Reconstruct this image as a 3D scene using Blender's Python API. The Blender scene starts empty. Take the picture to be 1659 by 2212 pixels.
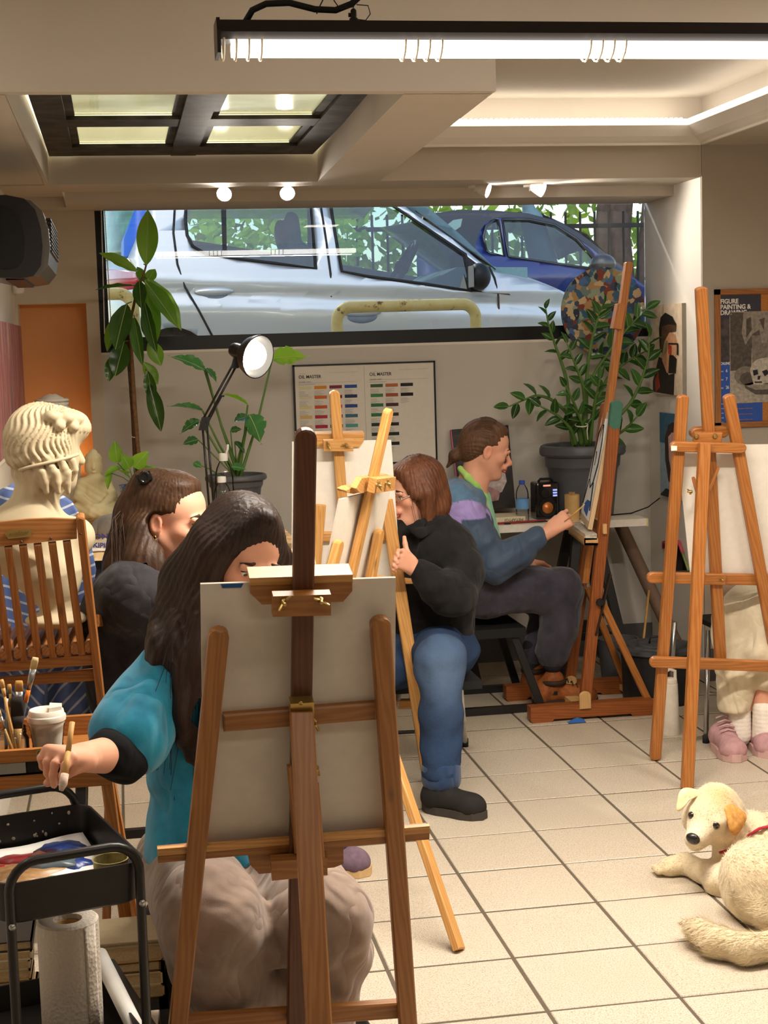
# A painting class in a semi-basement studio, built object by object.
import bpy, bmesh, math, random
import numpy as np
from mathutils import Vector, Matrix, Euler
random.seed(7)
rng = np.random.default_rng(11)
SC = bpy.context.scene
COL = SC.collection
PI = math.pi

# ------------------------------------------------------------------ camera
IW, IH, FPX = 1659.0, 2212.0, 3330.0
YAW, PITCH, ROLL = math.radians(-9.62), math.radians(6.24), math.radians(-1.68)
CAM = np.array([0.0, 0.0, 1.59])
def _cam_axes():
    cy, sy, cp, sp = math.cos(YAW), math.sin(YAW), math.cos(PITCH), math.sin(PITCH)
    f = np.array([-sy*cp, cy*cp, -sp]); r = np.array([cy, sy, 0.0]); u = np.cross(r, f)
    cr, sr = math.cos(ROLL), math.sin(ROLL)
    return cr*r+sr*u, -sr*r+cr*u, f
AXR, AXU, AXF = _cam_axes()
cd = bpy.data.cameras.new('camera'); cam = bpy.data.objects.new('camera', cd); COL.objects.link(cam)
cd.sensor_fit = 'HORIZONTAL'; cd.sensor_width = 36.0; cd.lens = FPX/IW*36.0
cd.clip_start = 0.05; cd.clip_end = 200
mw = Matrix.Identity(4)
for i in range(3):
    mw[i][0] = AXR[i]; mw[i][1] = AXU[i]; mw[i][2] = -AXF[i]; mw[i][3] = CAM[i]
cam.matrix_world = mw
SC.camera = cam

# ------------------------------------------------------------------ world, sun, exposure
world = bpy.data.worlds.new('sky_world'); SC.world = world; world.use_nodes = True
_n = world.node_tree.nodes; _l = world.node_tree.links; _n.clear()
_sky = _n.new('ShaderNodeTexSky'); _sky.sky_type = 'NISHITA'; _sky.sun_disc = False
_sky.sun_elevation = math.radians(42); _sky.sun_rotation = math.radians(200); _sky.air_density = 1.2
_bg = _n.new('ShaderNodeBackground'); _bg.inputs[1].default_value = 0.33
_wo = _n.new('ShaderNodeOutputWorld')
_l.new(_sky.outputs[0], _bg.inputs[0]); _l.new(_bg.outputs[0], _wo.inputs[0])
sd = bpy.data.lights.new('sun', 'SUN'); sd.energy = 2.2; sd.angle = math.radians(2.0); sd.color = (1.0, 0.96, 0.88)
sun = bpy.data.objects.new('sun', sd); COL.objects.link(sun)
sun.rotation_euler = (math.radians(50), 0, math.radians(200))
SC.view_settings.view_transform = 'Standard'; SC.view_settings.look = 'None'
SC.view_settings.exposure = 0.0; SC.view_settings.gamma = 1.0
SC.view_settings.use_curve_mapping = False
SC.cycles.use_denoising = True
SC.cycles.max_bounces = 7; SC.cycles.diffuse_bounces = 4; SC.cycles.glossy_bounces = 3
SC.cycles.transmission_bounces = 6; SC.cycles.transparent_max_bounces = 12
SC.cycles.caustics_reflective = False; SC.cycles.caustics_refractive = False
SC.cycles.sample_clamp_indirect = 4.0
WARM = (1.0, 0.90, 0.78)

def area(name, loc, size, size_y, energy, color=WARM, rot=(0, 0, 0)):
    d = bpy.data.lights.new(name, 'AREA'); d.shape = 'RECTANGLE'; d.size = size; d.size_y = size_y
    d.energy = energy; d.color = color
    o = bpy.data.objects.new(name, d); COL.objects.link(o); o.location = loc; o.rotation_euler = rot
    return o
# room fill lights added out of view, behind and beside the camera
area('room_fill_light', (1.0, 1.3, 2.62), 1.9, 0.25, 13)
area('room_fill_light', (2.6, 3.3, 2.62), 0.25, 1.6, 40)
area('room_fill_light', (-0.9, 3.2, 2.62), 0.25, 1.6, 11)

# warm unseen light added in the niche for its orange glow
area('niche_light', (-.29, 7.36, 1.0), .2, .05, .7, (1.0, .55, .22), (PI, 0, 0))
# unseen light added at the near side of the right recess, brightening its ceiling
area('recess_fill_light', (1.85, 4.62, 2.50), 1.3, .1, 11, (1, .92, .80), (PI, 0, 0))
# ------------------------------------------------------------------ pixel -> world point on a plane (measuring aid)
def ray(px, py):
    return AXR*((px-IW/2)/FPX) + AXU*(-(py-IH/2)/FPX) + AXF
def P(px, py, y):
    d = ray(px, py); return CAM + d*((y-CAM[1])/d[1])
def PZ(px, py, z):
    d = ray(px, py); return CAM + d*((z-CAM[2])/d[2])
def PX(px, py, x):
    d = ray(px, py); return CAM + d*((x-CAM[0])/d[0])
def V(*a):
    return np.array(a, float)
def nrm(v):
    v = np.asarray(v, float); return v/(np.linalg.norm(v)+1e-12)

# ------------------------------------------------------------------ materials
MATS = {}
def srgb(h):
    if isinstance(h, str):
        h = h.lstrip('#'); c = [int(h[i:i+2], 16)/255 for i in (0, 2, 4)]
    else: c = list(h)
    return tuple((x/12.92 if x <= .04045 else ((x+.055)/1.055)**2.4) for x in c)
class MB:
    """small node-building helper around one principled material"""
    def __init__(s, name, rough=.6, spec=.4, metal=0.0, coat=0.0, trans=0.0, ior=1.45, sheen=0.0, sss=0.0):
        s.m = bpy.data.materials.new(name); s.m.use_nodes = True
        s.nt = s.m.node_tree; s.N = s.nt.nodes; s.L = s.nt.links
        s.b = s.N['Principled BSDF']
        s.b.inputs['Roughness'].default_value = rough
        s.b.inputs['Specular IOR Level'].default_value = spec
        s.b.inputs['Metallic'].default_value = metal
        s.b.inputs['Coat Weight'].default_value = coat
        s.b.inputs['Transmission Weight'].default_value = trans
        s.b.inputs['IOR'].default_value = ior
        s.b.inputs['Sheen Weight'].default_value = sheen
        if sss:
            s.b.inputs['Subsurface Weight'].default_value = sss
            s.b.inputs['Subsurface Radius'].default_value = (.012, .005, .003)
            s.b.inputs['Subsurface Scale'].default_value = 1.0
    def coord(s, kind='Object', scale=(1, 1, 1), rot=(0, 0, 0), loc=(0, 0, 0), attr=None):
        mp = s.N.new('ShaderNodeMapping')
        mp.inputs['Scale'].default_value = scale; mp.inputs['Rotation'].default_value = rot; mp.inputs['Location'].default_value = loc
        if attr:
            a = s.N.new('ShaderNodeAttribute'); a.attribute_name = attr; s.L.new(a.outputs['Vector'], mp.inputs[0])
        elif kind == 'World':
            g = s.N.new('ShaderNodeNewGeometry'); s.L.new(g.outputs['Position'], mp.inputs[0])
        else:
            t = s.N.new('ShaderNodeTexCoord'); s.L.new(t.outputs[kind], mp.inputs[0])
        return mp.outputs[0]
    def noise(s, vec, scale=5, detail=3, rough=.55, dist=0.0):
        n = s.N.new('ShaderNodeTexNoise'); n.inputs['Scale'].default_value = scale; n.inputs['Detail'].default_value = detail
        n.inputs['Roughness'].default_value = rough; n.inputs['Distortion'].default_value = dist
        s.L.new(vec, n.inputs['Vector']); return n.outputs['Fac']
    def voro(s, vec, scale=5, feature='F1', out='Distance'):
        n = s.N.new('ShaderNodeTexVoronoi'); n.feature = feature; n.inputs['Scale'].default_value = scale
        s.L.new(vec, n.inputs['Vector']); return n.outputs[out]
    def wave(s, vec, scale=5, dist=2, detail=2, direction='X', profile='SIN', typ='BANDS'):
        n = s.N.new('ShaderNodeTexWave'); n.wave_type = typ; n.bands_direction = direction; n.wave_profile = profile
        n.inputs['Scale'].default_value = scale; n.inputs['Distortion'].default_value = dist; n.inputs['Detail'].default_value = detail
        s.L.new(vec, n.inputs['Vector']); return n.outputs['Fac']
    def ramp(s, fac, stops, interp='LINEAR'):
        r = s.N.new('ShaderNodeValToRGB'); r.color_ramp.interpolation = interp
        e = r.color_ramp.elements
        while len(e) < len(stops): e.new(.5)
        for q, (p, c) in zip(e, stops):
            q.position = p; q.color = (*c[:3], 1)
        s.L.new(fac, r.inputs[0]); return r.outputs[0]
    def mix(s, fac, a, b, mode='MIX'):
        x = s.N.new('ShaderNodeMix'); x.data_type = 'RGBA'; x.blend_type = mode
        for i, v in ((0, fac), (6, a), (7, b)):
            if hasattr(v, 'is_linked') or hasattr(v, 'links'): s.L.new(v, x.inputs[i])
            elif i == 0: x.inputs[0].default_value = v
            else: x.inputs[i].default_value = (*v[:3], 1)
        return x.outputs[2]
    def math(s, op, a, b=0.0, clamp=False):
        x = s.N.new('ShaderNodeMath'); x.operation = op; x.use_clamp = clamp
        for i, v in ((0, a), (1, b)):
            if hasattr(v, 'links'): s.L.new(v, x.inputs[i])
            else: x.inputs[i].default_value = v
        return x.outputs[0]
    def col(s, c):
        if hasattr(c, 'links'): s.L.new(c, s.b.inputs['Base Color'])
        else: s.b.inputs['Base Color'].default_value = (*c[:3], 1)
        return s
    def bump(s, h, strength=.2, dist=.01):
        b = s.N.new('ShaderNodeBump'); b.inputs['Strength'].default_value = strength; b.inputs['Distance'].default_value = dist
        s.L.new(h, b.inputs['Height']); s.L.new(b.outputs[0], s.b.inputs['Normal']); return s
    def rough(s, f):
        s.L.new(f, s.b.inputs['Roughness']); return s
    def emit(s, c, k):
        s.b.inputs['Emission Color'].default_value = (*c[:3], 1); s.b.inputs['Emission Strength'].default_value = k; return s
    def alpha(s, a):
        if hasattr(a, 'links'): s.L.new(a, s.b.inputs['Alpha'])
        else: s.b.inputs['Alpha'].default_value = a
        return s
def reg(key, mb):
    MATS[key] = mb.m; return mb.m
def flat(key, c, rough=.55, spec=.35, metal=0.0, coat=0.0, var=.06, sc=40):
    """paint or plastic with a little tonal variation"""
    if key in MATS: return MATS[key]
    c = srgb(c) if isinstance(c, str) else c
    m = MB(key, rough, spec, metal, coat)
    n = m.noise(m.coord('World'), sc, 2)
    m.col(m.ramp(n, [(.3, tuple(max(0, x*(1-var)) for x in c)), (.7, tuple(x*(1+var) for x in c))]))
    return reg(key, m)
def wood(key, c1, c2, c3=None, rough=.42, coat=.15, gs=1.0):
    c1, c2 = srgb(c1), srgb(c2); c3 = srgb(c3) if c3 else c1
    m = MB(key, rough, .4, 0, coat); m.b.inputs['Coat Roughness'].default_value = .35
    v = m.coord(attr='grain', scale=(1, 1, .06))
    d = m.noise(v, 9*gs, 3, .5, .4)
    vv = m.coord(attr='grain', scale=(1, 1, .035))
    f = m.noise(vv, 160*gs, 3, .6)
    w = m.wave(v, 55*gs, 9, 3, 'DIAGONAL')
    a = m.ramp(m.math('ADD', m.math('MULTIPLY', w, .55), m.math('MULTIPLY', d, .45)), [(.2, c1), (.8, c2)])
    a = m.mix(m.math('MULTIPLY', f, .55), a, c3)
    big = m.noise(m.coord('World'), 3.0, 2)
    a = m.mix(m.math('MULTIPLY', big, .25), a, tuple(x*.7 for x in c1))
    k = m.voro(m.coord(attr='grain', scale=(1, 1, .35)), 11)
    a = m.mix(m.ramp(k, [(.03, (.8, .8, .8)), (.10, (0, 0, 0))]), a, tuple(x*.35 for x in c1))
    m.col(a); m.bump(f, .12, .002)
    return reg(key, m)
def cloth(key, c, c2=None, rough=.85, sheen=.25, scale=900, fold=.25, blotch=.18):
    c = srgb(c); c2 = srgb(c2) if c2 else tuple(x*.72 for x in c)
    m = MB(key, rough, .2, 0, 0, sheen=sheen)
    v = m.coord('World')
    n = m.noise(v, 14, 4, .6); f = m.noise(v, scale, 2)
    a = m.ramp(n, [(.3, c2), (.75, c)])
    a = m.mix(m.math('MULTIPLY', f, blotch), a, tuple(min(1, x*1.5+.01) for x in c))
    m.col(a)
    r = m.math('ABSOLUTE', m.math('SUBTRACT', m.noise(m.coord('World', (1, 1, .6)), 10, 2, .45, .5), .5))
    r = m.math('MULTIPLY', r, 2.2, True)
    h = m.math('ADD', m.math('MULTIPLY', r, fold*2.2), m.math('MULTIPLY', f, .03))
    m.bump(h, .75, .03)
    return reg(key, m)
# ------------------------------------------------------------------ geometry builder
class G:
    def __init__(s):
        s.v = []; s.f = []; s.g = []; s.n = 0
    def add(s, verts, faces, grain=None):
        verts = np.asarray(verts, float).reshape(-1, 3)
        if grain is None: grain = verts
        s.v.append(verts); s.g.append(np.asarray(grain, float))
        n = s.n
        s.f.extend([tuple(i+n for i in f) for f in faces]); s.n += len(verts)
        return s
    def box(s, lo, hi):
        lo = np.minimum(lo, hi); hi2 = np.maximum(lo, hi)
        x0, y0, z0 = lo; x1, y1, z1 = hi2
        v = [(x0,y0,z0),(x1,y0,z0),(x1,y1,z0),(x0,y1,z0),(x0,y0,z1),(x1,y0,z1),(x1,y1,z1),(x0,y1,z1)]
        ext = np.array(hi2)-np.array(lo); ax = int(np.argmax(ext))
        g = np.array(v, float); order = [i for i in range(3) if i != ax]+[ax]
        return s.add(v, [(3,2,1,0),(4,5,6,7),(0,1,5,4),(1,2,6,5),(2,3,7,6),(3,0,4,7)], g[:, order]+rng.uniform(0, 5, 3))
    def obox(s, c, ex, ey, ez, hx, hy, hz):
        """box with its own axes, half sizes; grain runs along ez"""
        c = np.asarray(c, float); ex, ey, ez = nrm(ex), nrm(ey), nrm(ez); v = []; g = []
        off = rng.uniform(0, 5, 3)
        for sz in (-1, 1):
            for sx, sy in ((-1,-1),(1,-1),(1,1),(-1,1)):
                v.append(c+ex*hx*sx+ey*hy*sy+ez*hz*sz); g.append(off+np.array([hx*sx, hy*sy, hz*sz]))
        F = [(3,2,1,0),(4,5,6,7),(0,1,5,4),(1,2,6,5),(2,3,7,6),(3,0,4,7)]
        if np.dot(np.cross(ex, ey), ez) < 0: F = [f[::-1] for f in F]
        return s.add(v, F, g)
    def bar(s, a, b, w, t, side=(1, 0, 0), r0=0.0, r1=0.0, ch=.003):
        """timber bar from a to b, width w along side, thickness t; rounded ends r0/r1 (half discs), chamfered edges"""
        a, b = np.asarray(a, float), np.asarray(b, float); ez = nrm(b-a); L = np.linalg.norm(b-a)
        ex = np.asarray(side, float); ex = nrm(ex-ez*np.dot(ex, ez)); ey = np.cross(ez, ex)
        pts = []
        def end(z, r, d):
            o = []
            if r > 0:
                for k in range(9):
                    th = PI*k/8
                    o.append((math.cos(th)*w/2, z+d*math.sin(th)*r))
            else: o = [(w/2, z), (-w/2, z)]
            return o
        out = end(L-(r1 if r1 > 0 else 0), r1, 1) + end(r0 if r0 > 0 else 0, r0, -1)[::-1]
        n = len(out); v = []; g = []; off = rng.uniform(0, 5, 3)
        cx = sum(p[0] for p in out)/n; cz = sum(p[1] for p in out)/n
        ch = min(ch, t*.3)
        for k, (yy, ins) in enumerate(((-t/2, ch), (-t/2+ch, 0), (t/2-ch, 0), (t/2, ch))):
            for (px, pz) in out:
                qx = px - math.copysign(min(ins, abs(px)), px)
                qz = pz - math.copysign(ins, pz-L/2)
                v.append(a+ex*qx+ey*yy+ez*qz); g.append(off+np.array([qx, yy, qz]))
        F = []
        for k in range(3):
            for i in range(n):
                j = (i+1) % n
                F.append((k*n+i, (k+1)*n+i, (k+1)*n+j, k*n+j))
        F.append(tuple(range(n))); F.append(tuple(range(4*n-1, 3*n-1, -1)))
        return s.add(v, F, g)
    def tube(s, pts, r, seg=10, caps=True, flat=1.0, up=None):
        pts = [np.asarray(p, float) for p in pts]; n = len(pts)
        r = [r]*n if np.isscalar(r) else list(r)
        T = []
        for i in range(n):
            T.append(nrm(pts[min(i+1, n-1)]-pts[max(i-1, 0)]))
        u = np.array(up, float) if up is not None else (np.array([0, 0, 1.]) if abs(T[0][2]) < .9 else np.array([1., 0, 0]))
        v = []; g = []; dist = 0
        off = rng.uniform(0, 5, 3)
        for i in range(n):
            t = T[i]; u = nrm(u-t*np.dot(u, t)); w = np.cross(t, u)
            if i: dist += np.linalg.norm(pts[i]-pts[i-1])
            for k in range(seg):
                a = 2*PI*k/seg
                v.append(pts[i]+(u*math.cos(a)*flat+w*math.sin(a))*r[i]); g.append(off+np.array([math.cos(a)*r[i], math.sin(a)*r[i], dist]))
        F = []
        for i in range(n-1):
            for k in range(seg):
                j = (k+1) % seg
                F.append((i*seg+k, i*seg+j, (i+1)*seg+j, (i+1)*seg+k))
        if caps:
            F.append(tuple(range(seg))[::-1]); F.append(tuple((n-1)*seg+k for k in range(seg)))
        return s.add(v, F, g)
    def lathe(s, c, prof, seg=24, axis=(0, 0, 1), cap0=False, cap1=False, sx=1.0, sy=1.0):
        c = np.asarray(c, float); ez = nrm(axis)
        ex = nrm(np.cross((0, 1, 0) if abs(ez[1]) < .9 else (1, 0, 0), ez)); ey = np.cross(ez, ex)
        v = []
        for (r, z) in prof:
            for k in range(seg):
                a = 2*PI*k/seg
                v.append(c+ex*math.cos(a)*r*sx+ey*math.sin(a)*r*sy+ez*z)
        F = []
        for i in range(len(prof)-1):
            for k in range(seg):
                j = (k+1) % seg
                F.append((i*seg+k, i*seg+j, (i+1)*seg+j, (i+1)*seg+k))
        if cap0: F.append(tuple(range(seg))[::-1])
        if cap1: F.append(tuple((len(prof)-1)*seg+k for k in range(seg)))
        return s.add(v, F)
    def prism(s, poly, ext):
        """polygon (3-D points) extruded by ext"""
        p = np.asarray(poly, float); n = len(p); e = np.asarray(ext, float)
        v = np.concatenate([p, p+e])
        nn = sum(np.cross(p[i]-p[0], p[(i+1) % n]-p[0]) for i in range(1, n-1))
        F = [tuple(range(n))[::-1], tuple(range(n, 2*n))]+[(i, (i+1) % n, n+(i+1) % n, n+i) for i in range(n)]
        if np.dot(nn, e) < 0: F = [f[::-1] for f in F]
        ax = int(np.argmax(np.ptp(v, axis=0))); return s.add(v, F, v[:, [i for i in range(3) if i != ax]+[ax]]+rng.uniform(0, 5, 3))
    def ell(s, c, r, seg=16, rings=10, R=None):
        v = []; r = np.ones(3)*r if np.isscalar(r) else np.asarray(r, float)
        R = np.eye(3) if R is None else R
        v.append([0, 0, 1])
        for i in range(1, rings):
            th = PI*i/rings
            for k in range(seg):
                a = 2*PI*k/seg; v.append([math.sin(th)*math.cos(a), math.sin(th)*math.sin(a), math.cos(th)])
        v.append([0, 0, -1]); v = (np.array(v)*r)@R.T+np.asarray(c, float)
        F = [(0, 1+k, 1+(k+1) % seg) for k in range(seg)]
        for i in range(rings-2):
            for k in range(seg):
                j = (k+1) % seg; a = 1+i*seg
                F.append((a+k, a+seg+k, a+seg+j, a+j))
        last = len(v)-1; a = 1+(rings-2)*seg
        F += [(last, a+(k+1) % seg, a+k) for k in range(seg)]
        return s.add(v, F)
    def grid(s, fn, nu, nv, thick=0.0):
        """surface fn(u,v)->point; optional thickness along the normals"""
        pts = np.array([[fn(i/(nu-1), j/(nv-1)) for j in range(nv)] for i in range(nu)], float)
        F = [(i*nv+j, (i+1)*nv+j, (i+1)*nv+j+1, i*nv+j+1) for i in range(nu-1) for j in range(nv-1)]
        if thick <= 0: return s.add(pts.reshape(-1, 3), F)
        du = np.gradient(pts, axis=0); dv = np.gradient(pts, axis=1)
        nn = np.cross(du, dv); nn /= np.linalg.norm(nn, axis=2, keepdims=True)+1e-12
        q = pts-nn*thick; N = nu*nv
        F2 = list(F)+[tuple(N+i for i in f[::-1]) for f in F]
        edge = [i*nv for i in range(nu)]
        ring = [(i, 0) for i in range(nu)]+[(nu-1, j) for j in range(1, nv)]+[(i, nv-1) for i in range(nu-2, -1, -1)]+[(0, j) for j in range(nv-2, 0, -1)]
        ids = [i*nv+j for i, j in ring]
        for a, b in zip(ids, ids[1:]+ids[:1]): F2.append((b, a, N+a, N+b))
        return s.add(np.concatenate([pts.reshape(-1, 3), q.reshape(-1, 3)]), F2)

ORG = {}           # world origin of every object that may be a parent
def link(o, parent=None, label=None, cat=None, group=None, kind=None):
    COL.objects.link(o)
    if parent is not None: o.parent = parent
    if label: o['label'] = label
    if cat: o['category'] = cat
    if group: o['group'] = group
    if kind: o['kind'] = kind
    return o
def thing(name, loc, label, cat, group=None):
    o = bpy.data.objects.new(name, None); o.empty_display_size = .1
    o.location = tuple(float(x) for x in loc); ORG[o.name] = np.array(loc, float)
    return link(o, None, label, cat, group)
def mesh_obj(name, v, f, m, parent=None, smooth=False, grain=None, colors=None, sharp=None, **kw):
    v = np.asarray(v, float)
    org = ORG[parent.name] if parent is not None else (kw.pop('origin', None))
    kw.pop('origin', None)
    if org is None:
        org = np.array([(v[:, 0].min()+v[:, 0].max())/2, (v[:, 1].min()+v[:, 1].max())/2, v[:, 2].min()])
    me = bpy.data.meshes.new(name)
    lv = v-org
    if isinstance(f, np.ndarray):
        k = f.shape[1]
        me.vertices.add(len(lv)); me.vertices.foreach_set('co', lv.astype(np.float32).ravel())
        me.loops.add(f.size); me.loops.foreach_set('vertex_index', f.astype(np.int32).ravel())
        me.polygons.add(len(f)); me.polygons.foreach_set('loop_start', np.arange(0, f.size, k, dtype=np.int32))
        me.polygons.foreach_set('loop_total', np.full(len(f), k, np.int32)); me.update(calc_edges=True)
    else:
        me.from_pydata([tuple(p) for p in lv], [], f); me.update()
    if grain is not None:
        at = me.attributes.new('grain', 'FLOAT_VECTOR', 'POINT'); at.data.foreach_set('vector', np.asarray(grain, np.float32).ravel())
    if colors is not None:
        at = me.color_attributes.new('col', 'FLOAT_COLOR', 'POINT')
        c4 = np.ones((len(v), 4), np.float32); c4[:, :3] = colors; at.data.foreach_set('color', c4.ravel())
    if smooth:
        me.polygons.foreach_set('use_smooth', [True]*len(me.polygons))
        if sharp: me.set_sharp_from_angle(angle=math.radians(sharp))
    if m is not None: me.materials.append(MATS[m] if isinstance(m, str) else m)
    o = bpy.data.objects.new(name, me)
    if parent is None: o.location = tuple(org)
    ORG[o.name] = org
    link(o, parent, **kw)
    return o
def mk(name, g, m, parent=None, smooth=False, sharp=None, **kw):
    return mesh_obj(name, np.concatenate(g.v), g.f, m, parent, smooth, np.concatenate(g.g), sharp=sharp, **kw)
def struct(name, g, m, parent=None, **kw):
    return mk(name, g, m, parent, kind='structure' if parent is None else None, **kw)
_fonts = {}
def text(s, loc, ex, ez, size, m, parent, name='lettering', align='LEFT', bold=0.0, depth=.0004, xs=1.0, shear=0.0, label=None, ls=1.0):
    """lettering as flat type: ex = reading direction, ez = up direction"""
    c = bpy.data.curves.new(name, 'FONT'); c.body = s; c.size = size; c.align_x = align; c.extrude = depth; c.offset = bold
    c.shear = shear; c.space_line = ls; c.resolution_u = 3
    o0 = bpy.data.objects.new(name, c); COL.objects.link(o0)
    dg = bpy.context.evaluated_depsgraph_get()
    me = bpy.data.meshes.new_from_object(o0.evaluated_get(dg)); COL.objects.unlink(o0); bpy.data.objects.remove(o0)
    ex, ez = nrm(ex), np.asarray(ez, float); ez = nrm(ez-ex*np.dot(ex, ez)); n = np.cross(ex, ez)
    n_v = len(me.vertices); co = np.empty(n_v*3, np.float32); me.vertices.foreach_get('co', co); co = co.reshape(-1, 3)
    w = np.asarray(loc, float)+np.outer(co[:, 0]*xs, ex)+np.outer(co[:, 1], ez)+np.outer(co[:, 2], n)
    org = ORG[parent.name]
    me.vertices.foreach_set('co', (w-org).astype(np.float32).ravel()); me.materials.clear(); me.materials.append(MATS[m]); me.update()
    o = bpy.data.objects.new(name, me); link(o, parent, label=label); ORG[o.name] = org
    return o
def rotm(axis, deg):
    return np.array(Matrix.Rotation(math.radians(deg), 3, Vector(axis)))
def copy_tree(o, parent=None, loc=None):
    c = o.copy(); COL.objects.link(c)
    if parent is not None: c.parent = parent
    if loc is not None: c.location = loc
    for ch in list(o.children): copy_tree(ch, c)
    return c

# ------------------------------------------------------------------ signed-distance sculpting (bodies, busts, cushions, cloth)
class F:
    """list of blended primitives evaluated on points"""
    def __init__(s): s.ops = []
    def cap(s, a, b, ra, rb=None, k=.03, flat=None, fdir=None, neg=False):
        a, b = np.asarray(a, np.float32), np.asarray(b, np.float32); rb = ra if rb is None else rb
        s.ops.append(('cap', a, b, ra, rb, k, flat, None if fdir is None else nrm(fdir).astype(np.float32), neg)); return s
    def chain(s, pts, rs, k=.02, flat=None, fdir=None):
        for i in range(len(pts)-1): s.cap(pts[i], pts[i+1], rs[i], rs[i+1], k, flat, fdir)
        return s
    def ell(s, c, r, k=.02, R=None, neg=False):
        s.ops.append(('ell', np.asarray(c, np.float32), np.asarray(r, np.float32)*np.ones(3, np.float32), k, None if R is None else np.asarray(R, np.float32), neg)); return s
    def box(s, c, h, rad=.005, k=.0, R=None, neg=False):
        s.ops.append(('box', np.asarray(c, np.float32), np.asarray(h, np.float32), rad, k, None if R is None else np.asarray(R, np.float32), neg)); return s
    def disp(s, fn): s.ops.append(('disp', fn)); return s
    def cut(s, p, n, k=.0):
        s.ops.append(('cut', np.asarray(p, np.float32), nrm(n).astype(np.float32), k)); return s
    def __call__(s, p):
        d = np.full(len(p), 1e3, np.float32)
        for o in s.ops:
            t = o[0]
            if t == 'cap':
                _, a, b, ra, rb, k, fl, fd, neg = o
                ba = b-a; pa = p-a
                if fl is not None:
                    pf = pa@fd; pa = pa+np.outer(pf*(1/fl-1), fd).astype(np.float32)
                    ba = ba+fd*(np.dot(ba, fd)*(1/fl-1))
                h = np.clip(pa@ba/(ba@ba+1e-12), 0, 1)
                q = np.linalg.norm(pa-h[:, None]*ba, axis=1)-(ra+(rb-ra)*h)
                if fl is not None: q = q*min(1.0, (fl+1)/2)
            elif t == 'ell':
                _, c, r, k, R, neg = o
                q = p-c
                if R is not None: q = q@R
                k0 = np.linalg.norm(q/r, axis=1); k1 = np.linalg.norm(q/(r*r), axis=1)+1e-9
                q = k0*(k0-1)/k1
            elif t == 'box':
                _, c, h, rad, k, R, neg = o
                q = p-c
                if R is not None: q = q@R
                q = np.abs(q)-h+rad
                q = np.linalg.norm(np.maximum(q, 0), axis=1)+np.minimum(q.max(axis=1), 0)-rad
            elif t == 'disp':
                near = np.abs(d) < .12
                if near.any(): d[near] += o[1](p[near]).astype(np.float32)
                continue
            elif t == 'cut':
                q = -((p-o[1])@o[2]); k = o[3]; neg = None
                q = -q
                d = np.maximum(d, q) if k <= 0 else -smin(-d, -q, k)
                continue
            if neg:
                d = np.maximum(d, -q) if k <= 0 else -smin(-d, q, k)
            else:
                d = np.minimum(d, q) if k <= 0 else smin(d, q, k)
        return d
def smin(a, b, k):
    h = np.maximum(k-np.abs(a-b), 0)/k
    return np.minimum(a, b)-h*h*k*.25
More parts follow.
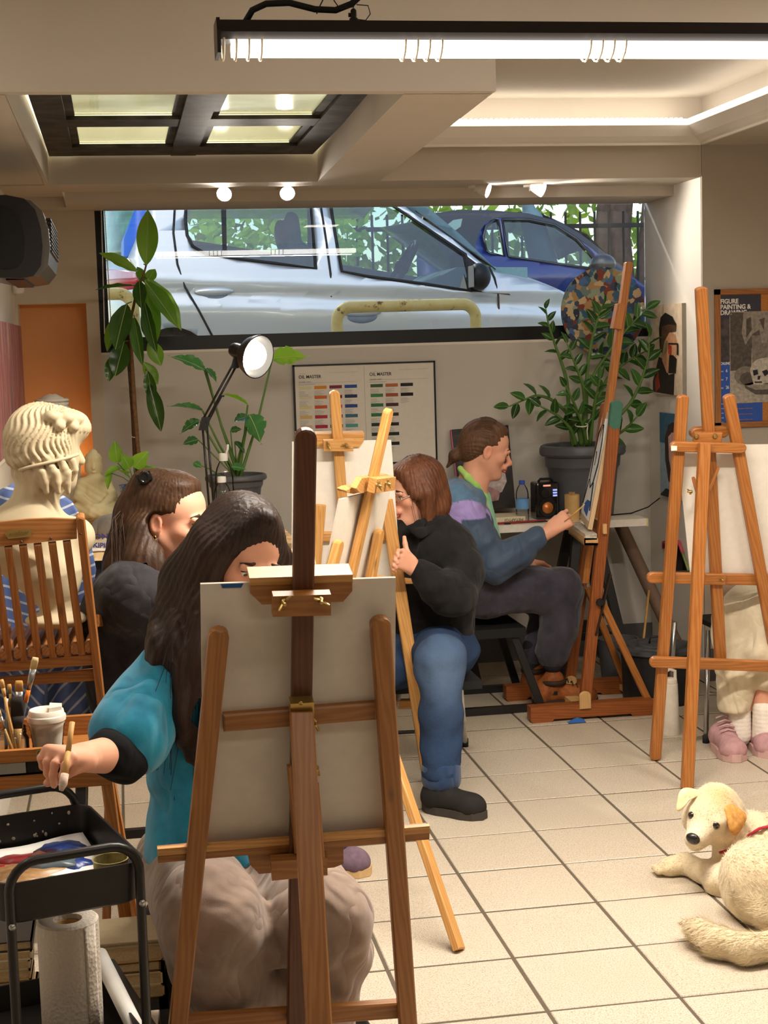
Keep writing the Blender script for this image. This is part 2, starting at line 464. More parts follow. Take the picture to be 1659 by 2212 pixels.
def sdf_mesh(fn, lo, hi, res):
    """surface nets on a sparse grid"""
    lo, hi = np.asarray(lo, float)-res*2, np.asarray(hi, float)+res*2
    B = 6
    nb = np.ceil((hi-lo)/(res*B)).astype(int); n = nb*B+1
    # coarse pass
    cc = [lo[i]+(np.arange(nb[i])+.5)*res*B for i in range(3)]
    cg = np.stack(np.meshgrid(*cc, indexing='ij'), -1).reshape(-1, 3).astype(np.float32)
    cdv = fn(cg).reshape(nb)
    act = np.argwhere(np.abs(cdv) < res*B*1.35)
    D = np.repeat(np.repeat(np.repeat(cdv, B, 0), B, 1), B, 2)
    D = np.pad(D, ((0, 1), (0, 1), (0, 1)), mode='edge').astype(np.float32)
    r = np.arange(B+1); loc = np.stack(np.meshgrid(r, r, r, indexing='ij'), -1).reshape(-1, 3)
    for s in range(0, len(act), 1500):
        a = act[s:s+1500]
        idx = (a[:, None, :]*B+loc[None]).reshape(-1, 3)
        p = (lo+idx*res).astype(np.float32)
        D[idx[:, 0], idx[:, 1], idx[:, 2]] = fn(p)
    S = D < 0
    c = [S[i:n[0]-1+i, j:n[1]-1+j, k:n[2]-1+k] for i in (0, 1) for j in (0, 1) for k in (0, 1)]
    cnt = sum(x.astype(np.int8) for x in c)
    mask = (cnt > 0) & (cnt < 8)
    cells = np.argwhere(mask)
    if len(cells) == 0: return np.zeros((0, 3)), np.zeros((0, 4), int)
    vid = np.full(mask.shape, -1, np.int64); vid[mask] = np.arange(len(cells))
    offs = [(i, j, k) for i in (0, 1) for j in (0, 1) for k in (0, 1)]
    val = np.stack([D[cells[:, 0]+i, cells[:, 1]+j, cells[:, 2]+k] for i, j, k in offs], 1)
    acc = np.zeros((len(cells), 3)); w = np.zeros(len(cells))
    for a in range(8):
        for b in range(a+1, 8):
            dd = np.array(offs[b])-np.array(offs[a])
            if np.abs(dd).sum() != 1: continue
            va, vb = val[:, a], val[:, b]; m = (va < 0) != (vb < 0)
            t = np.where(m, va/(va-vb+1e-20), 0)
            acc[m] += (np.array(offs[a])+t[:, None]*dd)[m]; w[m] += 1
    vert = lo+(cells+acc/w[:, None])*res
    faces = []
    for ax in range(3):
        u, v = (ax+1) % 3, (ax+2) % 3
        sl0 = [slice(None)]*3; sl1 = [slice(None)]*3
        sl0[ax] = slice(0, n[ax]-1); sl1[ax] = slice(1, n[ax])
        A, Bm = S[tuple(sl0)], S[tuple(sl1)]
        e = np.argwhere(A != Bm)
        e = e[(e[:, u] > 0) & (e[:, v] > 0) & (e[:, u] < n[u]-1) & (e[:, v] < n[v]-1)]
        if len(e) == 0: continue
        du = np.zeros(3, int); du[u] = 1; dv = np.zeros(3, int); dv[v] = 1
        q = [e-du-dv, e-dv, e, e-du]
        ids = np.stack([vid[x[:, 0], x[:, 1], x[:, 2]] for x in q], 1)
        flip = ~A[e[:, 0], e[:, 1], e[:, 2]]
        ids[flip] = ids[flip][:, ::-1]
        faces.append(ids)
    fa = np.concatenate(faces); fa = fa[(fa >= 0).all(1)]
    return vert, fa
def relax(v, f, it=2, lam=.5):
    e = np.concatenate([f[:, [0, 1]], f[:, [1, 2]], f[:, [2, 3]], f[:, [3, 0]]])
    e = np.concatenate([e, e[:, ::-1]])
    deg = np.bincount(e[:, 0], minlength=len(v))[:, None]+1e-9
    for _ in range(it):
        s = np.stack([np.bincount(e[:, 0], weights=v[e[:, 1], i], minlength=len(v)) for i in range(3)], 1)
        v = v*(1-lam)+lam*s/deg
    return v
def sculpt(name, fn, lo, hi, res, m, parent, it=2, color=None, post=None, **kw):
    v, f = sdf_mesh(fn, lo, hi, res)
    if it: v = relax(v, f, it)
    if post is not None: v = post(v)
    c = color(v) if color is not None else None
    return mesh_obj(name, v, f, m, parent, True, colors=c, **kw)
def wob(p, f, seed=0):
    """cheap smooth noise from sines, -1..1"""
    a = np.array([[1.0, .37, -.61], [-.45, .9, .52], [.33, -.71, .83]], np.float32)
    q = (p@a.T)*f+seed*1.7
    return (np.sin(q[:, 0]+1.3*np.sin(q[:, 1]*.7+seed))+np.sin(q[:, 1]*1.31+1.1*np.sin(q[:, 2]*.8))+np.sin(q[:, 2]*1.17+1.2*np.sin(q[:, 0]*.6+2)))/3
# ------------------------------------------------------------------ surface materials of the room
def plaster(key, c, bump=.12, sc=60):
    c = srgb(c); m = MB(key, .85, .2)
    v = m.coord('World'); n = m.noise(v, 2.2, 5, .6); f = m.noise(v, sc, 4, .6)
    m.col(m.ramp(n, [(.3, tuple(x*.93 for x in c)), (.7, c)])); m.bump(f, bump, .004)
    return reg(key, m)
plaster('wall_paint', '#cfcac0'); plaster('white_paint', '#efe9df', .2, 35); plaster('ceiling_paint', '#cac0b2', .15, 25)
plaster('grey_paint', '#b3a99b'); plaster('beige_paint', '#d3c6b4'); plaster('orange_paint', '#dba06c')
def tile_mat():
    m = MB('tile', .38, .45)
    v = m.coord('World')
    oi = m.N.new('ShaderNodeObjectInfo')
    f = m.noise(v, 260, 3, .65); g = m.noise(v, 2.6, 4, .6); h = m.noise(v, 90, 3, .7)
    a = m.ramp(f, [(.36, srgb('#8f8373')), (.48, srgb('#c6baa8')), (.66, srgb('#d3c8b8'))])
    a = m.mix(m.ramp(g, [(.35, (.0, 0, 0)), (.8, (.35, .35, .35))]), a, srgb('#b5a68e'))
    a = m.mix(m.math('MULTIPLY', oi.outputs['Random'], .16), a, srgb('#a89a85'))
    d = m.noise(m.coord('World', (1, 3, 1)), 34, 4, .7)
    a = m.mix(m.ramp(d, [(.70, (0, 0, 0)), (.73, (.7, .7, .7))]), a, srgb('#6d6252'))
    s = m.noise(m.coord('World'), 1.3, 5, .7)
    a = m.mix(m.ramp(s, [(.60, (0, 0, 0)), (.75, (.3, .3, .3))]), a, srgb('#8d806c'))
    m.col(a); m.rough(m.ramp(h, [(.3, (.30,)*3), (.7, (.50,)*3)])); m.bump(f, .08, .002)
    return reg('tile', m)
tile_mat()
flat('grout', '#5d5346', .9); flat('baseboard_paint', '#5b5a58', .6); flat('black_frame', '#131416', .35)
flat('asphalt', '#8d8b86', .9, var=.15, sc=60)
def glass_mat(key, tint=(.97, .99, .98), refl=.09, rough=0.0, ior=1.45):
    m = bpy.data.materials.new(key); m.use_nodes = True; nt = m.node_tree; nt.nodes.clear()
    o = nt.nodes.new('ShaderNodeOutputMaterial'); t = nt.nodes.new('ShaderNodeBsdfTransparent'); g = nt.nodes.new('ShaderNodeBsdfGlossy')
    x = nt.nodes.new('ShaderNodeMixShader'); fr = nt.nodes.new('ShaderNodeFresnel'); fr.inputs[0].default_value = ior
    k = nt.nodes.new('ShaderNodeMath'); k.operation = 'ADD'; k.inputs[1].default_value = refl-.04; k.use_clamp = True
    t.inputs[0].default_value = (*tint, 1); g.inputs['Roughness'].default_value = rough
    nt.links.new(fr.outputs[0], k.inputs[0]); nt.links.new(k.outputs[0], x.inputs[0])
    nt.links.new(t.outputs[0], x.inputs[1]); nt.links.new(g.outputs[0], x.inputs[2]); nt.links.new(x.outputs[0], o.inputs[0])
    MATS[key] = m
glass_mat('pane_glass', (.93, .96, .96), .06); glass_mat('car_glass', (.36, .47, .49), .12); glass_mat('clear_plastic', (.95, .96, .97), .07, .05, 1.18)
glass_mat('jar_glass', (.92, .94, .93), .09, .02, 1.22)
glass_mat('sky_pane', (.95, .95, .86), -.2, .1)
def glow(key, c, k):
    m = MB(key, .5); m.col((.8, .8, .8)); m.emit(c, k); return reg(key, m)
glow('tube_glow', (1.0, .93, .84), 9.0); glow('led_glow', (1.0, .93, .82), 9.0); glow('bulb_glow', (1.0, .90, .74), 18.0)
glow('spot_glow', (1.0, .93, .88), 40.0)

# ------------------------------------------------------------------ floor of tiles
TS = .33; TX0, TY0 = .938-.33*8, 5.717-.33*12
g = G(); g.box((-1.9, -1.6, -.12), (3.9, 7.6, -.0016)); floor = struct('floor', g, 'grout')
tm = G(); hw = TS/2-.0042; b = .0025
v = []
for z, i in ((-.012, 0), (-b, 0), (0, b)):
    for sx, sy in ((-1, -1), (1, -1), (1, 1), (-1, 1)): v.append((sx*(hw-i), sy*(hw-i), z))
F_ = [(8, 9, 10, 11)]+[(a*4+k, a*4+(k+1) % 4, (a+1)*4+(k+1) % 4, (a+1)*4+k) for a in (0, 1) for k in range(4)]
tile_me = bpy.data.meshes.new('tile'); tile_me.from_pydata(v, [], F_); tile_me.materials.append(MATS['tile'])
forg = ORG[floor.name]; nt_ = 0
for i in range(0, 18):
    for j in range(0, 18):
        x, y = TX0+i*TS+TS/2, TY0+j*TS+TS/2
        if y > 7.5 or x > 3.75 or x < -1.75 or y < 1.95: continue
        o = bpy.data.objects.new('tile', tile_me); o.parent = floor
        o.location = (x-forg[0], y-forg[1], -forg[2]+random.uniform(-.0008, .0008))
        o.rotation_euler = (random.uniform(-.0012, .0012), random.uniform(-.0012, .0012), 0)
        COL.objects.link(o); nt_ += 1
g = G()
for i in range(0, 18):
    for j in range(-11, 1):
        x, y = TX0+i*TS+TS/2, TY0+j*TS+TS/2
        if -1.75 < x < 3.75 and -1.5 < y < 1.95: g.add([(p[0]+x, p[1]+y, p[2]) for p in v], F_)
mk('tile_rest', g, 'tile', floor, kind='stuff')
# ------------------------------------------------------------------ walls
YW, XR, XL, ZS = 7.35, 2.60, -.45, 2.285
g = G(); g.box((-.07, YW, 0), (XR+.1, YW+.3, 1.585)); struct('wall_back', g, 'wall_paint')
g = G(); g.box((XR, 6.645, 0), (XR+.12, YW+.05, 2.7)); struct('wall_right', g, 'white_paint')
g = G(); g.box((XR+.002, 6.632, 0), (3.9, 6.76, 2.7)); struct('wall_right_front', g, 'grey_paint')
g = G()   # left pier around the orange niche
zt, zb, nx0, nx1 = 1.818, .30, -.437, -.128
g.box((XL-.1, YW-.02, 0), (nx0, YW+.3, 2.5)); g.box((nx1, YW-.02, 0), (-.07, YW+.3, 2.5))
g.box((nx0, YW-.02, zt), (nx1, YW+.3, 2.5)); g.box((nx0, YW-.02, 0), (nx1, YW+.3, zb)); struct('wall_back_left', g, 'beige_paint')
g = G(); g.box((nx0-.01, YW+.12, zb-.01), (nx1+.01, YW+.2, zt+.01)); struct('trim_niche', g, 'orange_paint')
g = G(); g.box((XL-.12, 5.0, 0), (XL, YW+.3, 2.75)); g.box((-1.9, 4.98, 0), (XL, 5.1, 2.75)); struct('wall_left', g, 'white_paint')
g = G(); g.box((-2.0, -1.6, 0), (-1.88, 5.1, 2.85)); struct('wall_left_rear', g, 'white_paint')
g = G(); g.box((3.8, -1.6, 0), (3.92, 6.76, 2.85)); struct('wall_far_right', g, 'grey_paint')
g = G(); g.box((-2.0, -1.75, 0), (3.92, -1.6, 2.85)); struct('wall_rear', g, 'wall_paint')
g = G(); g.box((-.07, YW-.012, 0), (XR, YW, .15)); struct('baseboard_back', g, 'baseboard_paint')
g = G(); g.box((XR+.002, 6.62, 0), (3.8, 6.632, .15)); struct('baseboard_right', g, 'baseboard_paint')
# ------------------------------------------------------------------ ceiling, beams and coffers
g = G(); g.box((-2.0, -1.7, 2.75), (3.92, 4.36, 2.86)); struct('ceiling', g, 'ceiling_paint')
g = G(); g.box((-1.9, 4.31, ZS), (1.085, 4.36, 2.76)); g.box((1.085, 4.31, 2.445), (3.9, 4.43, 2.76)); struct('ceiling_beam_front', g, 'ceiling_paint')
g = G(); g.prism([(.83, 4.355, ZS), (1.085, 4.355, ZS), (1.15, 6.65, ZS), (.882, 6.65, ZS)], (0, 0, .42)); struct('ceiling_beam_middle', g, 'ceiling_paint')
g = G(); g.box((-1.9, 4.355, ZS), (-.262, 6.66, 2.75))
g.prism([(-.263, 4.355, ZS), (-.2625, 4.355, ZS), (-.2425, 6.65, ZS), (-.263, 6.65, ZS)], (0, 0, .42)); struct('ceiling_soffit_left', g, 'ceiling_paint')
g = G(); g.box((-1.9, 6.65, ZS), (3.9, 7.4, 2.75)); struct('ceiling_soffit_window', g, 'ceiling_paint')
g = G(); g.box((-.19, 6.98, 2.237), (XR, 7.36, ZS)); struct('ceiling_lintel', g, 'ceiling_paint')
g = G(); g.box((XL, 7.16, 2.237), (-.19, 7.36, ZS)); struct('ceiling_lintel_left', g, 'ceiling_paint')
g = G(); g.prism([(-.2, 6.96, ZS), (-.19, 6.96, ZS), (-.19, 7.06, 2.24)], (0.0, .1, 0)); struct('trim_lintel_end', g, 'white_paint')
# right coffer: ring at 2.42, recess with cove and light strip
Z2 = 2.425
g = G(); g.box((1.1, 6.55, Z2), (2.575, 6.66, 2.7)); g.box((2.573, 4.40, Z2), (3.9, 6.66, 2.7)); struct('ceiling_ring_right', g, 'ceiling_paint')
g = G(); g.box((1.0, 4.40, 2.615), (2.6, 6.6, 2.7)); struct('ceiling_recess', g, 'ceiling_paint')
def cove(a, b, inn):
    """cove moulding along a->b, reaching inn into the room"""
    a, b, inn = map(np.asarray, (a, b, inn)); gg = G()
    prof = [(0, .0), (.012, .0), (.012, .010), (.03, .016), (.06, .032), (.09, .058), (.105, .072), (.105, .08), (.0, .085)]
    v = []
    for q in (a, b):
        for (d, z) in prof:
            e = 1 if q is a else 1
            v.append(q+inn*d+np.array([0, 0, z]))
    n = len(prof); F2 = [(i, (i+1) % n, n+(i+1) % n, n+i) for i in range(n)]
    gg.add(v, F2); return gg
gc = cove(V(1.1, 6.55, Z2-.012), V(2.573, 6.55, Z2-.012), V(0, -1, 0)); struct('trim_cove_far', gc, 'white_paint')
gc = cove(V(2.573, 4.42, Z2-.012), V(2.573, 6.55, Z2-.012), V(-1, 0, 0)); struct('trim_cove_right', gc, 'white_paint')
st = thing('led_strip', (1.9, 6.44, 2.5), 'glowing white light strip running round the right ceiling recess', 'light strip')
g = G(); g.box((1.12, 6.436, Z2+.070), (2.462, 6.452, Z2+.084)); mk('strip', g, 'led_glow', st)
g = G(); g.box((2.460, 4.46, Z2+.070), (2.476, 6.45, Z2+.084)); mk('strip', g, 'led_glow', st)
g = G()
for k in range(60): g.box((1.13+k*.022, 6.433, Z2+.084), (1.140+k*.022, 6.452, Z2+.089))
mk('diode_row', g, 'led_glow', st, kind='stuff')
# skylight in the left coffer
def metal_dark():
    m = MB('dark_steel', .6, .3, .2)
    n = m.noise(m.coord('World'), 9, 4, .6); m.col(m.ramp(n, [(.35, srgb('#2b2622')), (.7, srgb('#57504a'))])); m.bump(n, .1, .003); reg('dark_steel', m)
metal_dark()
sk = thing('window_1', (.32, 5.8, 2.40), None, None); sk['kind'] = 'structure'
zf = 2.400
ys = [4.40, 4.98, 5.09, 5.67, 5.80, 6.42, 6.62]
x0, x1, xm = -.235, .862, .315
g = G(); g.box((x0, 4.37, zf-.002), (x0+.10, 6.63, zf+.016)); mk('frame_bar', g, 'dark_steel', sk)
g = G(); g.box((x1-.10, 4.37, zf-.002), (x1, 6.63, zf+.016)); mk('frame_bar', g, 'dark_steel', sk)
g = G(); g.box((xm-.052, 4.37, zf-.004), (xm+.052, 6.63, zf+.016)); mk('frame_bar', g, 'dark_steel', sk)
for (a, b) in ((6.37, 6.64), (5.62, 5.80), (4.90, 5.06), (4.37, 4.45)):
    g = G(); g.box((x0+.1, a, zf), (x1-.1, b, zf+.014)); mk('frame_bar', g, 'dark_steel', sk)
for xa, xb in ((x0+.1, xm-.052), (xm+.052, x1-.1)):
    for ya, yb in ((5.80, 6.37), (5.06, 5.62), (4.45, 4.90)):
        g = G()
        for q in ((xa, ya, xa+.03, yb), (xb-.03, ya, xb, yb)): g.box((q[0], q[1], zf+.012), (q[2], q[3], zf+.02))
        mk('pane_frame', g, 'dark_steel', sk, kind='stuff')
        g = G(); g.box((xa+.01, ya-.02, zf+.016), (xb-.01, yb+.02, zf+.020)); mk('pane', g, 'sky_pane', sk)
def lightbox():
    m = MB('lightbox', .6); n = m.noise(m.coord('World', (1, 1.3, 1)), 2.3, 2)
    r = m.ramp(n, [(.35, (.50, .46, .30)), (.65, (1, .95, .74))]); m.col((.7, .65, .45)); m.L.new(r, m.b.inputs['Emission Color']); m.b.inputs['Emission Strength'].default_value = 2.3
    reg('lightbox', m)
lightbox()
g = G(); g.box((-.25, 4.37, zf+.14), (.875, 6.64, zf+.16)); g.box((-.25, 4.37, zf+.03), (-.24, 6.64, zf+.15)); g.box((.866, 4.37, zf+.03), (.876, 6.64, zf+.15)); g.box((-.25, 6.635, zf+.03), (.876, 6.645, zf+.15))
struct('skylight_lightbox', g, 'lightbox')
# ------------------------------------------------------------------ the street window
wn = thing('window_2', (1.26, YW+.03, 1.585), None, None); wn['kind'] = 'structure'
g = G(); g.box((-.07, YW+.005, 1.585), (XR, YW+.07, 1.652)); mk('window_frame', g, 'black_frame', wn)
g = G(); g.box((-.075, YW-.002, 1.585), (-.028, YW+.07, 2.237)); mk('window_frame', g, 'black_frame', wn)
g = G(); g.box((-.03, YW+.04, 1.648), (XR, YW+.046, 2.24)); mk('window_pane', g, 'pane_glass', wn)
g = G(); g.box((-.07, YW-.001, 1.575), (XR, YW+.02, 1.587)); struct('trim_sill', g, 'white_paint')
# ------------------------------------------------------------------ timber and metal
wood('beech_front', '#94602f', '#ad7740', '#7b4a22'); wood('beech_light', '#c08a4a', '#d9a868', '#a97439')
wood('beech_mast', '#55301a', '#683e23', '#432412'); wood('pine_orange', '#a8672e', '#c28345', '#86491e')
wood('studio_red', '#8a4a22', '#a9622e', '#6d3818'); wood('teak', '#99602f', '#b47a42', '#764620'); wood('cut_end', '#cfa36a', '#dab580', '#b98e55', .6, 0)
wood('mdf', '#cdb089', '#d6bb95', '#bfa27c', .7, 0)
flat('brass', '#b79a5c', .32, .5, .85); flat('steel', '#a9a9a6', .28, .5, .9); flat('dark_metal', '#2a2a2c', .4, .5, .5)
flat('black_paint', '#1d1c1c', .38, .5); flat('rubber', '#1a1a1a', .7); flat('canvas_back', '#d2cabd', .8, .2, var=.03); flat('canvas_edge', '#8e877c', .8)
flat('board_white', '#e6e0d4', .7, .25, var=.03); flat('blue_tape', '#22518f', .5); flat('dark_ledge', '#2b2017', .6)

class Plane:
    """the tilted plane an easel's front frame lies in"""
    def __init__(s, p0, n): s.p, s.n = np.asarray(p0, float), nrm(n)
    def at(s, px, py, off=0.0):
        d = ray(px, py); t = np.dot(s.p+s.n*off-CAM, s.n)/np.dot(d, s.n); return CAM+d*t
def wing_nut(p, n, up, parent, ang=20, sc=1.0):
    n, up = nrm(n), nrm(up); s = np.cross(n, up); a = math.radians(ang)
    e = up*math.sin(a)+s*math.cos(a); g = G()
    g.lathe(p, [(.006*sc, 0), (.006*sc, .006*sc), (.0035*sc, .010*sc), (.0030*sc, .017*sc)], 10, n, True, True)
    for q in (1, -1):
        g.tube([p+n*.004*sc, p+n*.009*sc+e*q*.008*sc, p+n*.012*sc+e*q*.016*sc], [.0035*sc, .0045*sc, .003*sc], 8, flat=.6)
    return mk('wing_nut', g, 'brass', parent, True, 40)
def clampset(pl, px, parent, m, wide, block, nuts, depth=-1):
    """top canvas clamp: long bar behind the mast, lower trapezoid, block with two wing nuts in front"""
    n = pl.n*depth
# ------------------------------------------------------------------ front easel: frame leaning towards us, strut reaching towards us
fp = Plane((0, 2.97, 0), (0, 1, .27)); NF = fp.n
ez_ = thing('easel', (PZ(640, 2300, 0)[0], 2.9, 0), 'large beech A-frame easel nearest to us, its back towards us, dark round-topped mast', 'easel', 'easels')
SX = V(1, 0, 0)
def fbar(name, pl, a, b, wpx, t, m, parent, off=0.0, r1=0.0, r0=0.0, side=None, ext=0.0):
    A, B = pl.at(*a, off), pl.at(*b, off)
    if ext: A = A+nrm(A-B)*ext
    w = wpx*np.dot((A+B)/2-CAM, AXF)/FPX
    sd = np.cross(pl.n, nrm(B-A)) if side is None else side
    g = G(); g.bar(A, B, w, t, sd, r0, r1); return mk(name, g, m, parent, False)
fbar('mast', fp, (640, 2215), (660, 925), 44, .022, 'beech_mast', ez_, -.012, r1=.017)
lg = fbar('leg', fp, (384, 2216), (474, 1356), 41, .026, 'beech_front', ez_, -.012, r1=.015, ext=.10)
fbar('leg', fp, (881, 2216), (820, 1332), 41, .026, 'beech_front', ez_, -.012, r1=.015, ext=.10)
fbar('crossbar', fp, (482, 1558), (812, 1532), 42, .02, 'beech_front', ez_, .012)
fbar('crossbar', fp, (400, 2210), (862, 2178), 42, .02, 'beech_front', ez_, .012)
# canvas ledge
def ledge(pl, a, b, hpx, depth, m, parent, off, lip=True, mlip='beech_light'):
    A, B = pl.at(*a, off), pl.at(*b, off); ex = nrm(B-A); L = np.linalg.norm(B-A)
    n = pl.n; up = nrm(np.cross(n, ex)); up = up if up[2] > 0 else -up
    h = hpx*np.dot((A+B)/2-CAM, AXF)/FPX; c = (A+B)/2
    g = G(); g.obox(c-up*h*.25, n, up, ex, depth/2, h*.25, L/2); o = mk('ledge', g, m, parent)
    g = G(); g.obox(c+up*h*.22-n*depth*.38, n, up, ex, depth*.12, h*.28, L/2); mk('ledge_lip', g, mlip, parent)
    return o
ledge(fp, (340, 1838), (924, 1788), 34, .035, 'beech_front', ez_, .005)
def poly_plate(name, pl, pts, t, m, parent, off=0.0):
    q = [pl.at(*p, off) for p in pts]; g = G(); g.prism(q, pl.n*t); return mk(name, g, m, parent)
poly_plate('ledge_block', fp, [(533, 1838), (742, 1822), (742, 1866), (722, 1874), (560, 1888), (540, 1868)], .018, 'beech_front', ez_, -.005)
poly_plate('ledge_clamp', fp, [(583, 1847), (704, 1838), (704, 1876), (585, 1888)], -.022, 'beech_front', ez_, -.025)
# top clamp
poly_plate('clamp_bar', fp, [(539, 1249), (762, 1241), (762, 1259), (540, 1266)], .05, 'beech_light', ez_, -.002)
poly_plate('clamp_plate', fp, [(541, 1266), (761, 1258), (761, 1277), (741, 1300), (566, 1306), (541, 1282)], .018, 'beech_front', ez_, -.004)
cb = poly_plate('clamp_block', fp, [(587, 1276), (711, 1272), (711, 1317), (586, 1320)], -.024, 'beech_front', ez_, -.024)
for q, a in (((613, 1298), -50), ((692, 1294), 25)): wing_nut(fp.at(*q, -.048), -NF, (0, 0, 1), ez_, a)
# hinge and strut
A = fp.at(651, 1541, -.05); B = P(689, 2216, 2.38); B2 = B+(B-A)*((B[2]-.004)/(A[2]-B[2]))
g = G(); g.bar(A, B2, .042, .024, SX, 0, 0); mk('strut', g, 'beech_front', ez_)
g = G(); g.obox(fp.at(651, 1524, -.036), SX, NF, (0, -.27, 1), .021, .014, .012); mk('hinge', g, 'brass', ez_, label='brass hinge plate')
g = G(); g.lathe(fp.at(650, 1519, -.052), [(.004, 0), (.003, .002)], 10, -NF, False, True); mk('screw', g, 'brass', ez_, True)
for q in ((681, 1560), (683, 1657), (690, 1840)):
    wing_nut(fp.at(*q, -.03), -NF, (0, 0, 1), ez_, 70, .8)
fbar('brace', fp, (640, 1842), (624, 1652), 9, .012, 'beech_front', ez_, -.03)
fbar('brace', fp, (697, 1852), (684, 1692), 9, .012, 'beech_front', ez_, -.045)
# board on it
cv = [(433, 1262), (855, 1248), (852, 1797), (441, 1826)]
q = [fp.at(*p, .016) for p in cv]; bd = thing('canvas_board', (q[3]+q[2])/2, 'large blank grey canvas board seen from behind on the nearest easel', 'canvas board', 'canvas boards')
g = G(); g.prism(q, NF*.006); mk('board', g, 'canvas_back', bd)
g = G(); g.prism([fp.at(*p, .0155) for p in ((477, 1262), (526, 1260), (521, 1269), (480, 1270))], -NF*.0008); mk('tape', g, 'blue_tape', bd, label='strip of blue masking tape')
g = G(); g.prism([fp.at(*p, .0155) for p in ((445, 1826), (852, 1797), (852, 1801), (445, 1832))], -NF*.02); mk('dark_strip', g, 'dark_ledge', bd)  # dark strip along the lower edge of the board

# ------------------------------------------------------------------ middle easel, turned left, a second board
d_ = V(.52, .85, 0); tau = math.radians(14)
nm = V(.85*math.cos(tau), -.52*math.cos(tau), -math.sin(tau))      # towards us (back side)
mp_ = Plane(P(775, 1160, 4.38), nm); um = nrm(np.cross(nm, d_)); um = um if um[2] > 0 else -um
e2 = thing('easel', (P(800, 1300, 4.3)[0], 4.3, 0), 'beech easel turned sideways behind the nearest board, slanting mast with a notched clamp', 'easel', 'easels')
M0 = mp_.at(840, 882, .02); M1 = mp_.at(757, 1250, .02); MD = nrm(M1-M0); Mb = M1+MD*((M1[2]-.12)/(-MD[2]))
g = G(); g.bar(Mb, M0, .036, .022, d_, 0, .015); mk('mast', g, 'beech_light', e2)
for (a, b) in (((733, 1166), (697, 1262)), ((820, 1142), (790, 1262))):
    A, B = mp_.at(*a, .018), mp_.at(*b, .018); D = nrm(B-A); D = nrm(D*1.0+V(0, 0, -.35)); B = A+D*((A[2]-.01)/(-D[2]))
    g = G(); g.bar(B, A, .036, .024, d_, 0, .014); mk('leg', g, 'beech_light', e2)
def mplate(name, pts, t, m, off): 
    q = [mp_.at(*p, off) for p in pts]; g = G(); g.prism(q, nm*t); return mk(name, g, m, e2)
mplate('clamp_bar', [(769, 1030), (826, 1022), (829, 1030), (822, 1048), (766, 1062), (757, 1052)], .018, 'beech_light', .002)
mplate('clamp_foot', [(748, 1060), (758, 1055), (812, 1044), (806, 1056), (764, 1067), (751, 1065)], -.03, 'beech_light', .002)
mplate('clamp_block', [(798, 1031), (839, 1026), (836, 1055), (792, 1061)], .024, 'beech_light', .03)
for q in ((813, 1047), (833, 1043)): wing_nut(mp_.at(*q, .054), nm, (0, 0, 1), e2, 60)
h0 = M0+MD*.62+nm*.02; ft = PZ(992, 2052, .006)
g = G(); g.bar(ft, h0, .036, .022, d_, 0, 0); mk('strut', g, 'beech_light', e2)
A = mp_.at(700, 1268, .0); B = mp_.at(812, 1240, .0)
g = G(); ex = nrm(B-A); g.obox((A+B)/2-um*.02, nm, um, ex, .03, .014, .24); mk('ledge', g, 'beech_light', e2)
g = G(); A = h0+MD*.2; g.obox(A-nm*.012, nm, um, d_, .01, .018, .2); mk('crossbar', g, 'beech_light', e2)
b2 = [(735, 1079), (845, 1051), (808, 1256), (697, 1258)]
q = [mp_.at(*p, 0) for p in b2]; q = [q[0], q[1], q[1]-um*.33, q[0]-um*.33]
bo = thing('canvas_board', (q[2]+q[3])/2, 'small white board tilted on the sideways easel', 'canvas board', 'canvas boards')
g = G(); g.prism(q, -nm*.006); mk('board', g, 'canvas_back', bo)

# ------------------------------------------------------------------ far easel beneath the colour chart
kp = Plane(P(740, 1150, 5.42), (0, 1, .20)); NK = kp.n
e3 = thing('easel', (P(740, 1500, 5.42)[0], 5.4, 0), 'beech easel standing below the colour chart, gripped by the woman in black', 'easel', 'easels')
fbar('mast', kp, (775, 1600), (722, 843), 22, .022, 'beech_light', e3, -.02, r1=.015)
A = kp.at(834, 1080, -.012); B = PZ(926, 1686, .004)
g = G(); g.bar(B, A, .045, .024, SX, 0, .0); mk('leg', g, 'beech_light', e3)
A2 = kp.at(690, 1090, -.012); B2 = PZ(640, 1700, .004)
g = G(); g.bar(B2, A2, .045, .024, SX, 0, .0); mk('leg', g, 'beech_light', e3)
A = kp.at(748, 1200, -.03); B = A+V(.03, -.42, -A[2]+.006)
g = G(); g.bar(B, A, .036, .022, SX); mk('strut', g, 'beech_light', e3)
poly_plate('clamp_bar', kp, [(640, 938), (787, 936), (787, 944), (640, 947)], .04, 'beech_light', e3, -.006)
poly_plate('clamp_plate', kp, [(640, 947), (786, 945), (786, 952), (776, 966), (640, 967)], .018, 'beech_light', e3, -.008)
poly_plate('clamp_block', kp, [(697, 948), (761, 947), (761, 971), (697, 971)], -.024, 'beech_light', e3, -.035)
for q, a in (((709, 960), 65), ((747, 960), 15)): wing_nut(kp.at(*q, -.06), -NK, (0, 0, 1), e3, a)
fbar('crossbar', kp, (660, 1160), (846, 1157), 21, .02, 'beech_light', e3, -.008)
fbar('crossbar', kp, (665, 1524), (905, 1520), 21, .02, 'beech_light', e3, .01)
A, B = kp.at(660, 1256, .02), kp.at(911, 1248, .02)
g = G(); ex = nrm(B-A); g.obox((A+B)/2, NK, (0, 0, 1), ex, .035, .009, np.linalg.norm(B-A)/2); mk('ledge', g, 'beech_light', e3)
q = [kp.at(*p, .0) for p in ((631, 955), (845, 951), (866, 1246), (630, 1252))]
bo = thing('canvas_board', (q[2]+q[3])/2, 'pale board on the easel under the colour chart, backed by its mast', 'canvas board', 'canvas boards')
g = G(); g.prism(q, NK*.006); mk('board', g, 'board_white', bo)

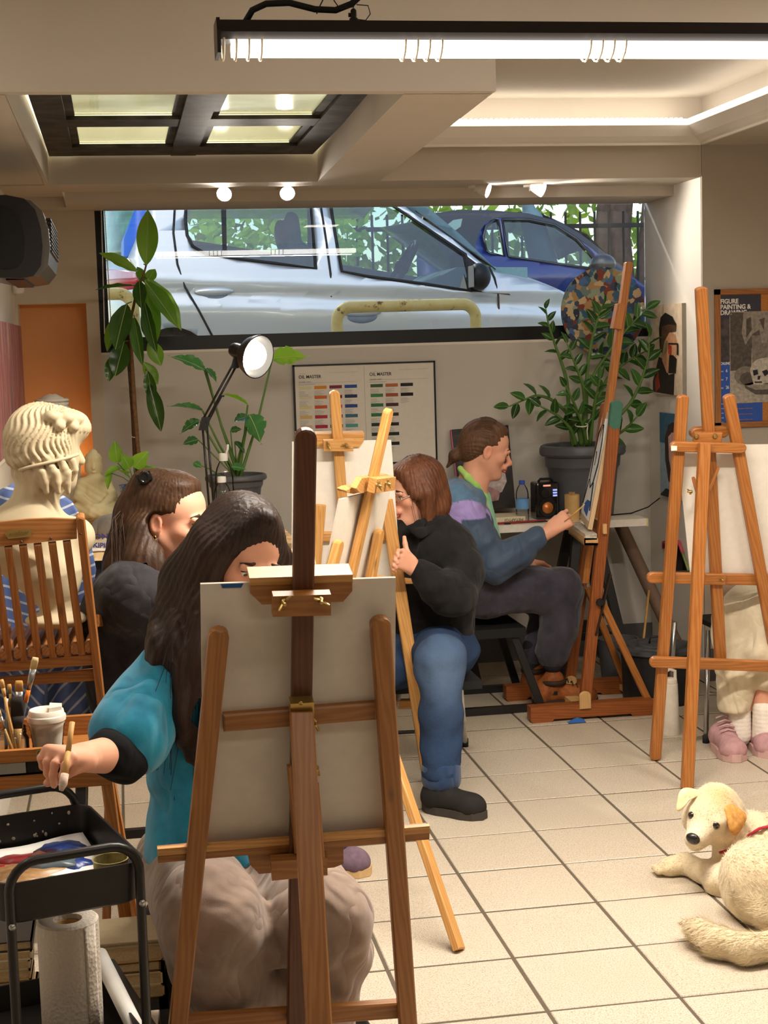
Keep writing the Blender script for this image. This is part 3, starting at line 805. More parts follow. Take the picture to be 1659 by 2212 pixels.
# ------------------------------------------------------------------ right easel
rp = Plane((1.93, 5.435, 0), (0.02, 1, .19)); NR = rp.n
e4 = thing('easel', (2.15, 5.3, 0), 'orange pine easel by the corkboard, strut foot just behind the dog', 'easel', 'easels')
fbar('leg', rp, (1415, 1640), (1475, 853), 24, .026, 'pine_orange', e4, -.014, r1=.010, r0=.008)
fbar('leg', rp, (1716, 1640), (1573, 852), 24, .026, 'pine_orange', e4, -.014, r1=.010, r0=.008)
fbar('mast', rp, (1556, 1424), (1514, 620), 25, .024, 'pine_orange', e4, .012, r1=.008)
fbar('crossbar', rp, (1447, 964), (1611, 968), 22, .02, 'pine_orange', e4, -.040, r0=.018, r1=.018)
fbar('crossbar', rp, (1397, 1247), (1740, 1254), 24, .02, 'pine_orange', e4, .012, r0=.018)
fbar('crossbar', rp, (1403, 1429), (1745, 1442), 24, .02, 'pine_orange', e4, -.040, r0=.018)
fbar('ledge_block', rp, (1520, 1250), (1567, 1251), 25, .018, 'pine_orange', e4, -.008)
fbar('clamp_bar', rp, (1490, 935), (1572, 932), 24, .03, 'pine_orange', e4, .035, r0=.02, r1=.02)
fbar('clamp_block', rp, (1498, 944), (1558, 944), 21, .024, 'pine_orange', e4, -.015)
for q in ((1504, 943), (1544, 942)):
    g = G(); g.lathe(rp.at(*q, -.026), [(.010, 0), (.010, .003), (.006, .008), (0.001, .009)], 10, -NR, True, True); mk('bolt', g, 'brass', e4, True, 40)
A = rp.at(1522, 958, -.062); B = PZ(1484, 1702, .004)
g = G(); g.bar(B, A, .042, .028, SX); mk('strut', g, 'pine_orange', e4)
for (a, b) in (((1508, 1070), (1497, 1030)), ((1530, 1062), (1552, 1008))):
    g = G(); A, B = rp.at(*a, -.06), rp.at(*b, -.01); g.bar(A, B, .012, .012, NR, .006, .006); mk('brace', g, 'pine_orange', e4)
wing_nut(rp.at(1495, 1062, -.065), -SX, (0, 0, 1), e4, 30)
wing_nut(rp.at(1557, 1250, -.02), -NR, (0, 0, 1), e4, 30, .6)
g = G(); A = rp.at(1456, 968, -.051); g.obox(A, SX, NR, (0, 0, 1), .011, .0006, .009); mk('price_sticker', g, 'board_white', e4, label='torn white sticker')
q = [rp.at(*p, .030) for p in ((1462, 962), (1705, 960), (1722, 1240), (1491, 1238))]
bo = thing('canvas_board', (q[2]+q[3])/2, 'wide pale board on the right-hand pine easel', 'canvas board', 'canvas boards')
g = G(); g.prism(q, NR*.006); mk('board', g, 'board_white', bo)

# ------------------------------------------------------------------ heavy studio easel seen from the side
e5 = thing('easel', (1.95, 6.12, 0), 'tall reddish studio easel on a heavy beam base, seen from the side', 'easel', 'easels')
def ybar(name, a, b, y, wpx, t, m, r1=0.0, r0=0.0, y2=None):
    A, B = P(*a, y), P(*b, y if y2 is None else y2); w = wpx*((A+B)/2)[1]/FPX
    g = G(); g.bar(A, B, w, t, nrm(np.cross((0, 1, 0), B-A)), r0, r1); return mk(name, g, m, e5)
bl, br = P(1147, 1558, 6.09), P(1412, 1553, 6.09); zb1 = .068
def beam(y):
    x0, x1 = bl[0], br[0]; g = G()
    g.prism([(x0+.01, y, .0), (x0+.09, y, .0), (x0+.10, y, .012), (x1-.10, y, .012), (x1-.09, y, 0), (x1, y, 0), (x1, y, zb1), (x0, y, zb1), (x0, y, .01)], (0, .06, 0))
    o = mk('base_beam', g, 'studio_red', e5); return o
beam(6.09); beam(6.50)
for x in (bl[0]+.52, bl[0]+.22):
    g = G(); g.box((x, 6.14, .02), (x+.055, 6.52, .045)); mk('base_crosspiece', g, 'cut_end', e5)
U0, U1 = P(1266, 1498, 6.12), P(1332, 866, 6.12)
g = G(); g.bar(P(1262, 1530, 6.12), U1, .047, .03, nrm(np.cross((0, 1, 0), U1-U0)), 0, .018); mk('upright', g, 'studio_red', e5)
g = G(); g.bar(U1-nrm(U1-U0)*.12, U1+nrm(U1-U0)*.001, .0485, .0315, nrm(np.cross((0, 1, 0), U1-U0)), 0.02, .018); mk('paint_patch', g, flat('teal_paint', '#3d6b5a', .5), e5, label='teal paint on the upright tip')
g = G(); g.bar(P(1229, 1480, 6.52), P(1311, 868, 6.52), .047, .03, nrm(np.cross((0, 1, 0), U1-U0)), 0, .018); mk('upright', g, 'studio_red', e5)
ybar('mast', (1262, 1260), (1358, 566), 6.32, 16, .04, 'pine_orange', r1=.006)
ybar('mast_slider', (1330, 711), (1341, 656), 6.29, 20, .05, 'pine_orange', r1=.006)
for q, y in (((1262, 1512), 6.10), ((1232, 1478), 6.50)):
    c = P(*q, y); g = G(); g.bar(c+V(0, -.012, -.035), c+V(0, -.012, .04), .05, .015, SX, 0, .02); mk('foot_block', g, 'cut_end', e5)
ybar('stay', (1404, 1522), (1302, 1305), 6.14, 16, .022, 'pine_orange')
ybar('stay', (1352, 1478), (1268, 1268), 6.46, 15, .022, 'pine_orange')
def xtube(name, a, b, r, m, parent):
    g = G(); g.tube([a, b], r, 12); return mk(name, g, m, parent, True, 40)
c = P(1294, 1300, 6.10); g = G(); g.lathe(c, [(.016, -.02), (.018, -.012), (.012, 0)], 8, (0, 1, 0), True, True); mk('knob', g, 'dark_metal', e5)
c = P(1269, 1264, 6.3); g = G(); g.lathe(c, [(.008, -.01), (.008, 0)], 10, (0, 1, 0), True, True); mk('bolt', g, 'steel', e5)
g = G(); A, B = P(1318, 1240, 6.11), P(1286, 1372, 6.11); g.bar(A, B, .008, .032, SX); mk('slot', g, 'dark_ledge', e5)
# paint tray and ledge
tr = [P(1228, 1152, 6.5), P(1262, 1178, 6.08), P(1292, 1178, 6.08), P(1284, 1150, 6.5)]
g = G(); g.prism(tr, (0, 0, .010)); mk('tray', g, 'cut_end', e5)
g = G(); g.prism([tr[0], tr[1], tr[1]+V(.006, 0, 0), tr[0]+V(.006, 0, 0)], (0, 0, .035)); mk('tray_side', g, 'cut_end', e5)
g = G(); g.prism([tr[1], tr[2], tr[2]+V(0, .008, 0), tr[1]+V(0, .008, 0)], (0, 0, .03)); mk('tray_side', g, 'cut_end', e5)
A, B = P(1240, 1133, 6.5), P(1277, 1160, 6.08)
g = G(); g.obox((A+B)/2, SX, (0, 0, 1), B-A, .025, .012, np.linalg.norm(B-A)/2); mk('ledge', g, flat('paint_crusted', '#b9b0a2', .7, var=.35, sc=60), e5, label='canvas ledge crusted with grey paint')
g = G(); g.obox((A+B)/2+V(.06, 0, .03), SX, (0, 0, 1), B-A, .008, .02, np.linalg.norm(B-A)/2); mk('ledge_back', g, 'cut_end', e5)
# portrait drawing on it
cq = [P(1303, 890, 6.48), P(1319, 890, 6.14), P(1270, 1143, 6.14), P(1252, 1118, 6.48)]
pc = thing('portrait_canvas', (cq[2]+cq[3])/2, 'white canvas with dark drawn lines on the studio easel, edge-on', 'canvas')
nn = nrm(np.cross(cq[1]-cq[0], cq[3]-cq[0])); nn = nn if nn[0] < 0 else -nn
g = G(); g.prism(cq, -nn*.018); mk('panel', g, 'mdf', pc)
def onq(u, v, o=.001): return cq[0]*(1-u)*(1-v)+cq[1]*u*(1-v)+cq[2]*u*v+cq[3]*(1-u)*v+nn*o
g = G(); g.prism([onq(.06, .06), onq(.94, .06), onq(.94, .94), onq(.06, .94)], nn*.0008); mk('paper', g, flat('paper_white', '#ecebe6', .8, var=.02), pc)
flat('charcoal', '#2b2b30', .9); flat('sketch_blue', '#3a62a8', .8)
g = G()
for path in ([(.2, .2), (.35, .12), (.6, .12), (.8, .25), (.85, .45), (.7, .62), (.5, .68), (.3, .6), (.2, .4), (.2, .2)], [(.25, .62), (.1, .85)], [(.75, .62), (.92, .85)], [(.4, .36), (.52, .42), (.5, .48)]):
    for a, b in zip(path[:-1], path[1:]): g.tube([onq(*a, .003), onq(*b, .003)], .004, 5)
mk('drawn_lines', g, 'charcoal', pc)
g = G(); g.prism([onq(.2, .8, .002), onq(.8, .78, .002), onq(.7, .92, .002), onq(.3, .9, .002)], nn*.0008); mk('blue_patch', g, 'sketch_blue', pc)
# ------------------------------------------------------------------ pendant lamp
pl_ = thing('pendant_lamp', (1.2, 3.6, 2.3), 'long black pendant lamp with a glowing fluorescent tube along the top', 'ceiling lamp')
ya = 3.60; A0 = P(470, 50, ya); zt_, zb_ = A0[2], P(470, 88, ya)[2]; xa, xb = A0[0], A0[0]+1.50
g = G(); g.prism([(xa, ya-.03, zb_-.002), (xa, ya-.045, zb_+.012), (xa, ya-.04, zt_), (xa, ya+.04, zt_), (xa, ya+.045, zb_+.012), (xa, ya+.03, zb_-.002)], (xb-xa, 0, 0)); mk('housing', g, flat('lamp_black', '#1a1310', .35), pl_)
for x in (xa-.006, xb):
    g = G(); g.prism([(x, ya-.05, zb_-.035), (x, ya-.055, zb_+.015), (x, ya-.045, zt_+.004), (x, ya+.045, zt_+.004), (x, ya+.055, zb_+.015), (x, ya+.05, zb_-.035)], (.008, 0, 0)); mk('end_cap', g, 'lamp_black', pl_)
for dy in (-.022, .022):
    g = G(); g.tube([(xa+.03, ya+dy, zb_-.018), (xb-.02, ya+dy, zb_-.018)], .016, 12); mk('tube', g, 'tube_glow', pl_, True, label='glowing tube')
flat('cream_plastic', '#e8dcc4', .4)
for gx in (.005, .42, .86):
    for k in range(4):
        g = G(); x = xa+gx+k*.0285+.004; pts = [(x, ya-.05*math.cos(t)*1.0, zb_-.002-.042*math.sin(t)) for t in np.linspace(0, PI, 9)]
        g.tube(pts, .0025, 6); mk('tube_clip', g, 'cream_plastic', pl_, True)
c = P(764, 40, ya); g = G(); g.lathe((c[0], ya, zt_), [(.012, 0), (.010, .012), (.007, .014), (.007, .03), (.004, .034)], 12, cap1=True); g.tube([(c[0]-.012, ya, zt_+.02), (c[0], ya, zt_+.02)], .005, 8)
mk('hanger_clamp', g, 'lamp_black', pl_, True, 40)
g = G(); g.tube([(c[0], ya, zt_+.03), (c[0], ya, 2.75)], .0012, 6); mk('hanger_wire', g, 'dark_metal', pl_)
g = G(); pts = [P(*q, ya) for q in ((530, 48), (545, 22), (575, 8), (625, 6), (680, 20), (725, 22), (760, 8), (790, -20), (800, -60))]; 
g.tube(pts+[V(pts[-1][0], ya, 2.75)], .0075, 10); mk('power_cable', g, 'rubber', pl_, True)
g = G(); pts = [P(*q, ya-.03) for q in ((770, 10), (795, 12), (800, 30), (790, 44), (772, 42))]; g.tube(pts, .0012, 6)
pts = [P(*q, ya-.02) for q in ((765, 14), (735, 20), (722, 2), (716, -14))]; g.tube(pts, .0014, 6); pts = [P(*q, ya-.02) for q in ((700, -5), (690, 15), (684, 30))]; g.tube(pts, .0014, 6)
mk('loose_wire', g, 'rubber', pl_, True)
o = area('pendant_light', (xa+.75, ya, zb_-.045), 1.4, .06, 84); o.rotation_euler = (0, 0, 0)

# ------------------------------------------------------------------ spots under the window beam
wh = flat('spot_white', '#e9e4da', .4)
for k, (px, py, aim) in enumerate(((485, 415, (-.25, -.9, -.45)), (620, 410, (.0, -.9, -.5)), (1050, 408, (.85, -.5, -.35)), (1168, 403, (.8, -.55, -.4)))):
    c = P(px, py, 6.86); a = nrm(aim); c = V(c[0], 6.86, min(c[2], 2.262)) 
    lab = ('leftmost glowing spotlight under the ceiling above the window', 'second glowing spotlight from the left above the window', 'glowing spotlight turned right above the blue car', 'rightmost spotlight above the window, turned right')[k]
    t = thing('spotlight', c, lab, 'spotlight', 'spotlights above the window')
    g = G(); g.lathe(c-a*.05, [(.012, 0), (.022, .01), (.031, .045), (.034, .06), (.033, .061)], 18, a, True); mk('shade', g, wh, t, True, 50)
    g = G(); g.lathe(c+a*.004, [(.031, 0), (.02, .006), (.001, .008)], 18, a, True, True); mk('bulb', g, 'spot_glow', t, True)
    g = G(); g.tube([c-a*.03, V(c[0]-a[0]*.05, c[1]-a[1]*.05+.02, 2.262), V(c[0]-a[0]*.05, c[1]-a[1]*.05+.02, ZS)], .006, 8); g.lathe((c[0]-a[0]*.05, c[1]-a[1]*.05+.02, ZS-.010), [(.03, 0), (.03, .010)], 16, cap0=True); mk('mount', g, wh, t, True, 40)
    l = bpy.data.lights.new('spot_beam', 'SPOT'); l.energy = 15; l.spot_size = math.radians(95); l.spot_blend = .6; l.color = (1, .90, .78); l.shadow_soft_size = .03
    lo = bpy.data.objects.new('spot_beam', l); COL.objects.link(lo); lo.location = tuple(c+a*.03)
    lo.rotation_euler = Vector(a).to_track_quat('-Z', 'Y').to_euler()
# ------------------------------------------------------------------ air conditioner on the left wall
ac = thing('air_conditioner', (XL, 5.8, 1.85), 'dark rounded air conditioner high on the left wall', 'air conditioner')
acm = flat('ac_dark', '#171412', .45, .4); acg = flat('ac_grille', '#5d5751', .4, .5, .4)
prof = [(-.449, 2.115), (-.33, 2.118), (-.262, 2.105), (-.225, 2.07), (-.208, 2.01), (-.205, 1.95), (-.215, 1.89), (-.245, 1.855), (-.29, 1.848), (-.38, 1.853), (-.449, 1.87)]
g = G(); g.prism([(x, 5.42, z) for x, z in prof], (0, .75, 0)); mk('body', g, acg, ac)
pr2 = [(-.449+(x+.449)*.9, 1.98+(z-1.98)*1.03) for x, z in prof]
g = G(); g.prism([(x, 5.392, z) for x, z in pr2], (0, .05, 0)); mk('end_cap', g, acm, ac)
g = G(); g.prism([(-.449+(x+.449)*.66, 5.388, 1.985+(z-1.985)*.80) for x, z in prof], (0, .005, 0)); mk('end_panel', g, flat('ac_black', '#0d0b0a', .4), ac)
for k in range(9):
    z = 1.935+k*.0135; g = G(); g.box((-.216, 5.46, z), (-.200, 6.1, z+.006)); mk('louvre', g, acm, ac)
g = G(); g.box((-.36, 5.46, 1.842), (-.30, 6.12, 1.853)); mk('air_outlet', g, flat('ac_black', '#171412'), ac)
pb = thing('pipe_cover', (XL+.025, 7.2, 1.86), 'small white pipe cover in the corner below the air conditioner', 'pipe cover')
g = G(); g.lathe((XL+.03, 7.16, 1.862), [(.001, -.004), (.022, 0), (.027, .01), (.027, .06), (.02, .07)], 16, cap1=True); mk('cover', g, 'white_paint', pb, True, 40)
# ------------------------------------------------------------------ OSB workbench
def osb():
    m = MB('osb', .75, .25); v = m.coord('World')
    n = m.voro(m.coord('World', (18, 46, 30), (0, 0, .5)), 1.0, out='Color'); n2 = m.voro(m.coord('World', (50, 20, 30), (0, 0, -.4)), 1.0, out='Color')
    sp = m.N.new('ShaderNodeSeparateColor'); m.L.new(n, sp.inputs[0]); sp2 = m.N.new('ShaderNodeSeparateColor'); m.L.new(n2, sp2.inputs[0])
    f = m.math('MULTIPLY', m.math('ADD', sp.outputs[0], sp2.outputs[1]), .5)
    m.col(m.ramp(f, [(.2, srgb('#c79a62')), (.5, srgb('#dcb885')), (.8, srgb('#ead0a2'))])); m.bump(f, .2, .003); reg('osb', m)
osb()
ZB = .87
wb = thing('workbench', (.1, 6.3, 0), 'big chipboard workbench under the window behind the women', 'workbench')
g = G(); g.prism([(XL+.003, 5.60, ZB-.028), (.628, 5.60, ZB-.028), (.618, 7.10, ZB-.028), (XL+.003, 7.10, ZB-.028)], (0, 0, .028)); mk('worktop', g, 'osb', wb)
g = G(); g.box((XL+.02, 5.66, ZB-.10), (.60, 5.70, ZB-.028)); mk('apron', g, 'black_paint', wb)
for x, y in ((-.42, 5.68), (.56, 5.68), (-.42, 7.04), (.56, 7.04)):
    g = G(); g.box((x-.025, y-.025, 0), (x+.025, y+.025, ZB-.028)); mk('leg', g, 'black_paint', wb)
oc = thing('niche_glow_cabinet', (-.1, 6.6, 0), 'added orange cabinet standing for the lit niche under the workbench', 'cabinet')  # added box, its orange stands for the lit lower part of the niche
g = G(); g.box((-.42, 6.2, .02), (.10, 6.9, .74)); mk('body', g, 'orange_paint', oc)
for x in (-.41, -.155):
    g = G(); g.box((x, 6.185, .04), (x+.245, 6.2, .73)); dr = mk('door', g, 'orange_paint', oc)
    g = G(); g.box((x+(.2 if x < -.3 else .03), 6.172, .55), (x+(.215 if x < -.3 else .045), 6.185, .64)); mk('handle', g, 'dark_metal', dr)
# ------------------------------------------------------------------ white desk on black trestles
ZD = .745
dk = thing('white_desk', (2.0, 7.05, 0), 'narrow white desk on black trestles along the window wall', 'desk')
g = G(); g.box((1.15, 6.82, ZD-.034), (2.40, 7.337, ZD)); mk('desktop', g, flat('desk_white', '#ece5d8', .45), dk)
g = G(); g.box((2.393, 6.818, ZD-.036), (2.402, 6.86, ZD+.001)); mk('tape_corner', g, flat('yellow_tape', '#e0cf9a', .6), dk)
for cx in (1.42, 2.16):
    for sy in (-1, 1):
        for sx in (-1, 1):
            g = G(); top = V(cx+sx*.04, 7.07+sy*.05, ZD-.035); bot = V(cx+sx*.16, 7.07+sy*.20, 0.0); g.bar(bot, top, .045, .03, (1, 0, 0)); mk('leg', g, 'black_paint', dk)
    g = G(); g.box((cx-.05, 6.88, ZD-.07), (cx+.05, 7.26, ZD-.034)); mk('trestle_head', g, 'black_paint', dk)
    for sy in (-1, 1):
        g = G(); g.box((cx-.13, 7.07+sy*.155-.012, .17), (cx+.13, 7.07+sy*.155+.012, .205)); mk('trestle_rail', g, 'black_paint', dk)
# ------------------------------------------------------------------ the street beyond the window
ZG = 1.12
g = G(); g.box((-14, 7.66, ZG-.3), (22, 24, ZG)); o = struct('street_ground', g, 'asphalt')
g = G(); g.box((-14, 7.58, .0), (22, 7.68, 1.60)); struct('trim_outer_curb', g, flat('concrete', '#b5afa5', .9))
def car_paint(key, c, met=.55, rough=.28):
    c = srgb(c); m = MB(key, rough, .5, met, .8); m.b.inputs['Coat Roughness'].default_value = .06
    n = m.noise(m.coord('World'), 900, 2); m.col(m.ramp(n, [(.3, tuple(x*.93 for x in c)), (.7, c)])); reg(key, m)
car_paint('silver_paint', '#d3d2cd'); car_paint('navy_paint', '#1c2f6e', .2, .3); car_paint('black_car', '#22242a', .2, .3)
flat('car_black', '#17181b', .5); flat('seat_fabric', '#6f8790', .9); flat('dash_grey', '#7fa0a4', .7); flat('lamp_red', '#b3202c', .25, .5, coat=.8); flat('lamp_pink', '#dba6a8', .2, .5, coat=.8)
flat('reflection_blue', '#1e62c8', .3, coat=.6)
def panel(name, outline, holes, y0, belt, lean, bulge, m, parent, side=1, step=.06):
    """pressed body side: outline with window holes, curved in and out by height"""
    bm = bmesh.new(); eds = []
    for loop in [outline]+list(holes):
        vs = [bm.verts.new((P(px, py, y0)[0], 0, P(px, py, y0)[2])) for px, py in loop]
        eds += [bm.edges.new((vs[i], vs[(i+1) % len(vs)])) for i in range(len(vs))]
    bmesh.ops.triangle_fill(bm, use_beauty=True, use_dissolve=False, edges=eds)
    zs = [v.co.z for v in bm.verts]; xs = [v.co.x for v in bm.verts]
    for z in np.arange(min(zs), max(zs), step*.7):
        bmesh.ops.bisect_plane(bm, geom=bm.verts[:]+bm.edges[:]+bm.faces[:], plane_co=(0, 0, z), plane_no=(0, 0, 1), dist=1e-5)
    for x in np.arange(min(xs), max(xs), step*3):
        bmesh.ops.bisect_plane(bm, geom=bm.verts[:]+bm.edges[:]+bm.faces[:], plane_co=(x, 0, 0), plane_no=(1, 0, 0), dist=1e-5)
    for v in bm.verts:
        v.co.y = y0+side*bulge(v.co.x, v.co.z)
    bmesh.ops.recalc_face_normals(bm, faces=bm.faces[:])
    bm.verts.index_update()
    vv = [tuple(v.co) for v in bm.verts]; ff = [tuple(v.index for v in f.verts) for f in bm.faces]; bm.free()
    o = mesh_obj(name, vv, ff, m, parent, True, sharp=40)
    md = o.modifiers.new('sheet', 'SOLIDIFY'); md.thickness = .003; md.offset = 0
    return o
YC = 9.4
car = thing('silver_car', (P(700, 600, YC)[0], YC+.8, ZG), 'silver hatchback parked close outside the window', 'car')
zbelt = P(700, 585, YC)[2]; zcr = P(700, 600, YC)[2]
def bul(x, z):
    # belt slopes upward to the rear; crease below it
    b = zbelt+(x-P(700, 585, YC)[0])*(-.055)
    d = z-b
    if d > 0: return .34*d+.05
    e = -d
    return .05-.055*math.sin(min(e/.20, 1)*PI/2)+(.03*math.sin(min(max((e-.10)/.12, 0), 1)*PI))+max(0, e-.30)*.12
rw = [(405, 425), (403, 470), (406, 505), (418, 530), (445, 546), (520, 558), (600, 568), (685, 579), (680, 425)]
fw = [(722, 425), (730, 500), (741, 585), (800, 597), (920, 613), (1019, 628), (1013, 548), (930, 488), (842, 425)]
arch = [(455, 770)]+[(375+84*math.cos(a), 791-84*math.sin(a)) for a in np.linspace(.25, PI-.5, 12)]+[(300, 735)]
outl = [(1345, 770)]+arch+[(298, 640), (300, 590), (276, 556), (300, 500), (330, 425), (340, 415), (858, 415), (905, 455), (985, 512), (1066, 584), (1100, 592), (1150, 603), (1205, 623), (1250, 645), (1310, 690), (1340, 730)]
panel('body_side', outl, [rw, fw], YC, zbelt, .3, bul, 'silver_paint', car)
def on_side(px, py, off=.0):
    p = P(px, py, YC); p[1] = YC+bul(p[0], p[2])-off; return p
def seal(name, pts, r, m, parent, off=.004, closed=True):
    g = G(); q = [on_side(*p, off) for p in pts]; g.tube(q+([q[0]] if closed else []), r, 6); return mk(name, g, m, parent, True)
seal('window_seal', rw, .010, 'car_black', car); seal('window_seal', fw, .010, 'car_black', car)
for loop in (rw, fw):
    q = [on_side(*p, -.012) for p in loop]; g = G(); g.add(q, [tuple(range(len(q)))]); mk('window_pane', g, 'car_glass', car)
q = [on_side(*p, .003) for p in ((482, 425), (493, 425), (492, 551), (483, 550))]; g = G(); g.prism(q, (0, .015, 0)); mk('quarter_bar', g, 'car_black', car)
g = G(); g.prism([on_side(*p, .003) for p in ((1008, 545), (1034, 566), (1104, 637), (1019, 629))], (0, .01, 0)); mk('sail_panel', g, 'car_black', car)
for pts in ([(381, 425), (376, 500), (384, 570), (400, 620), (430, 672), (466, 740)], [(700, 425), (710, 520), (716, 590), (719, 765)], [(1062, 575), (1072, 600), (1078, 640), (1081, 765)]):
    seal('door_gap', pts, .007, 'car_black', car, .006, False)
for hx, hy in ((463, 634), (782, 679)):
    c = on_side(hx, hy); g = G(); g.ell(c+V(0, .005, -.012), (.10, .02, .045), 18, 10); mk('handle_recess', g, flat('recess_silver', '#8f97a3', .4, metal=.4), car, True)
    g = G(); g.ell(c+V(0, -.014, .012), (.12, .016, .026), 18, 10); mk('door_handle', g, 'silver_paint', car, True)
# rear corner with lamp, hatch glass and a painted blue reflection
def corner(name, pxs, pys, m, off=0.0):
    """curved strip round the rear corner between two pixel curves"""
    def fn(u, v):
        px = pxs[0]+(pxs[1]-pxs[0])*u; py = pys[0](px)*(1-v)+pys[1](px)*v
        p = P(px, py, YC); k = max(0, (302-px)/90); p[1] = YC+bul(p[0], p[2])+k*k*.5-off; return p
    g = G(); g.grid(fn, 10, 8, .012); return mk(name, g, m, car, True)
corner('rear_quarter', (303, 200), (lambda x: 556, lambda x: 770), 'silver_paint')
corner('tail_lamp', (300, 218), (lambda x: 590-(300-x)*.22, lambda x: 622+(300-x)*.16), 'lamp_red', .012)
corner('tail_lamp_reverser', (294, 222), (lambda x: 590-(300-x)*.2, lambda x: 600+(300-x)*.02), 'lamp_pink', .018)
corner('rear_pillar', (330, 262), (lambda x: 415+max(0, 305-x)*2.4, lambda x: 556 if x < 280 else 556-(x-280)*2.6), 'reflection_blue', -.01)  # blue reflection at the screen edge, painted as colour
corner('hatch_glass', (310, 200), (lambda x: 415, lambda x: 552), flat('hatch_dark', '#4f7a5e', .15, .6, coat=1.0, var=.6, sc=9), -.035)  # mottled green: reflections put into the glass colour
# wheel arch, wheel, hood and screen
def wheel(x, y, parent, r=.29):
    g = G(); g.lathe((x, y, ZG+r), [(.05, -.01), (.16, 0), (.20, -.01), (r-.02, .0), (r, .03), (r, .15), (r-.02, .18), (.05, .18)], 28, (0, 1, 0)); mk('wheel', g, flat('tyre_rubber', '#2c2d2e', .9), parent, True, 40)
for xw in (.33, 2.75):
    for yw in (YC+.06, YC+1.25): wheel(xw, yw, car)
c = P(375, 800, YC+.12); g = G(); g.lathe(c, [(.30, 0), (.30, .3)], 24, (0, 1, 0), True); mk('wheel_well', g, 'car_black', car)
def hood(u, v):
    px = 1095+(1345-1095)*u; py = np.interp(px, [1095, 1150, 1205, 1250, 1310, 1345], [592, 603, 623, 645, 690, 735])
    p = on_side(px, py); return p+V(0, v*1.4, .10*math.sin(v*PI)*(1-u*.5))
g = G(); g.grid(hood, 14, 14, .012); mk('bonnet', g, 'silver_paint', car, True)
def screen(u, v):
    a = on_side(905+(1072-905)*u, 455+(586-455)*u); return a+V(.02+.16*math.sin(v*PI)*1.0, v*1.36+.03, .02)
g = G(); g.grid(screen, 8, 12, .006); mk('windscreen', g, 'car_glass', car, True)
g = G(); g.tube([on_side(1085, 588, -.1), on_side(1105, 590, -.35), on_side(1100, 578, -.6)], .012, 8); g.tube([on_side(1112, 596, -.08), on_side(1140, 601, -.3)], .010, 6); mk('wiper', g, 'car_black', car, True)
def roof(u, v):
    a = on_side(330+(870-330)*u, 420); return a+V(0, v*1.3, .05*math.sin(v*PI))
g = G(); g.grid(roof, 6, 8, .02); mk('roof', g, 'silver_paint', car, True)
# far side, cabin
def bul2(x, z): return bul(x, z)
fo = [(1250, 770), (200, 770), (215, 600), (300, 425), (320, 415), (860, 415), (985, 512), (1066, 584), (1150, 610)]
fr = [(400, 425), (400, 520), (660, 560), (655, 425)]; ff_ = [(700, 425), (715, 570), (970, 610), (960, 548), (830, 425)]
panel('far_side', fo, [fr, ff_], YC+1.48, zbelt, .3, bul2, 'seat_fabric', car, side=-1)
def seat(cx, cy, m):
    f = F(); f.box((cx, cy, ZG+.50), (.24, .24, .07), .05).cap((cx-.22, cy, ZG+.50), (cx-.36, cy, ZG+1.05), .10, .08, .05, 2.2, (0, 1, 0)).cap((cx-.39, cy, ZG+1.17), (cx-.40, cy, ZG+1.27), .055, .05, .02, 1.9, (0, 1, 0))
    sculpt('seat', f, (cx-.6, cy-.35, ZG+.35), (cx+.4, cy+.35, ZG+1.4), .03, m, car, 2)
xf, xr_ = P(770, 600, YC+.4)[0], P(470, 600, YC+.4)[0]
for cx in (xf, xr_):
    for cy in (YC+.45, YC+1.05): seat(cx, cy, 'seat_fabric')
c = P(868, 578, YC+.48); g = G(); ax = nrm((-.85, 0, .5)); e1 = V(0, 1, 0); e2_ = np.cross(ax, e1)
g.tube([c+(e1*math.cos(t)+e2_*math.sin(t))*.185 for t in np.linspace(0, 2*PI, 33)], .016, 8); g.tube([c-e1*.17, c, c+e1*.17], .014, 6); g.tube([c, c-e2_*.17], .014, 6); g.ell(c, .05, 10, 6); mk('steering_wheel', g, 'car_black', car, True)
g = G(); c = P(985, 605, YC+.6); g.prism([c+V(-.32, -.5, -.05), c+V(-.10, -.5, .06), c+V(.35, -.5, .05), c+V(.35, -.5, -.3), c+V(-.25, -.5, -.3)], (0, 1.2, 0)); mk('dashboard', g, 'dash_grey', car)
mc = on_side(1030, 598, .10); f = F().ell(mc, (.075, .085, .085), .03).cap(mc+V(.02, .02, -.03), mc+V(.06, .12, -.05), .03, .03, .04)
f.cut(mc+V(-.045, 0, 0), (-1, 0, 0)); sculpt('wing_mirror', f, mc-.2, mc+.2, .015, 'car_black', car, 2)
g = G(); g.obox(mc+V(-.048, 0, 0), (0, 1, 0), (0, 0, 1), (1, 0, 0), .065, .065, .003); mk('mirror_glass', g, 'steel', car)
# second car behind
YB = 12.4
bc = thing('blue_car', (P(1150, 560, YB)[0], YB+.7, ZG), 'dark blue small car with black roof parked behind the silver one', 'car')
zb2 = P(1150, 560, YB)[2]
def bulb(x, z): d = z-zb2; return .34*d if d > 0 else -.05*math.sin(min(-d/.3, 1)*PI)
bo_ = [(1440, 800), (890, 800), (900, 560), (915, 490), (935, 462), (985, 453), (1060, 452), (1150, 460), (1215, 478), (1262, 508), (1310, 550), (1365, 600), (1420, 640)]
bw1 = [(1052, 540), (1048, 510), (1056, 486), (1074, 473), (1083, 472), (1090, 553), (1060, 547)]
bw2 = [(1092, 472), (1150, 472), (1205, 484), (1250, 515), (1300, 578), (1290, 583), (1200, 570), (1099, 554)]
panel('body_side', bo_, [bw1, bw2], YB, zb2, .3, bulb, 'navy_paint', bc)
def on_b(px, py, off=0.0):
    p = P(px, py, YB); p[1] = YB+bulb(p[0], p[2])-off; return p
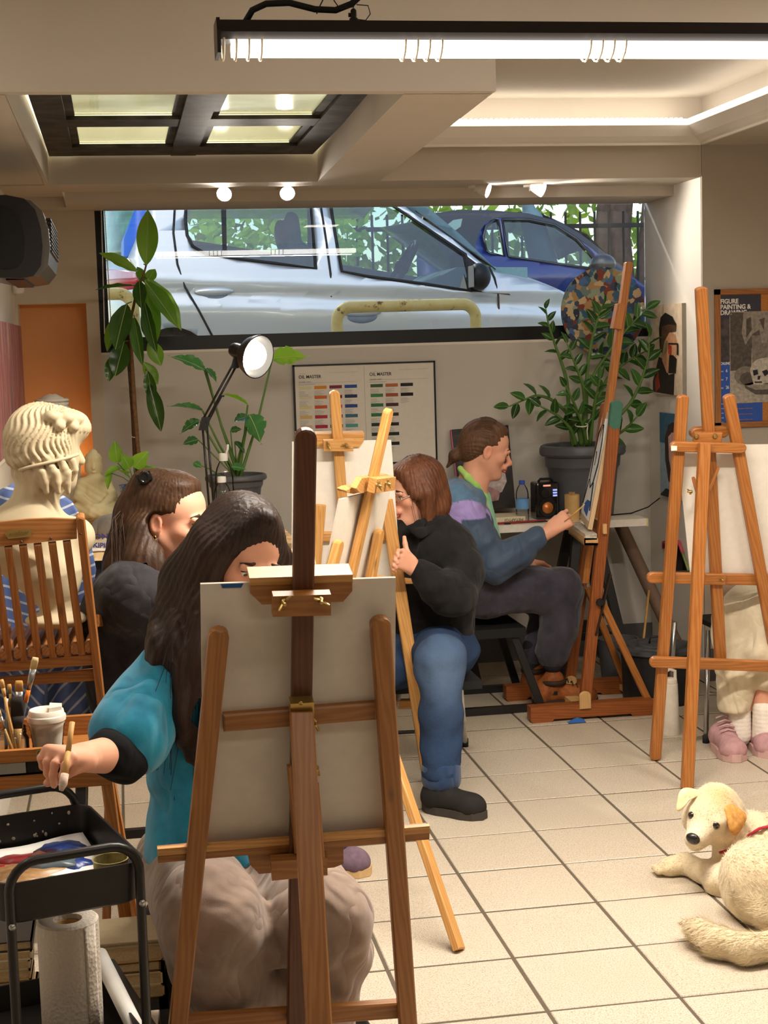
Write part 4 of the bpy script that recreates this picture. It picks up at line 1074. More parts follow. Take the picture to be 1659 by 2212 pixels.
for loop in (bw1, bw2):
    q = [on_b(*p, -.012) for p in loop]; g = G(); g.add(q, [tuple(range(len(q)))]); mk('window_pane', g, 'car_glass', bc)
    g = G(); q = [on_b(*p, .004) for p in loop]; g.tube(q+[q[0]], .012, 6); mk('window_seal', g, 'black_car', bc, True)
q = [on_b(*p, .006) for p in [(915, 480), (935, 460), (985, 451), (1060, 450), (1150, 458), (1215, 476), (1262, 506), (1310, 548), (1345, 580), (1338, 584), (1300, 553), (1252, 513), (1207, 482), (1150, 468), (1080, 468), (1056, 478), (1040, 500), (1020, 555), (1000, 540), (915, 520)]]
g = G(); g.add(q, [tuple(range(len(q)))]); mk('black_roof_trim', g, 'black_car', bc)
q = [on_b(*p, .012) for p in ((968, 486), (985, 473), (1005, 470), (1000, 488), (985, 498))]; g = G(); g.prism(q, (0, .01, 0)); mk('rear_quarter_glass', g, flat('quarter_glass', '#7d9a92', .15, coat=1), bc)
f = F().ell(on_b(1292, 572, .1), (.11, .09, .085), .02); sculpt('wing_mirror', f, on_b(1292, 572, .1)-.2, on_b(1292, 572, .1)+.2, .02, 'black_car', bc, 1)
def broof(u, v):
    a = on_b(960+(1300-960)*u, np.interp(960+340*u, [960, 985, 1060, 1150, 1215, 1262, 1300], [456, 453, 452, 460, 478, 508, 540])); return a+V(0, v*1.2+.02, .04*math.sin(v*PI))
g = G(); g.grid(broof, 10, 8, .015); mk('roof', g, 'black_car', bc, True)
panel('far_side', [(1440, 800), (890, 800), (930, 470), (1150, 460), (1262, 508), (1365, 600)], [[(1000, 545), (1010, 475), (1150, 472), (1240, 512), (1290, 580)]], YB+1.3, zb2, .3, bulb, 'car_black', bc, side=-1)
for cx in (1180,):
    c = P(cx, 590, YB+.4); f = F().cap(c, c+V(-.12, 0, .45), .11, .09, .03, 2, (0, 1, 0)).cap(c+V(-.15, 0, .55), c+V(-.16, 0, .65), .05, .05, .02, 1.8, (0, 1, 0)); sculpt('seat', f, c-.5, c+V(.5, .5, .9), .035, 'seat_fabric', bc, 2)
for xw in (P(985, 700, YB)[0], P(1380, 700, YB)[0]):
    for yw in (YB+.05, YB+1.1): wheel(xw, yw, bc)
# yellow pipe guards
def rust_yellow():
    m = MB('rust_yellow', .55, .4); v = m.coord('World'); n = m.noise(v, 16, 5, .7)
    m.col(m.ramp(n, [(.36, srgb('#6b4a30')), (.43, srgb('#e9c777')), (.7, srgb('#f2d892'))])); m.bump(n, .2, .004); reg('rust_yellow', m)
rust_yellow()
def guard(x0p, x1p, ytp, yg, lab):
    a, b = P(x0p, ytp, yg), P(x1p, ytp-8, yg); r = .032; R = .075
    t = thing('pipe_guard', ((a[0]+b[0])/2, yg, ZG), lab, 'pipe guard', 'yellow pipe guards outside')
    pts = [V(a[0], yg, ZG)]+[V(a[0]+R-R*math.cos(q), yg, a[2]-R+R*math.sin(q)) for q in np.linspace(0, PI/2, 8)]+[V(b[0]-R+R*math.sin(q), yg, a[2]-R+R*math.cos(q)) for q in np.linspace(0, PI/2, 8)]+[V(b[0], yg, ZG)]
    g = G(); g.tube(pts, r, 14); mk('pipe', g, 'rust_yellow', t, True)
guard(727, 1027, 664, 8.2, 'scuffed yellow pipe guard in front of the silver car doors')
guard(20, 286, 640, 8.2, 'scuffed yellow pipe guard below the red tail lamp')
# hedge, trunks, railings
def leafmat(key, c1, c2, tr=.35, rough=.35):
    c1, c2 = srgb(c1), srgb(c2); m = MB(key, rough, .4)
    oi = m.N.new('ShaderNodeObjectInfo'); n = m.noise(m.coord('World'), 8, 3)
    f = m.math('ADD', m.math('MULTIPLY', n, .7), m.math('MULTIPLY', oi.outputs['Random'], .35))
    m.col(m.ramp(f, [(.3, c1), (.8, c2)]))
    t = m.N.new('ShaderNodeBsdfTranslucent'); x = m.N.new('ShaderNodeMixShader'); x.inputs[0].default_value = tr
    t.inputs[0].default_value = (c2[0]*1.2, c2[1]*1.3, c2[2]*.6, 1)
    o = [q for q in m.N if q.type == 'OUTPUT_MATERIAL'][0]
    m.L.new(m.b.outputs[0], x.inputs[1]); m.L.new(t.outputs[0], x.inputs[2]); m.L.new(x.outputs[0], o.inputs[0]); return reg(key, m)
leafmat('hedge_leaf', '#2f4a1c', '#9bb25a', .45, .5); flat('bark', '#5b4a42', .9, var=.35, sc=12)
def leaf_cloud(name, n, lo, hi, size, m, lab, cat):
    c = rng.uniform(lo, hi, (n, 3)); q = rng.normal(size=(n, 3)); q /= np.linalg.norm(q, axis=1, keepdims=True)
    r = rng.normal(size=(n, 3)); r -= q*(r*q).sum(1, keepdims=True); r /= np.linalg.norm(r, axis=1, keepdims=True)
    s = rng.uniform(.6, 1.3, (n, 1))*size; w = np.cross(q, r)
    v = np.stack([c-r*s, c+w*s*.45, c+r*s, c-w*s*.45], 1).reshape(-1, 3)
    f = np.arange(n*4).reshape(n, 4)
    return mesh_obj(name, v, f, m, None, False, label=lab, cat=cat, kind='stuff')
leaf_cloud('hedge', 9000, (-3.0, 15.2, 1.0), (9.0, 17.2, 4.6), .10, 'hedge_leaf', 'leafy green hedge filling the background beyond the cars', 'hedge')
leaf_cloud('bush', 1500, (.6, 11.6, 1.0), (1.9, 12.3, 2.7), .07, leafmat('bush_leaf', '#5a8a2a', '#c5e070', .5, .5), 'bright green bush seen through the silver car windows', 'bush')
for px, w, lab, lean in ((1295, 34, 'leftmost dark tree trunk beyond the blue car roof', .15), (1345, 50, 'thick forked tree trunk beyond the palette', -.1), (1385, 26, 'slim tree trunk at the right window edge', .2)):
    p = P(px, 520, 14.6); t = thing('tree', (p[0], 14.6, ZG), lab, 'tree'); r = w*14.6/FPX/2
    g = G(); g.tube([V(p[0]-lean, 14.6, ZG), V(p[0], 14.6, 2.2), V(p[0]+lean*.6, 14.65, 3.2), V(p[0]+lean*.2, 14.7, 4.4)], [r*1.3, r, r*.9, r*.7], 12); mk('trunk', g, 'bark', t, True)
    g = G(); g.tube([V(p[0]+lean*.1, 14.6, 2.3), V(p[0]+.10, 14.7, 3.0), V(p[0]+.14, 14.8, 4.0)], [r*.6, r*.5, r*.3], 8); mk('branch', g, 'bark', t, True)
fe = thing('railing', (4.2, 14.0, ZG), 'black street railing in front of the hedge', 'railing')
for k in range(28):
    x = 2.2+k*.14; g = G(); g.tube([(x, 14.0, ZG), (x, 14.0, 2.75)], .012, 6); mk('bar', g, 'car_black', fe)
for z in (1.25, 2.6):
    g = G(); g.box((2.1, 13.985, z), (6.2, 14.015, z+.04)); mk('rail', g, 'car_black', fe)
# ------------------------------------------------------------------ plants
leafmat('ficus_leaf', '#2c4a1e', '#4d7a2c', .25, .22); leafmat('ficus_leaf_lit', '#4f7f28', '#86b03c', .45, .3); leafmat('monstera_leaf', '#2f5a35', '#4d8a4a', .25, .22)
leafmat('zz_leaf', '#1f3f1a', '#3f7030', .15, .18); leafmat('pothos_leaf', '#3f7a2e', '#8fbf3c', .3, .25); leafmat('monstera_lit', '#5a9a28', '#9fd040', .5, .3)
flat('stem_green', '#5a7a3a', .5); flat('stem_brown', '#7a5a3a', .8, var=.25, sc=60); flat('soil', '#3b2d22', .95, var=.3)
flat('pot_grey', '#55575b', .42, .4); flat('midrib', '#a9b878', .5)
def leaf_mesh(key, m, shape, cup=.10, droop=.25, nl=12, rib=True):
    """unit leaf: length along +Y, width 1 across, shape(t)=half width"""
    g = G(); v = []; nw = 6
    for i in range(nl+1):
        t = i/nl; w = max(shape(t), .003)
        for k in range(nw+1):
            u = k/nw*2-1
            v.append((u*w, t, cup*abs(u)**1.5*w*1.2-droop*t*t+.012*math.sin(t*20)*abs(u)))
    Fq = [(i*(nw+1)+k, i*(nw+1)+k+1, (i+1)*(nw+1)+k+1, (i+1)*(nw+1)+k) for i in range(nl) for k in range(nw)]
    g.add(v, Fq)
    me = bpy.data.meshes.new(key); me.from_pydata(v, [], Fq); me.polygons.foreach_set('use_smooth', [True]*len(Fq)); me.materials.append(MATS[m])
    if rib:
        bm = bmesh.new(); bm.from_mesh(me)
        for i in range(nl):
            t0, t1 = i/nl, (i+1)/nl; r = .012
            q = [bm.verts.new((sx*r, t, .006-droop*t*t+.001)) for t in (t0, t1) for sx in (-1, 1)]
            f = bm.faces.new((q[0], q[1], q[3], q[2])); f.material_index = 1
        bm.to_mesh(me); bm.free(); me.materials.append(MATS['midrib'])
    return me
def leaf_at(me, base, tip, w, n, parent, name='leaf'):
    base, tip = np.asarray(base, float), np.asarray(tip, float); y = tip-base; L = np.linalg.norm(y); y = y/L
    n = np.asarray(n, float); z = nrm(n-y*np.dot(n, y)); x = np.cross(y, z)
    o = bpy.data.objects.new(name, me); o.parent = parent; b = base-ORG[parent.name]
    M = Matrix([[x[0]*w, y[0]*L, z[0]*L, b[0]], [x[1]*w, y[1]*L, z[1]*L, b[1]], [x[2]*w, y[2]*L, z[2]*L, b[2]], [0, 0, 0, 1]])
    o.matrix_local = M; COL.objects.link(o); return o
ov = lambda t: .5*(math.sin(PI*min(t*1.02, 1))**.75) if 0 < t < 1 else 0
ov2 = lambda t: .5*math.sin(PI*t**.75)**.9 if 0 < t < 1 else 0
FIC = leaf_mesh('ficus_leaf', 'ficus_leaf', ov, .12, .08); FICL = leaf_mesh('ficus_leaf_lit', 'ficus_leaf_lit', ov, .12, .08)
# rubber plant
YR = 6.95
rp_ = thing('rubber_plant', P(297, 1085, YR)*V(1, 1, 0)+V(0, 0, ZB), 'tall rubber plant with drooping dark leaves at the left window edge', 'plant')
g = G(); g.lathe((ORG[rp_.name][0], YR, ZB), [(.055, 0), (.075, .12), (.08, .125), (.07, .12), (.0, .11)], 20, cap0=True); mk('pot', g, 'pot_grey', rp_, True, 40)
g = G(); g.tube([P(*q, YR) for q in ((297, 1060), (292, 985), (288, 905), (283, 830), (276, 748), (277, 700))], [.011, .011, .010, .010, .009, .008], 8); mk('stem', g, flat('stem_dark', '#4b3626', .9, var=.35, sc=80), rp_, True)
g = G(); g.tube([P(*q, YR-.01) for q in ((305, 1060), (303, 1010), (297, 960), (290, 870), (286, 800), (281, 720), (282, 690), (289, 660), (297, 620), (309, 598), (316, 572))], [.010, .010, .010, .010, .009, .008, .007, .006, .006, .005, .004], 8); mk('stem', g, 'stem_brown', rp_, True)
g = G(); g.tube([P(293+8*math.cos(t), 943+2*math.sin(t), YR-.014*math.sin(t)) for t in np.linspace(0, 6.28, 12)], .002, 5); mk('tie', g, 'board_white', rp_, True)
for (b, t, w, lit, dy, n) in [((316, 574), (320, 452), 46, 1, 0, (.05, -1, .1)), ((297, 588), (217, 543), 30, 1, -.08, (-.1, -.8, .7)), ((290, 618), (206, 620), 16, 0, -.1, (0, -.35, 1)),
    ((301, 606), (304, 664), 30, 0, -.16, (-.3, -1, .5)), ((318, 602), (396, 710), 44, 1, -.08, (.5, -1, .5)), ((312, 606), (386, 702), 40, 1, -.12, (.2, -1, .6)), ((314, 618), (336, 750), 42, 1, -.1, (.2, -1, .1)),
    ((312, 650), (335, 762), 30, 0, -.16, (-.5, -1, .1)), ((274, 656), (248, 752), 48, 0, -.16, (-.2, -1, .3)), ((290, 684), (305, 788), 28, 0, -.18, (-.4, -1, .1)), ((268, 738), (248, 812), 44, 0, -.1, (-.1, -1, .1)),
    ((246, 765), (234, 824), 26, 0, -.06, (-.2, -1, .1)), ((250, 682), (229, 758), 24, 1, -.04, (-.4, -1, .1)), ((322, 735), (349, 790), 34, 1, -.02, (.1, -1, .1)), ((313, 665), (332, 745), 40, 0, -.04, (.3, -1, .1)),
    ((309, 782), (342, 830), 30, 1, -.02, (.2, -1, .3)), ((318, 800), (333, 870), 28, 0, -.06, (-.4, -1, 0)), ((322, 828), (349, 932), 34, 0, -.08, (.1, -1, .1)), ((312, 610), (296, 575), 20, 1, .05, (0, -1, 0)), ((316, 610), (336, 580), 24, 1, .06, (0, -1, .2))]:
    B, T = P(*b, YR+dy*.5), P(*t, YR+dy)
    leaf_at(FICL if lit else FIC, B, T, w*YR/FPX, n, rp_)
    st_ = P(min(max(b[0], 284), 310), b[1]-4, YR); g = G(); g.tube([st_, B], .0028, 5); mk('leaf_stalk', g, 'stem_green', rp_, True)
# monstera in the grey tub
YM = 6.72
def tub(c, R, h, parent):
    g = G(); g.lathe(c, [(R*.66, 0), (R*.70, .004), (R*.80, h*.62), (R*.83, h*.68), (R*.86, h*.70), (R*.88, h*.84), (R*.96, h*.85), (R, h*.88), (R*1.0, h*.94), (R*.97, h*.985), (R*.92, h), (R*.88, h*.985), (R*.86, h*.90), (0, h*.88)], 40, cap0=True)
    o = mk('pot', g, 'pot_grey', parent, True, 35)
    g = G(); g.lathe(c+V(0, 0, h*.86), [(R*.85, .0), (R*.5, .01), (0, .012)], 24); mk('soil', g, 'soil', parent, True); return o
cm_ = P(512, 1090, YM); cm_ = V(cm_[0], YM, ZB)
mo = thing('monstera_plant', cm_, 'monstera in a round charcoal tub behind the desk lamp', 'plant')
tub(cm_, .135, P(512, 1030, YM)[2]-ZB+.012, mo)
mon = lambda t: .5*(1-(2*t-.55)**2*.55)*math.sin(PI*min(max(t*.98+.02, 0), 1))**.45*(1-.35*max(0, math.sin(t*22))**6) if 0 < t < 1 else .05
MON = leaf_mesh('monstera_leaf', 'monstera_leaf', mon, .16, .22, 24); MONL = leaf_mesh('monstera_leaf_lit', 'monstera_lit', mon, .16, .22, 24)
root = lambda: V(cm_[0]+rng.uniform(-.03, .03), YM+rng.uniform(-.03, .03), P(512, 1030, YM)[2]-.02)
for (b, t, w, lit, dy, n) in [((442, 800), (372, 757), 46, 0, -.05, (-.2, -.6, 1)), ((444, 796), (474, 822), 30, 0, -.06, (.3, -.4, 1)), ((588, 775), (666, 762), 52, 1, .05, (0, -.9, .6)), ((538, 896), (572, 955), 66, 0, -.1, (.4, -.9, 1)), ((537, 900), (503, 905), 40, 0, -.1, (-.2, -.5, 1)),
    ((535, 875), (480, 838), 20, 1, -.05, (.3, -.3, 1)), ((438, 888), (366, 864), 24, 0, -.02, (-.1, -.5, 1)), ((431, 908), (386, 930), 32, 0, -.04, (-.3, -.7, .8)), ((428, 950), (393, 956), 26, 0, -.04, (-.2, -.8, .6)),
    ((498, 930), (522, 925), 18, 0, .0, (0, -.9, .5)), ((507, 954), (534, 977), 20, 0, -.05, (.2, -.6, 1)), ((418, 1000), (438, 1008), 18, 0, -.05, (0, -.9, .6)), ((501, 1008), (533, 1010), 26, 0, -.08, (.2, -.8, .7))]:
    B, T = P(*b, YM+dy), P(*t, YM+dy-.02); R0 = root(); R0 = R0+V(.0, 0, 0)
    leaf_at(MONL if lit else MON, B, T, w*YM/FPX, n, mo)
    mid = (R0*.55+B*.45)+V((R0[0]-B[0])*-.10, 0, .02); th = .005 if b[1] < 920 else .003
    g = G(); g.tube([R0, R0*.75+mid*.25, mid, B], [th*1.5, th*1.4, th, th*.8], 8); mk('stem', g, 'stem_green', mo, True)
# zz plant in the big pot on the desk
YZ = 7.08
cz = V(P(1260, 1108, YZ)[0], YZ, ZD)
zz = thing('zz_plant', cz, 'large glossy zz plant in a big grey pot on the white desk', 'plant')
hz = P(1260, 968, YZ)[2]-ZD
tub(cz, .205, hz+.02, zz)
zl = lambda t: .5*math.sin(PI*t**.8)**.8 if 0 < t < 1 else 0
ZZ = leaf_mesh('zz_leaf', 'zz_leaf', zl, .2, .12, 8)
stems = [([(1238, 962), (1229, 887), (1225, 823), (1211, 777), (1197, 739), (1185, 702), (1179, 668)], .5, 20, 0), ([(1262, 962), (1266, 903), (1268, 789), (1280, 727), (1291, 688), (1300, 662)], .45, 26, -.04), ([(1258, 962), (1264, 850), (1289, 796), (1326, 745), (1358, 706), (1396, 668)], .42, 28, 0),
    ([(1262, 962), (1264, 858), (1257, 823), (1243, 789), (1225, 742)], .4, 22, -.06), ([(1256, 962), (1252, 930), (1220, 885), (1188, 860), (1158, 853), (1136, 862), (1100, 878)], .5, 27, -.1), ([(1300, 962), (1330, 905), (1360, 875), (1381, 835), (1400, 778), (1404, 728)], .4, 28, -.05),
    ([(1270, 962), (1280, 890), (1312, 812), (1358, 778), (1392, 760)], .35, 26, .08), ([(1244, 962), (1236, 930), (1209, 899), (1168, 878)], .25, 26, -.12), ([(1290, 962), (1320, 945), (1349, 930), (1376, 900)], .3, 30, -.15), ([(1258, 962), (1250, 900), (1240, 870), (1222, 835)], .4, 22, -.12), ([(1274, 962), (1280, 900), (1286, 860), (1296, 820)], .3, 24, -.14), ([(1268, 962), (1262, 930), (1250, 895), (1236, 880)], .35, 22, -.15)]
for pts, s0, lw, dy in stems:
    q = [P(px, py, YZ+dy*(i/(len(pts)-1))) for i, (px, py) in enumerate(pts)]
    qq = []
    for i in range(len(q)-1):
        for k in range(4): qq.append(q[i]*(1-k/4)+q[i+1]*k/4)
    qq.append(q[-1]); n_ = len(qq)
    for _ in range(2): qq = [qq[0]]+[(qq[i-1]+qq[i]*2+qq[i+1])/4 for i in range(1, n_-1)]+[qq[-1]]
    g = G(); g.tube(qq, [.012-.009*i/n_ for i in range(n_)], 8); mk('stem', g, 'stem_green', zz, True)
    L = sum(np.linalg.norm(qq[i+1]-qq[i]) for i in range(n_-1)); m_ = max(5, int(L*(1-s0)/.034))
    for k in range(m_):
        f = s0+(1-s0)*k/(m_-1); i = min(int(f*(n_-1)), n_-2); b = qq[i]*(1-(f*(n_-1)-i))+qq[i+1]*(f*(n_-1)-i); d = nrm(qq[i+1]-qq[i])
        sd = nrm(np.cross(d, (0.1, 1, .1)))*(1 if k % 2 else -1)
        dr = nrm(d*.75+sd*(.85 if k < m_-1 else .1)+rng.normal(size=3)*.18)
        ln = lw*YZ/FPX*1.45*(1.1-.45*abs(f-.6)); leaf_at(ZZ, b, b+dr*ln, ln*.50, nrm(V(0, -.8, .7)+rng.normal(size=3)*.35), zz, 'leaflet')
g = G(); g.tube([P(1256+14*math.cos(t), 918+4*math.sin(t), YZ-.08+.05*math.cos(t+2)) for t in np.linspace(0, 6.3, 14)]+[P(1268, 930, YZ-.1), P(1270, 950, YZ-.1)], .0028, 5); mk('tie', g, 'board_white', zz, True)
# pothos in a blue patterned pot
YP = 6.45
cp_ = V(P(296, 1100, YP)[0], YP, ZB); po = thing('pothos_plant', cp_, 'small variegated pothos in a blue scallop-patterned pot', 'plant')
def scallop():
    m = MB('scallop_blue', .3, .5, coat=.5); v = m.coord('UV') ; 
    w = m.coord('Object', (1, 1, 1)); sep = m.N.new('ShaderNodeSeparateXYZ'); m.L.new(w, sep.inputs[0])
    ang = m.math('ARCTAN2', sep.outputs[1], sep.outputs[0]); c = m.N.new('ShaderNodeCombineXYZ')
    m.L.new(m.math('MULTIPLY', ang, 3.2), c.inputs[0]); m.L.new(m.math('MULTIPLY', sep.outputs[2], 55), c.inputs[1])
    f = m.voro(c.outputs[0], 1.0); m.col(m.ramp(f, [(.18, srgb('#2c4f8a')), (.34, srgb('#3e66a8')), (.42, srgb('#b8c8e0')), (.5, srgb('#30528c'))])); reg('scallop_blue', m)
scallop()
hp = P(296, 1048, YP)[2]-ZB; 
g = G(); g.lathe((cp_[0], YP, ZB), [(.045, 0), (.05, .002), (.068, hp), (.063, hp), (.058, hp-.02), (0, hp-.02)], 28, cap0=True); o = mk('pot', g, 'scallop_blue', po, True, 40)
POT = leaf_mesh('pothos_leaf', 'pothos_leaf', ov2, .15, .3)
for (b, t, w, n) in [((254, 1000), (246, 958), 32, (-.2, -1, .6)), ((262, 1010), (224, 1018), 22, (-.2, -.6, 1)), ((240, 1022), (228, 1052), 16, (-.6, -1, .3)), ((280, 1012), (268, 985), 30, (0, -1, .5)), ((290, 1010), (315, 978), 34, (.2, -1, .5)), ((296, 1018), (335, 1010), 30, (.2, -.6, 1)), ((310, 1012), (351, 1012), 20, (.3, -.5, 1)), ((270, 1024), (262, 1008), 30, (-.1, -.6, 1)), ((300, 1028), (322, 1020), 28, (.1, -.6, 1))]:
    B, T = P(*b, YP-.02), P(*t, YP-.06); R0 = V(cp_[0]+rng.uniform(-.02, .02), YP+rng.uniform(-.02, .02), ZB+hp-.02)
    leaf_at(POT, B, T, w*YP/FPX, n, po); g = G(); g.tube([R0, R0*.4+B*.6+V(0, 0, .01), B], .0022, 5); mk('stem', g, 'stem_green', po, True)
# ------------------------------------------------------------------ desk lamp on the workbench
lm = flat('lamp_metal', '#1b1a1b', .35, .5); YL = 6.15
dl = thing('desk_lamp', P(458, 1098, YL)*V(1, 1, 0)+V(0, 0, ZB), 'black articulated desk lamp shining above the workbench', 'lamp')
c0 = ORG[dl.name]
g = G(); g.lathe(c0, [(.05, 0), (.05, .012), (.02, .02), (.012, .05)], 20, cap0=True); mk('base', g, lm, dl, True, 40)
J1, J2 = P(442, 915, YL), P(510, 783, YL); b0 = c0+V(0, 0, .04); sd = V(.009, 0, 0)
for s in (-1, 1):
    g = G(); g.tube([b0+sd*s, J1+sd*s], .0045, 8); mk('lower_arm', g, lm, dl, True)
    g = G(); g.tube([J1+sd*s+V(0, 0, .012), J2+V(.006*s, 0, -.004*s)], .0045, 8); mk('upper_arm', g, lm, dl, True)
for (c, r) in ((J1, .018), (J2, .016)):
    g = G(); g.obox(c, SX, (0, 1, 0), (0.3, 0, 1), r, .006, r*1.5); 
    for q in (-1, 1): g.lathe(c+V(q*.008, -.012, q*.008), [(.004, 0), (.004, .006)], 8, (0, 1, 0), True)
    mk('joint', g, lm, dl)
g = G(); m1 = J1*.55+J2*.45; g.tube([J1+V(.012, 0, 0), m1+V(.012, 0, 0)], .003, 8); g.tube([m1, m1+V(.022, 0, .0)], .004, 6); mk('spring', g, lm, dl, True)
hc = P(548, 768, YL-.06); ax = nrm((.62, -.70, -.22)); back = hc-ax*.115
g = G(); g.lathe(back, [(.012, -.01), (.026, 0), (.030, .015), (.030, .055), (.045, .065), (.072, .095), (.085, .125), (.088, .14), (.084, .14), (.068, .10), (.03, .07)], 28, ax, True); mk('lamp_shade', g, lm, dl, True, 40)
g = G(); g.ell(hc-ax*.01, (.058,)*3, 20, 12); mk('bulb', g, 'bulb_glow', dl, True)
g = G(); g.tube([J2, J2*.5+back*.5+V(-.01, 0, .03), back], .005, 8); mk('neck', g, lm, dl, True)
l = bpy.data.lights.new('desk_lamp_beam', 'SPOT'); l.energy = 5; l.spot_size = math.radians(130); l.spot_blend = .5; l.color = (1, .88, .72); l.shadow_soft_size = .05
lo = bpy.data.objects.new('desk_lamp_beam', l); COL.objects.link(lo); lo.location = tuple(hc+ax*.06); lo.rotation_euler = Vector(ax).to_track_quat('-Z', 'Y').to_euler()
# ------------------------------------------------------------------ bottles
flat('cap_white', '#e8e6e0', .4); flat('cap_blue', '#3b55b8', .35); flat('label_white', '#e9dfd6', .6); flat('bottle_red', '#a5472f', .6); flat('label_blue', '#6ea2d8', .5)
def bottle(name, c, h, r, lab, capm, label_m, parts=True, handle=False, spout=False):
    t = thing(name, c, lab, 'bottle'); k = h/.26
    prof = [(r*.9, 0), (r, .006), (r, h*.16), (r*.95, h*.18), (r, h*.20), (r*.94, h*.25), (r, h*.27), (r*.99, h*.66), (r*.95, h*.72), (r*.80, h*.80), (r*.55, h*.87), (r*.38, h*.90), (r*.38, h*.93)]
    g = G(); g.lathe(c, prof, 24, cap0=True); mk('body', g, 'clear_plastic', t, True, 50)
    g = G(); g.lathe(c, [(r*.46, h*.90), (r*.47, h*.905), (r*.47, h*.965), (r*.44, h)], 20, cap1=True); mk('cap', g, capm, t, True, 40)
    g = G(); g.lathe(c, [(r*1.015, h*.32), (r*1.015, h*.56)], 24); mk('paper_label', g, label_m, t, True)
    return t
b1 = bottle('water_bottle', V(P(482, 1110, 5.98)[0], 5.98, ZB), .225, .036, 'clear water bottle with white cap and red lettered label, nearer of two', 'cap_white', 'label_white')
c = ORG[b1.name]; text('VIKOS', c+V(-.030, -.0385, .090), (1, 0, 0), (0, 0, 1), .022, 'bottle_red', b1, bold=.0006, xs=.95)
b2_ = bottle('water_bottle', V(P(487, 1098, 6.2)[0], 6.2, ZB), .30, .038, 'taller clear water bottle right behind the labelled one', 'cap_white', 'clear_plastic')
c = ORG[b2_.name]; g = G(); g.tube([c+V(.01, 0, .295), c+V(.018, 0, .315), c+V(.02, 0, .335)], .008, 8, flat=.6); mk('sport_nozzle', g, 'cap_white', b2_, True)
bottle('water_bottle', V(P(1129, 1126, 6.92)[0], 6.92, ZD), .195, .030, 'clear water bottle with a blue cap on the white desk', 'cap_blue', 'label_blue')
# pot of paint, red brush, bag and rag on the bench
pt = thing('plastic_tub', V(P(535, 1110, 5.95)[0], 5.95, ZB), 'cream plastic tub with crumpled paper on the bench corner', 'tub'); c = ORG[pt.name]
g = G(); g.lathe(c, [(.04, 0), (.045, .055), (.047, .056), (.043, .05), (0, .045)], 24, cap0=True); mk('tub', g, flat('cream_tub', '#dcc9a4', .6), pt, True, 40)
g = G(); g.ell(c+V(0, 0, .052), (.04, .04, .012), 10, 6); v = np.concatenate(g.v); v += rng.normal(size=v.shape)*.004; mesh_obj('paper', v, g.f, 'paper_white', pt)
rb_ = thing('red_pencil', P(565, 1096, 6.4)*V(1, 1, 0)+V(0, 0, ZB), 'red pencil lying on the bench behind the tub', 'pencil'); c = ORG[rb_.name]
g = G(); g.tube([c+V(-.08, .03, .005), c+V(.045, .0, .005)], .005, 6); mk('shaft', g, flat('red_wood', '#b3292b', .4), rb_)
g = G(); g.tube([c+V(.045, 0, .005), c+V(.058, -.003, .005)], [.005, .001], 6); mk('point', g, 'cut_end', rb_)
def heap(name, cen, rx, ry, h, m, lab, cat, seed, fq=22):
    t = thing(name, cen, lab, cat); f = F().ell(V(*cen)+V(0, 0, h*.25), (rx, ry, h*.8), .03).ell(V(*cen)+V(rx*.35, 0, h*.3), (rx*.5, ry*.6, h*.7), .03)
    f.disp(lambda p: .014*np.abs(wob(p*V(1, 1.4, 1).astype(np.float32), fq, seed))-.008*wob(p, fq*2, seed+1)); f.cut(V(*cen), (0, 0, -1))
    sculpt('cloth', f, V(*cen)-V(rx, ry, 0)*1.3, V(*cen)+V(rx*1.3, ry*1.3, h*1.4), .006, m, t, 1); return t
cloth('rag_grey', '#8d867e', '#5a554f', fold=.6)
heap('painting_rag', (P(240, 1130, 6.12)[0], 6.12, ZB), .085, .10, .085, 'rag_grey', 'crumpled grey rag on the workbench beside the buddha', 'rag', 3)
bg = thing('plastic_bag', V(P(228, 1168, 5.70)[0], 5.70, ZB), 'white printed plastic bag flattened on the workbench edge', 'bag'); c = ORG[bg.name]
def bagf(u, v):
    x, y = (u-.5)*.15, (v-.5)*.17; return c+V(x+.02*v, y, .006+.030*math.sin(PI*u)**.5*math.sin(PI*v)**.5*(1+.25*math.sin(9*u+5*v))+.003*math.sin(25*u)*math.sin(17*v))
g = G(); g.grid(bagf, 18, 18, .004); mk('bag', g, flat('bag_white', '#e4ded6', .3, .5, coat=.4), bg, True)
tilt = nrm((0, .75, .66))
flat('ink_violet', '#3b2f63', .5)
text('ONI', c+V(-.04, -.066, .046), (1, 0.05, 0), tilt, .036, 'ink_violet', bg, bold=.001, xs=.9); text('KIPII', c+V(-.045, -.082, .020), (1, .05, -.08), tilt, .030, 'ink_violet', bg, bold=.001, xs=.9)
# speaker, kraft roll, book, pencil on the desk
spk = thing('speaker', V(P(1177, 1108, 7.02)[0], 7.02, ZD), 'black portable speaker with an orange cone on the white desk', 'speaker'); c = ORG[spk.name]
hs = .175; g = G(); g.box(c+V(-.055, -.05, 0), c+V(.058, .06, hs)); o = mk('cabinet', g, flat('gloss_black', '#0f0f11', .18, .6, coat=.6), spk); bv = o.modifiers.new('bevel', 'BEVEL'); bv.width = .012; bv.segments = 3
g = G(); g.lathe(c+V(0, -.052, .055), [(.043, 0), (.045, -.004), (.040, -.006), (.034, .002), (.030, .004)], 24, (0, 1, 0)); mk('cone_ring', g, 'rubber', spk, True)
g = G(); g.lathe(c+V(0, -.0535, .055), [(.027, 0), (.018, -.008), (0, -.010)], 20, (0, 1, 0)); mk('cone', g, flat('copper_cone', '#c97a3c', .35, .5, .4), spk, True, label='orange cone')
g = G(); g.lathe(c+V(-.012, -.056, .125), [(.0, -.008), (.020, -.006), (.022, 0), (.022, .006)], 20, (0, 1, 0)); mk('volume_knob', g, 'rubber', spk, True, 40)
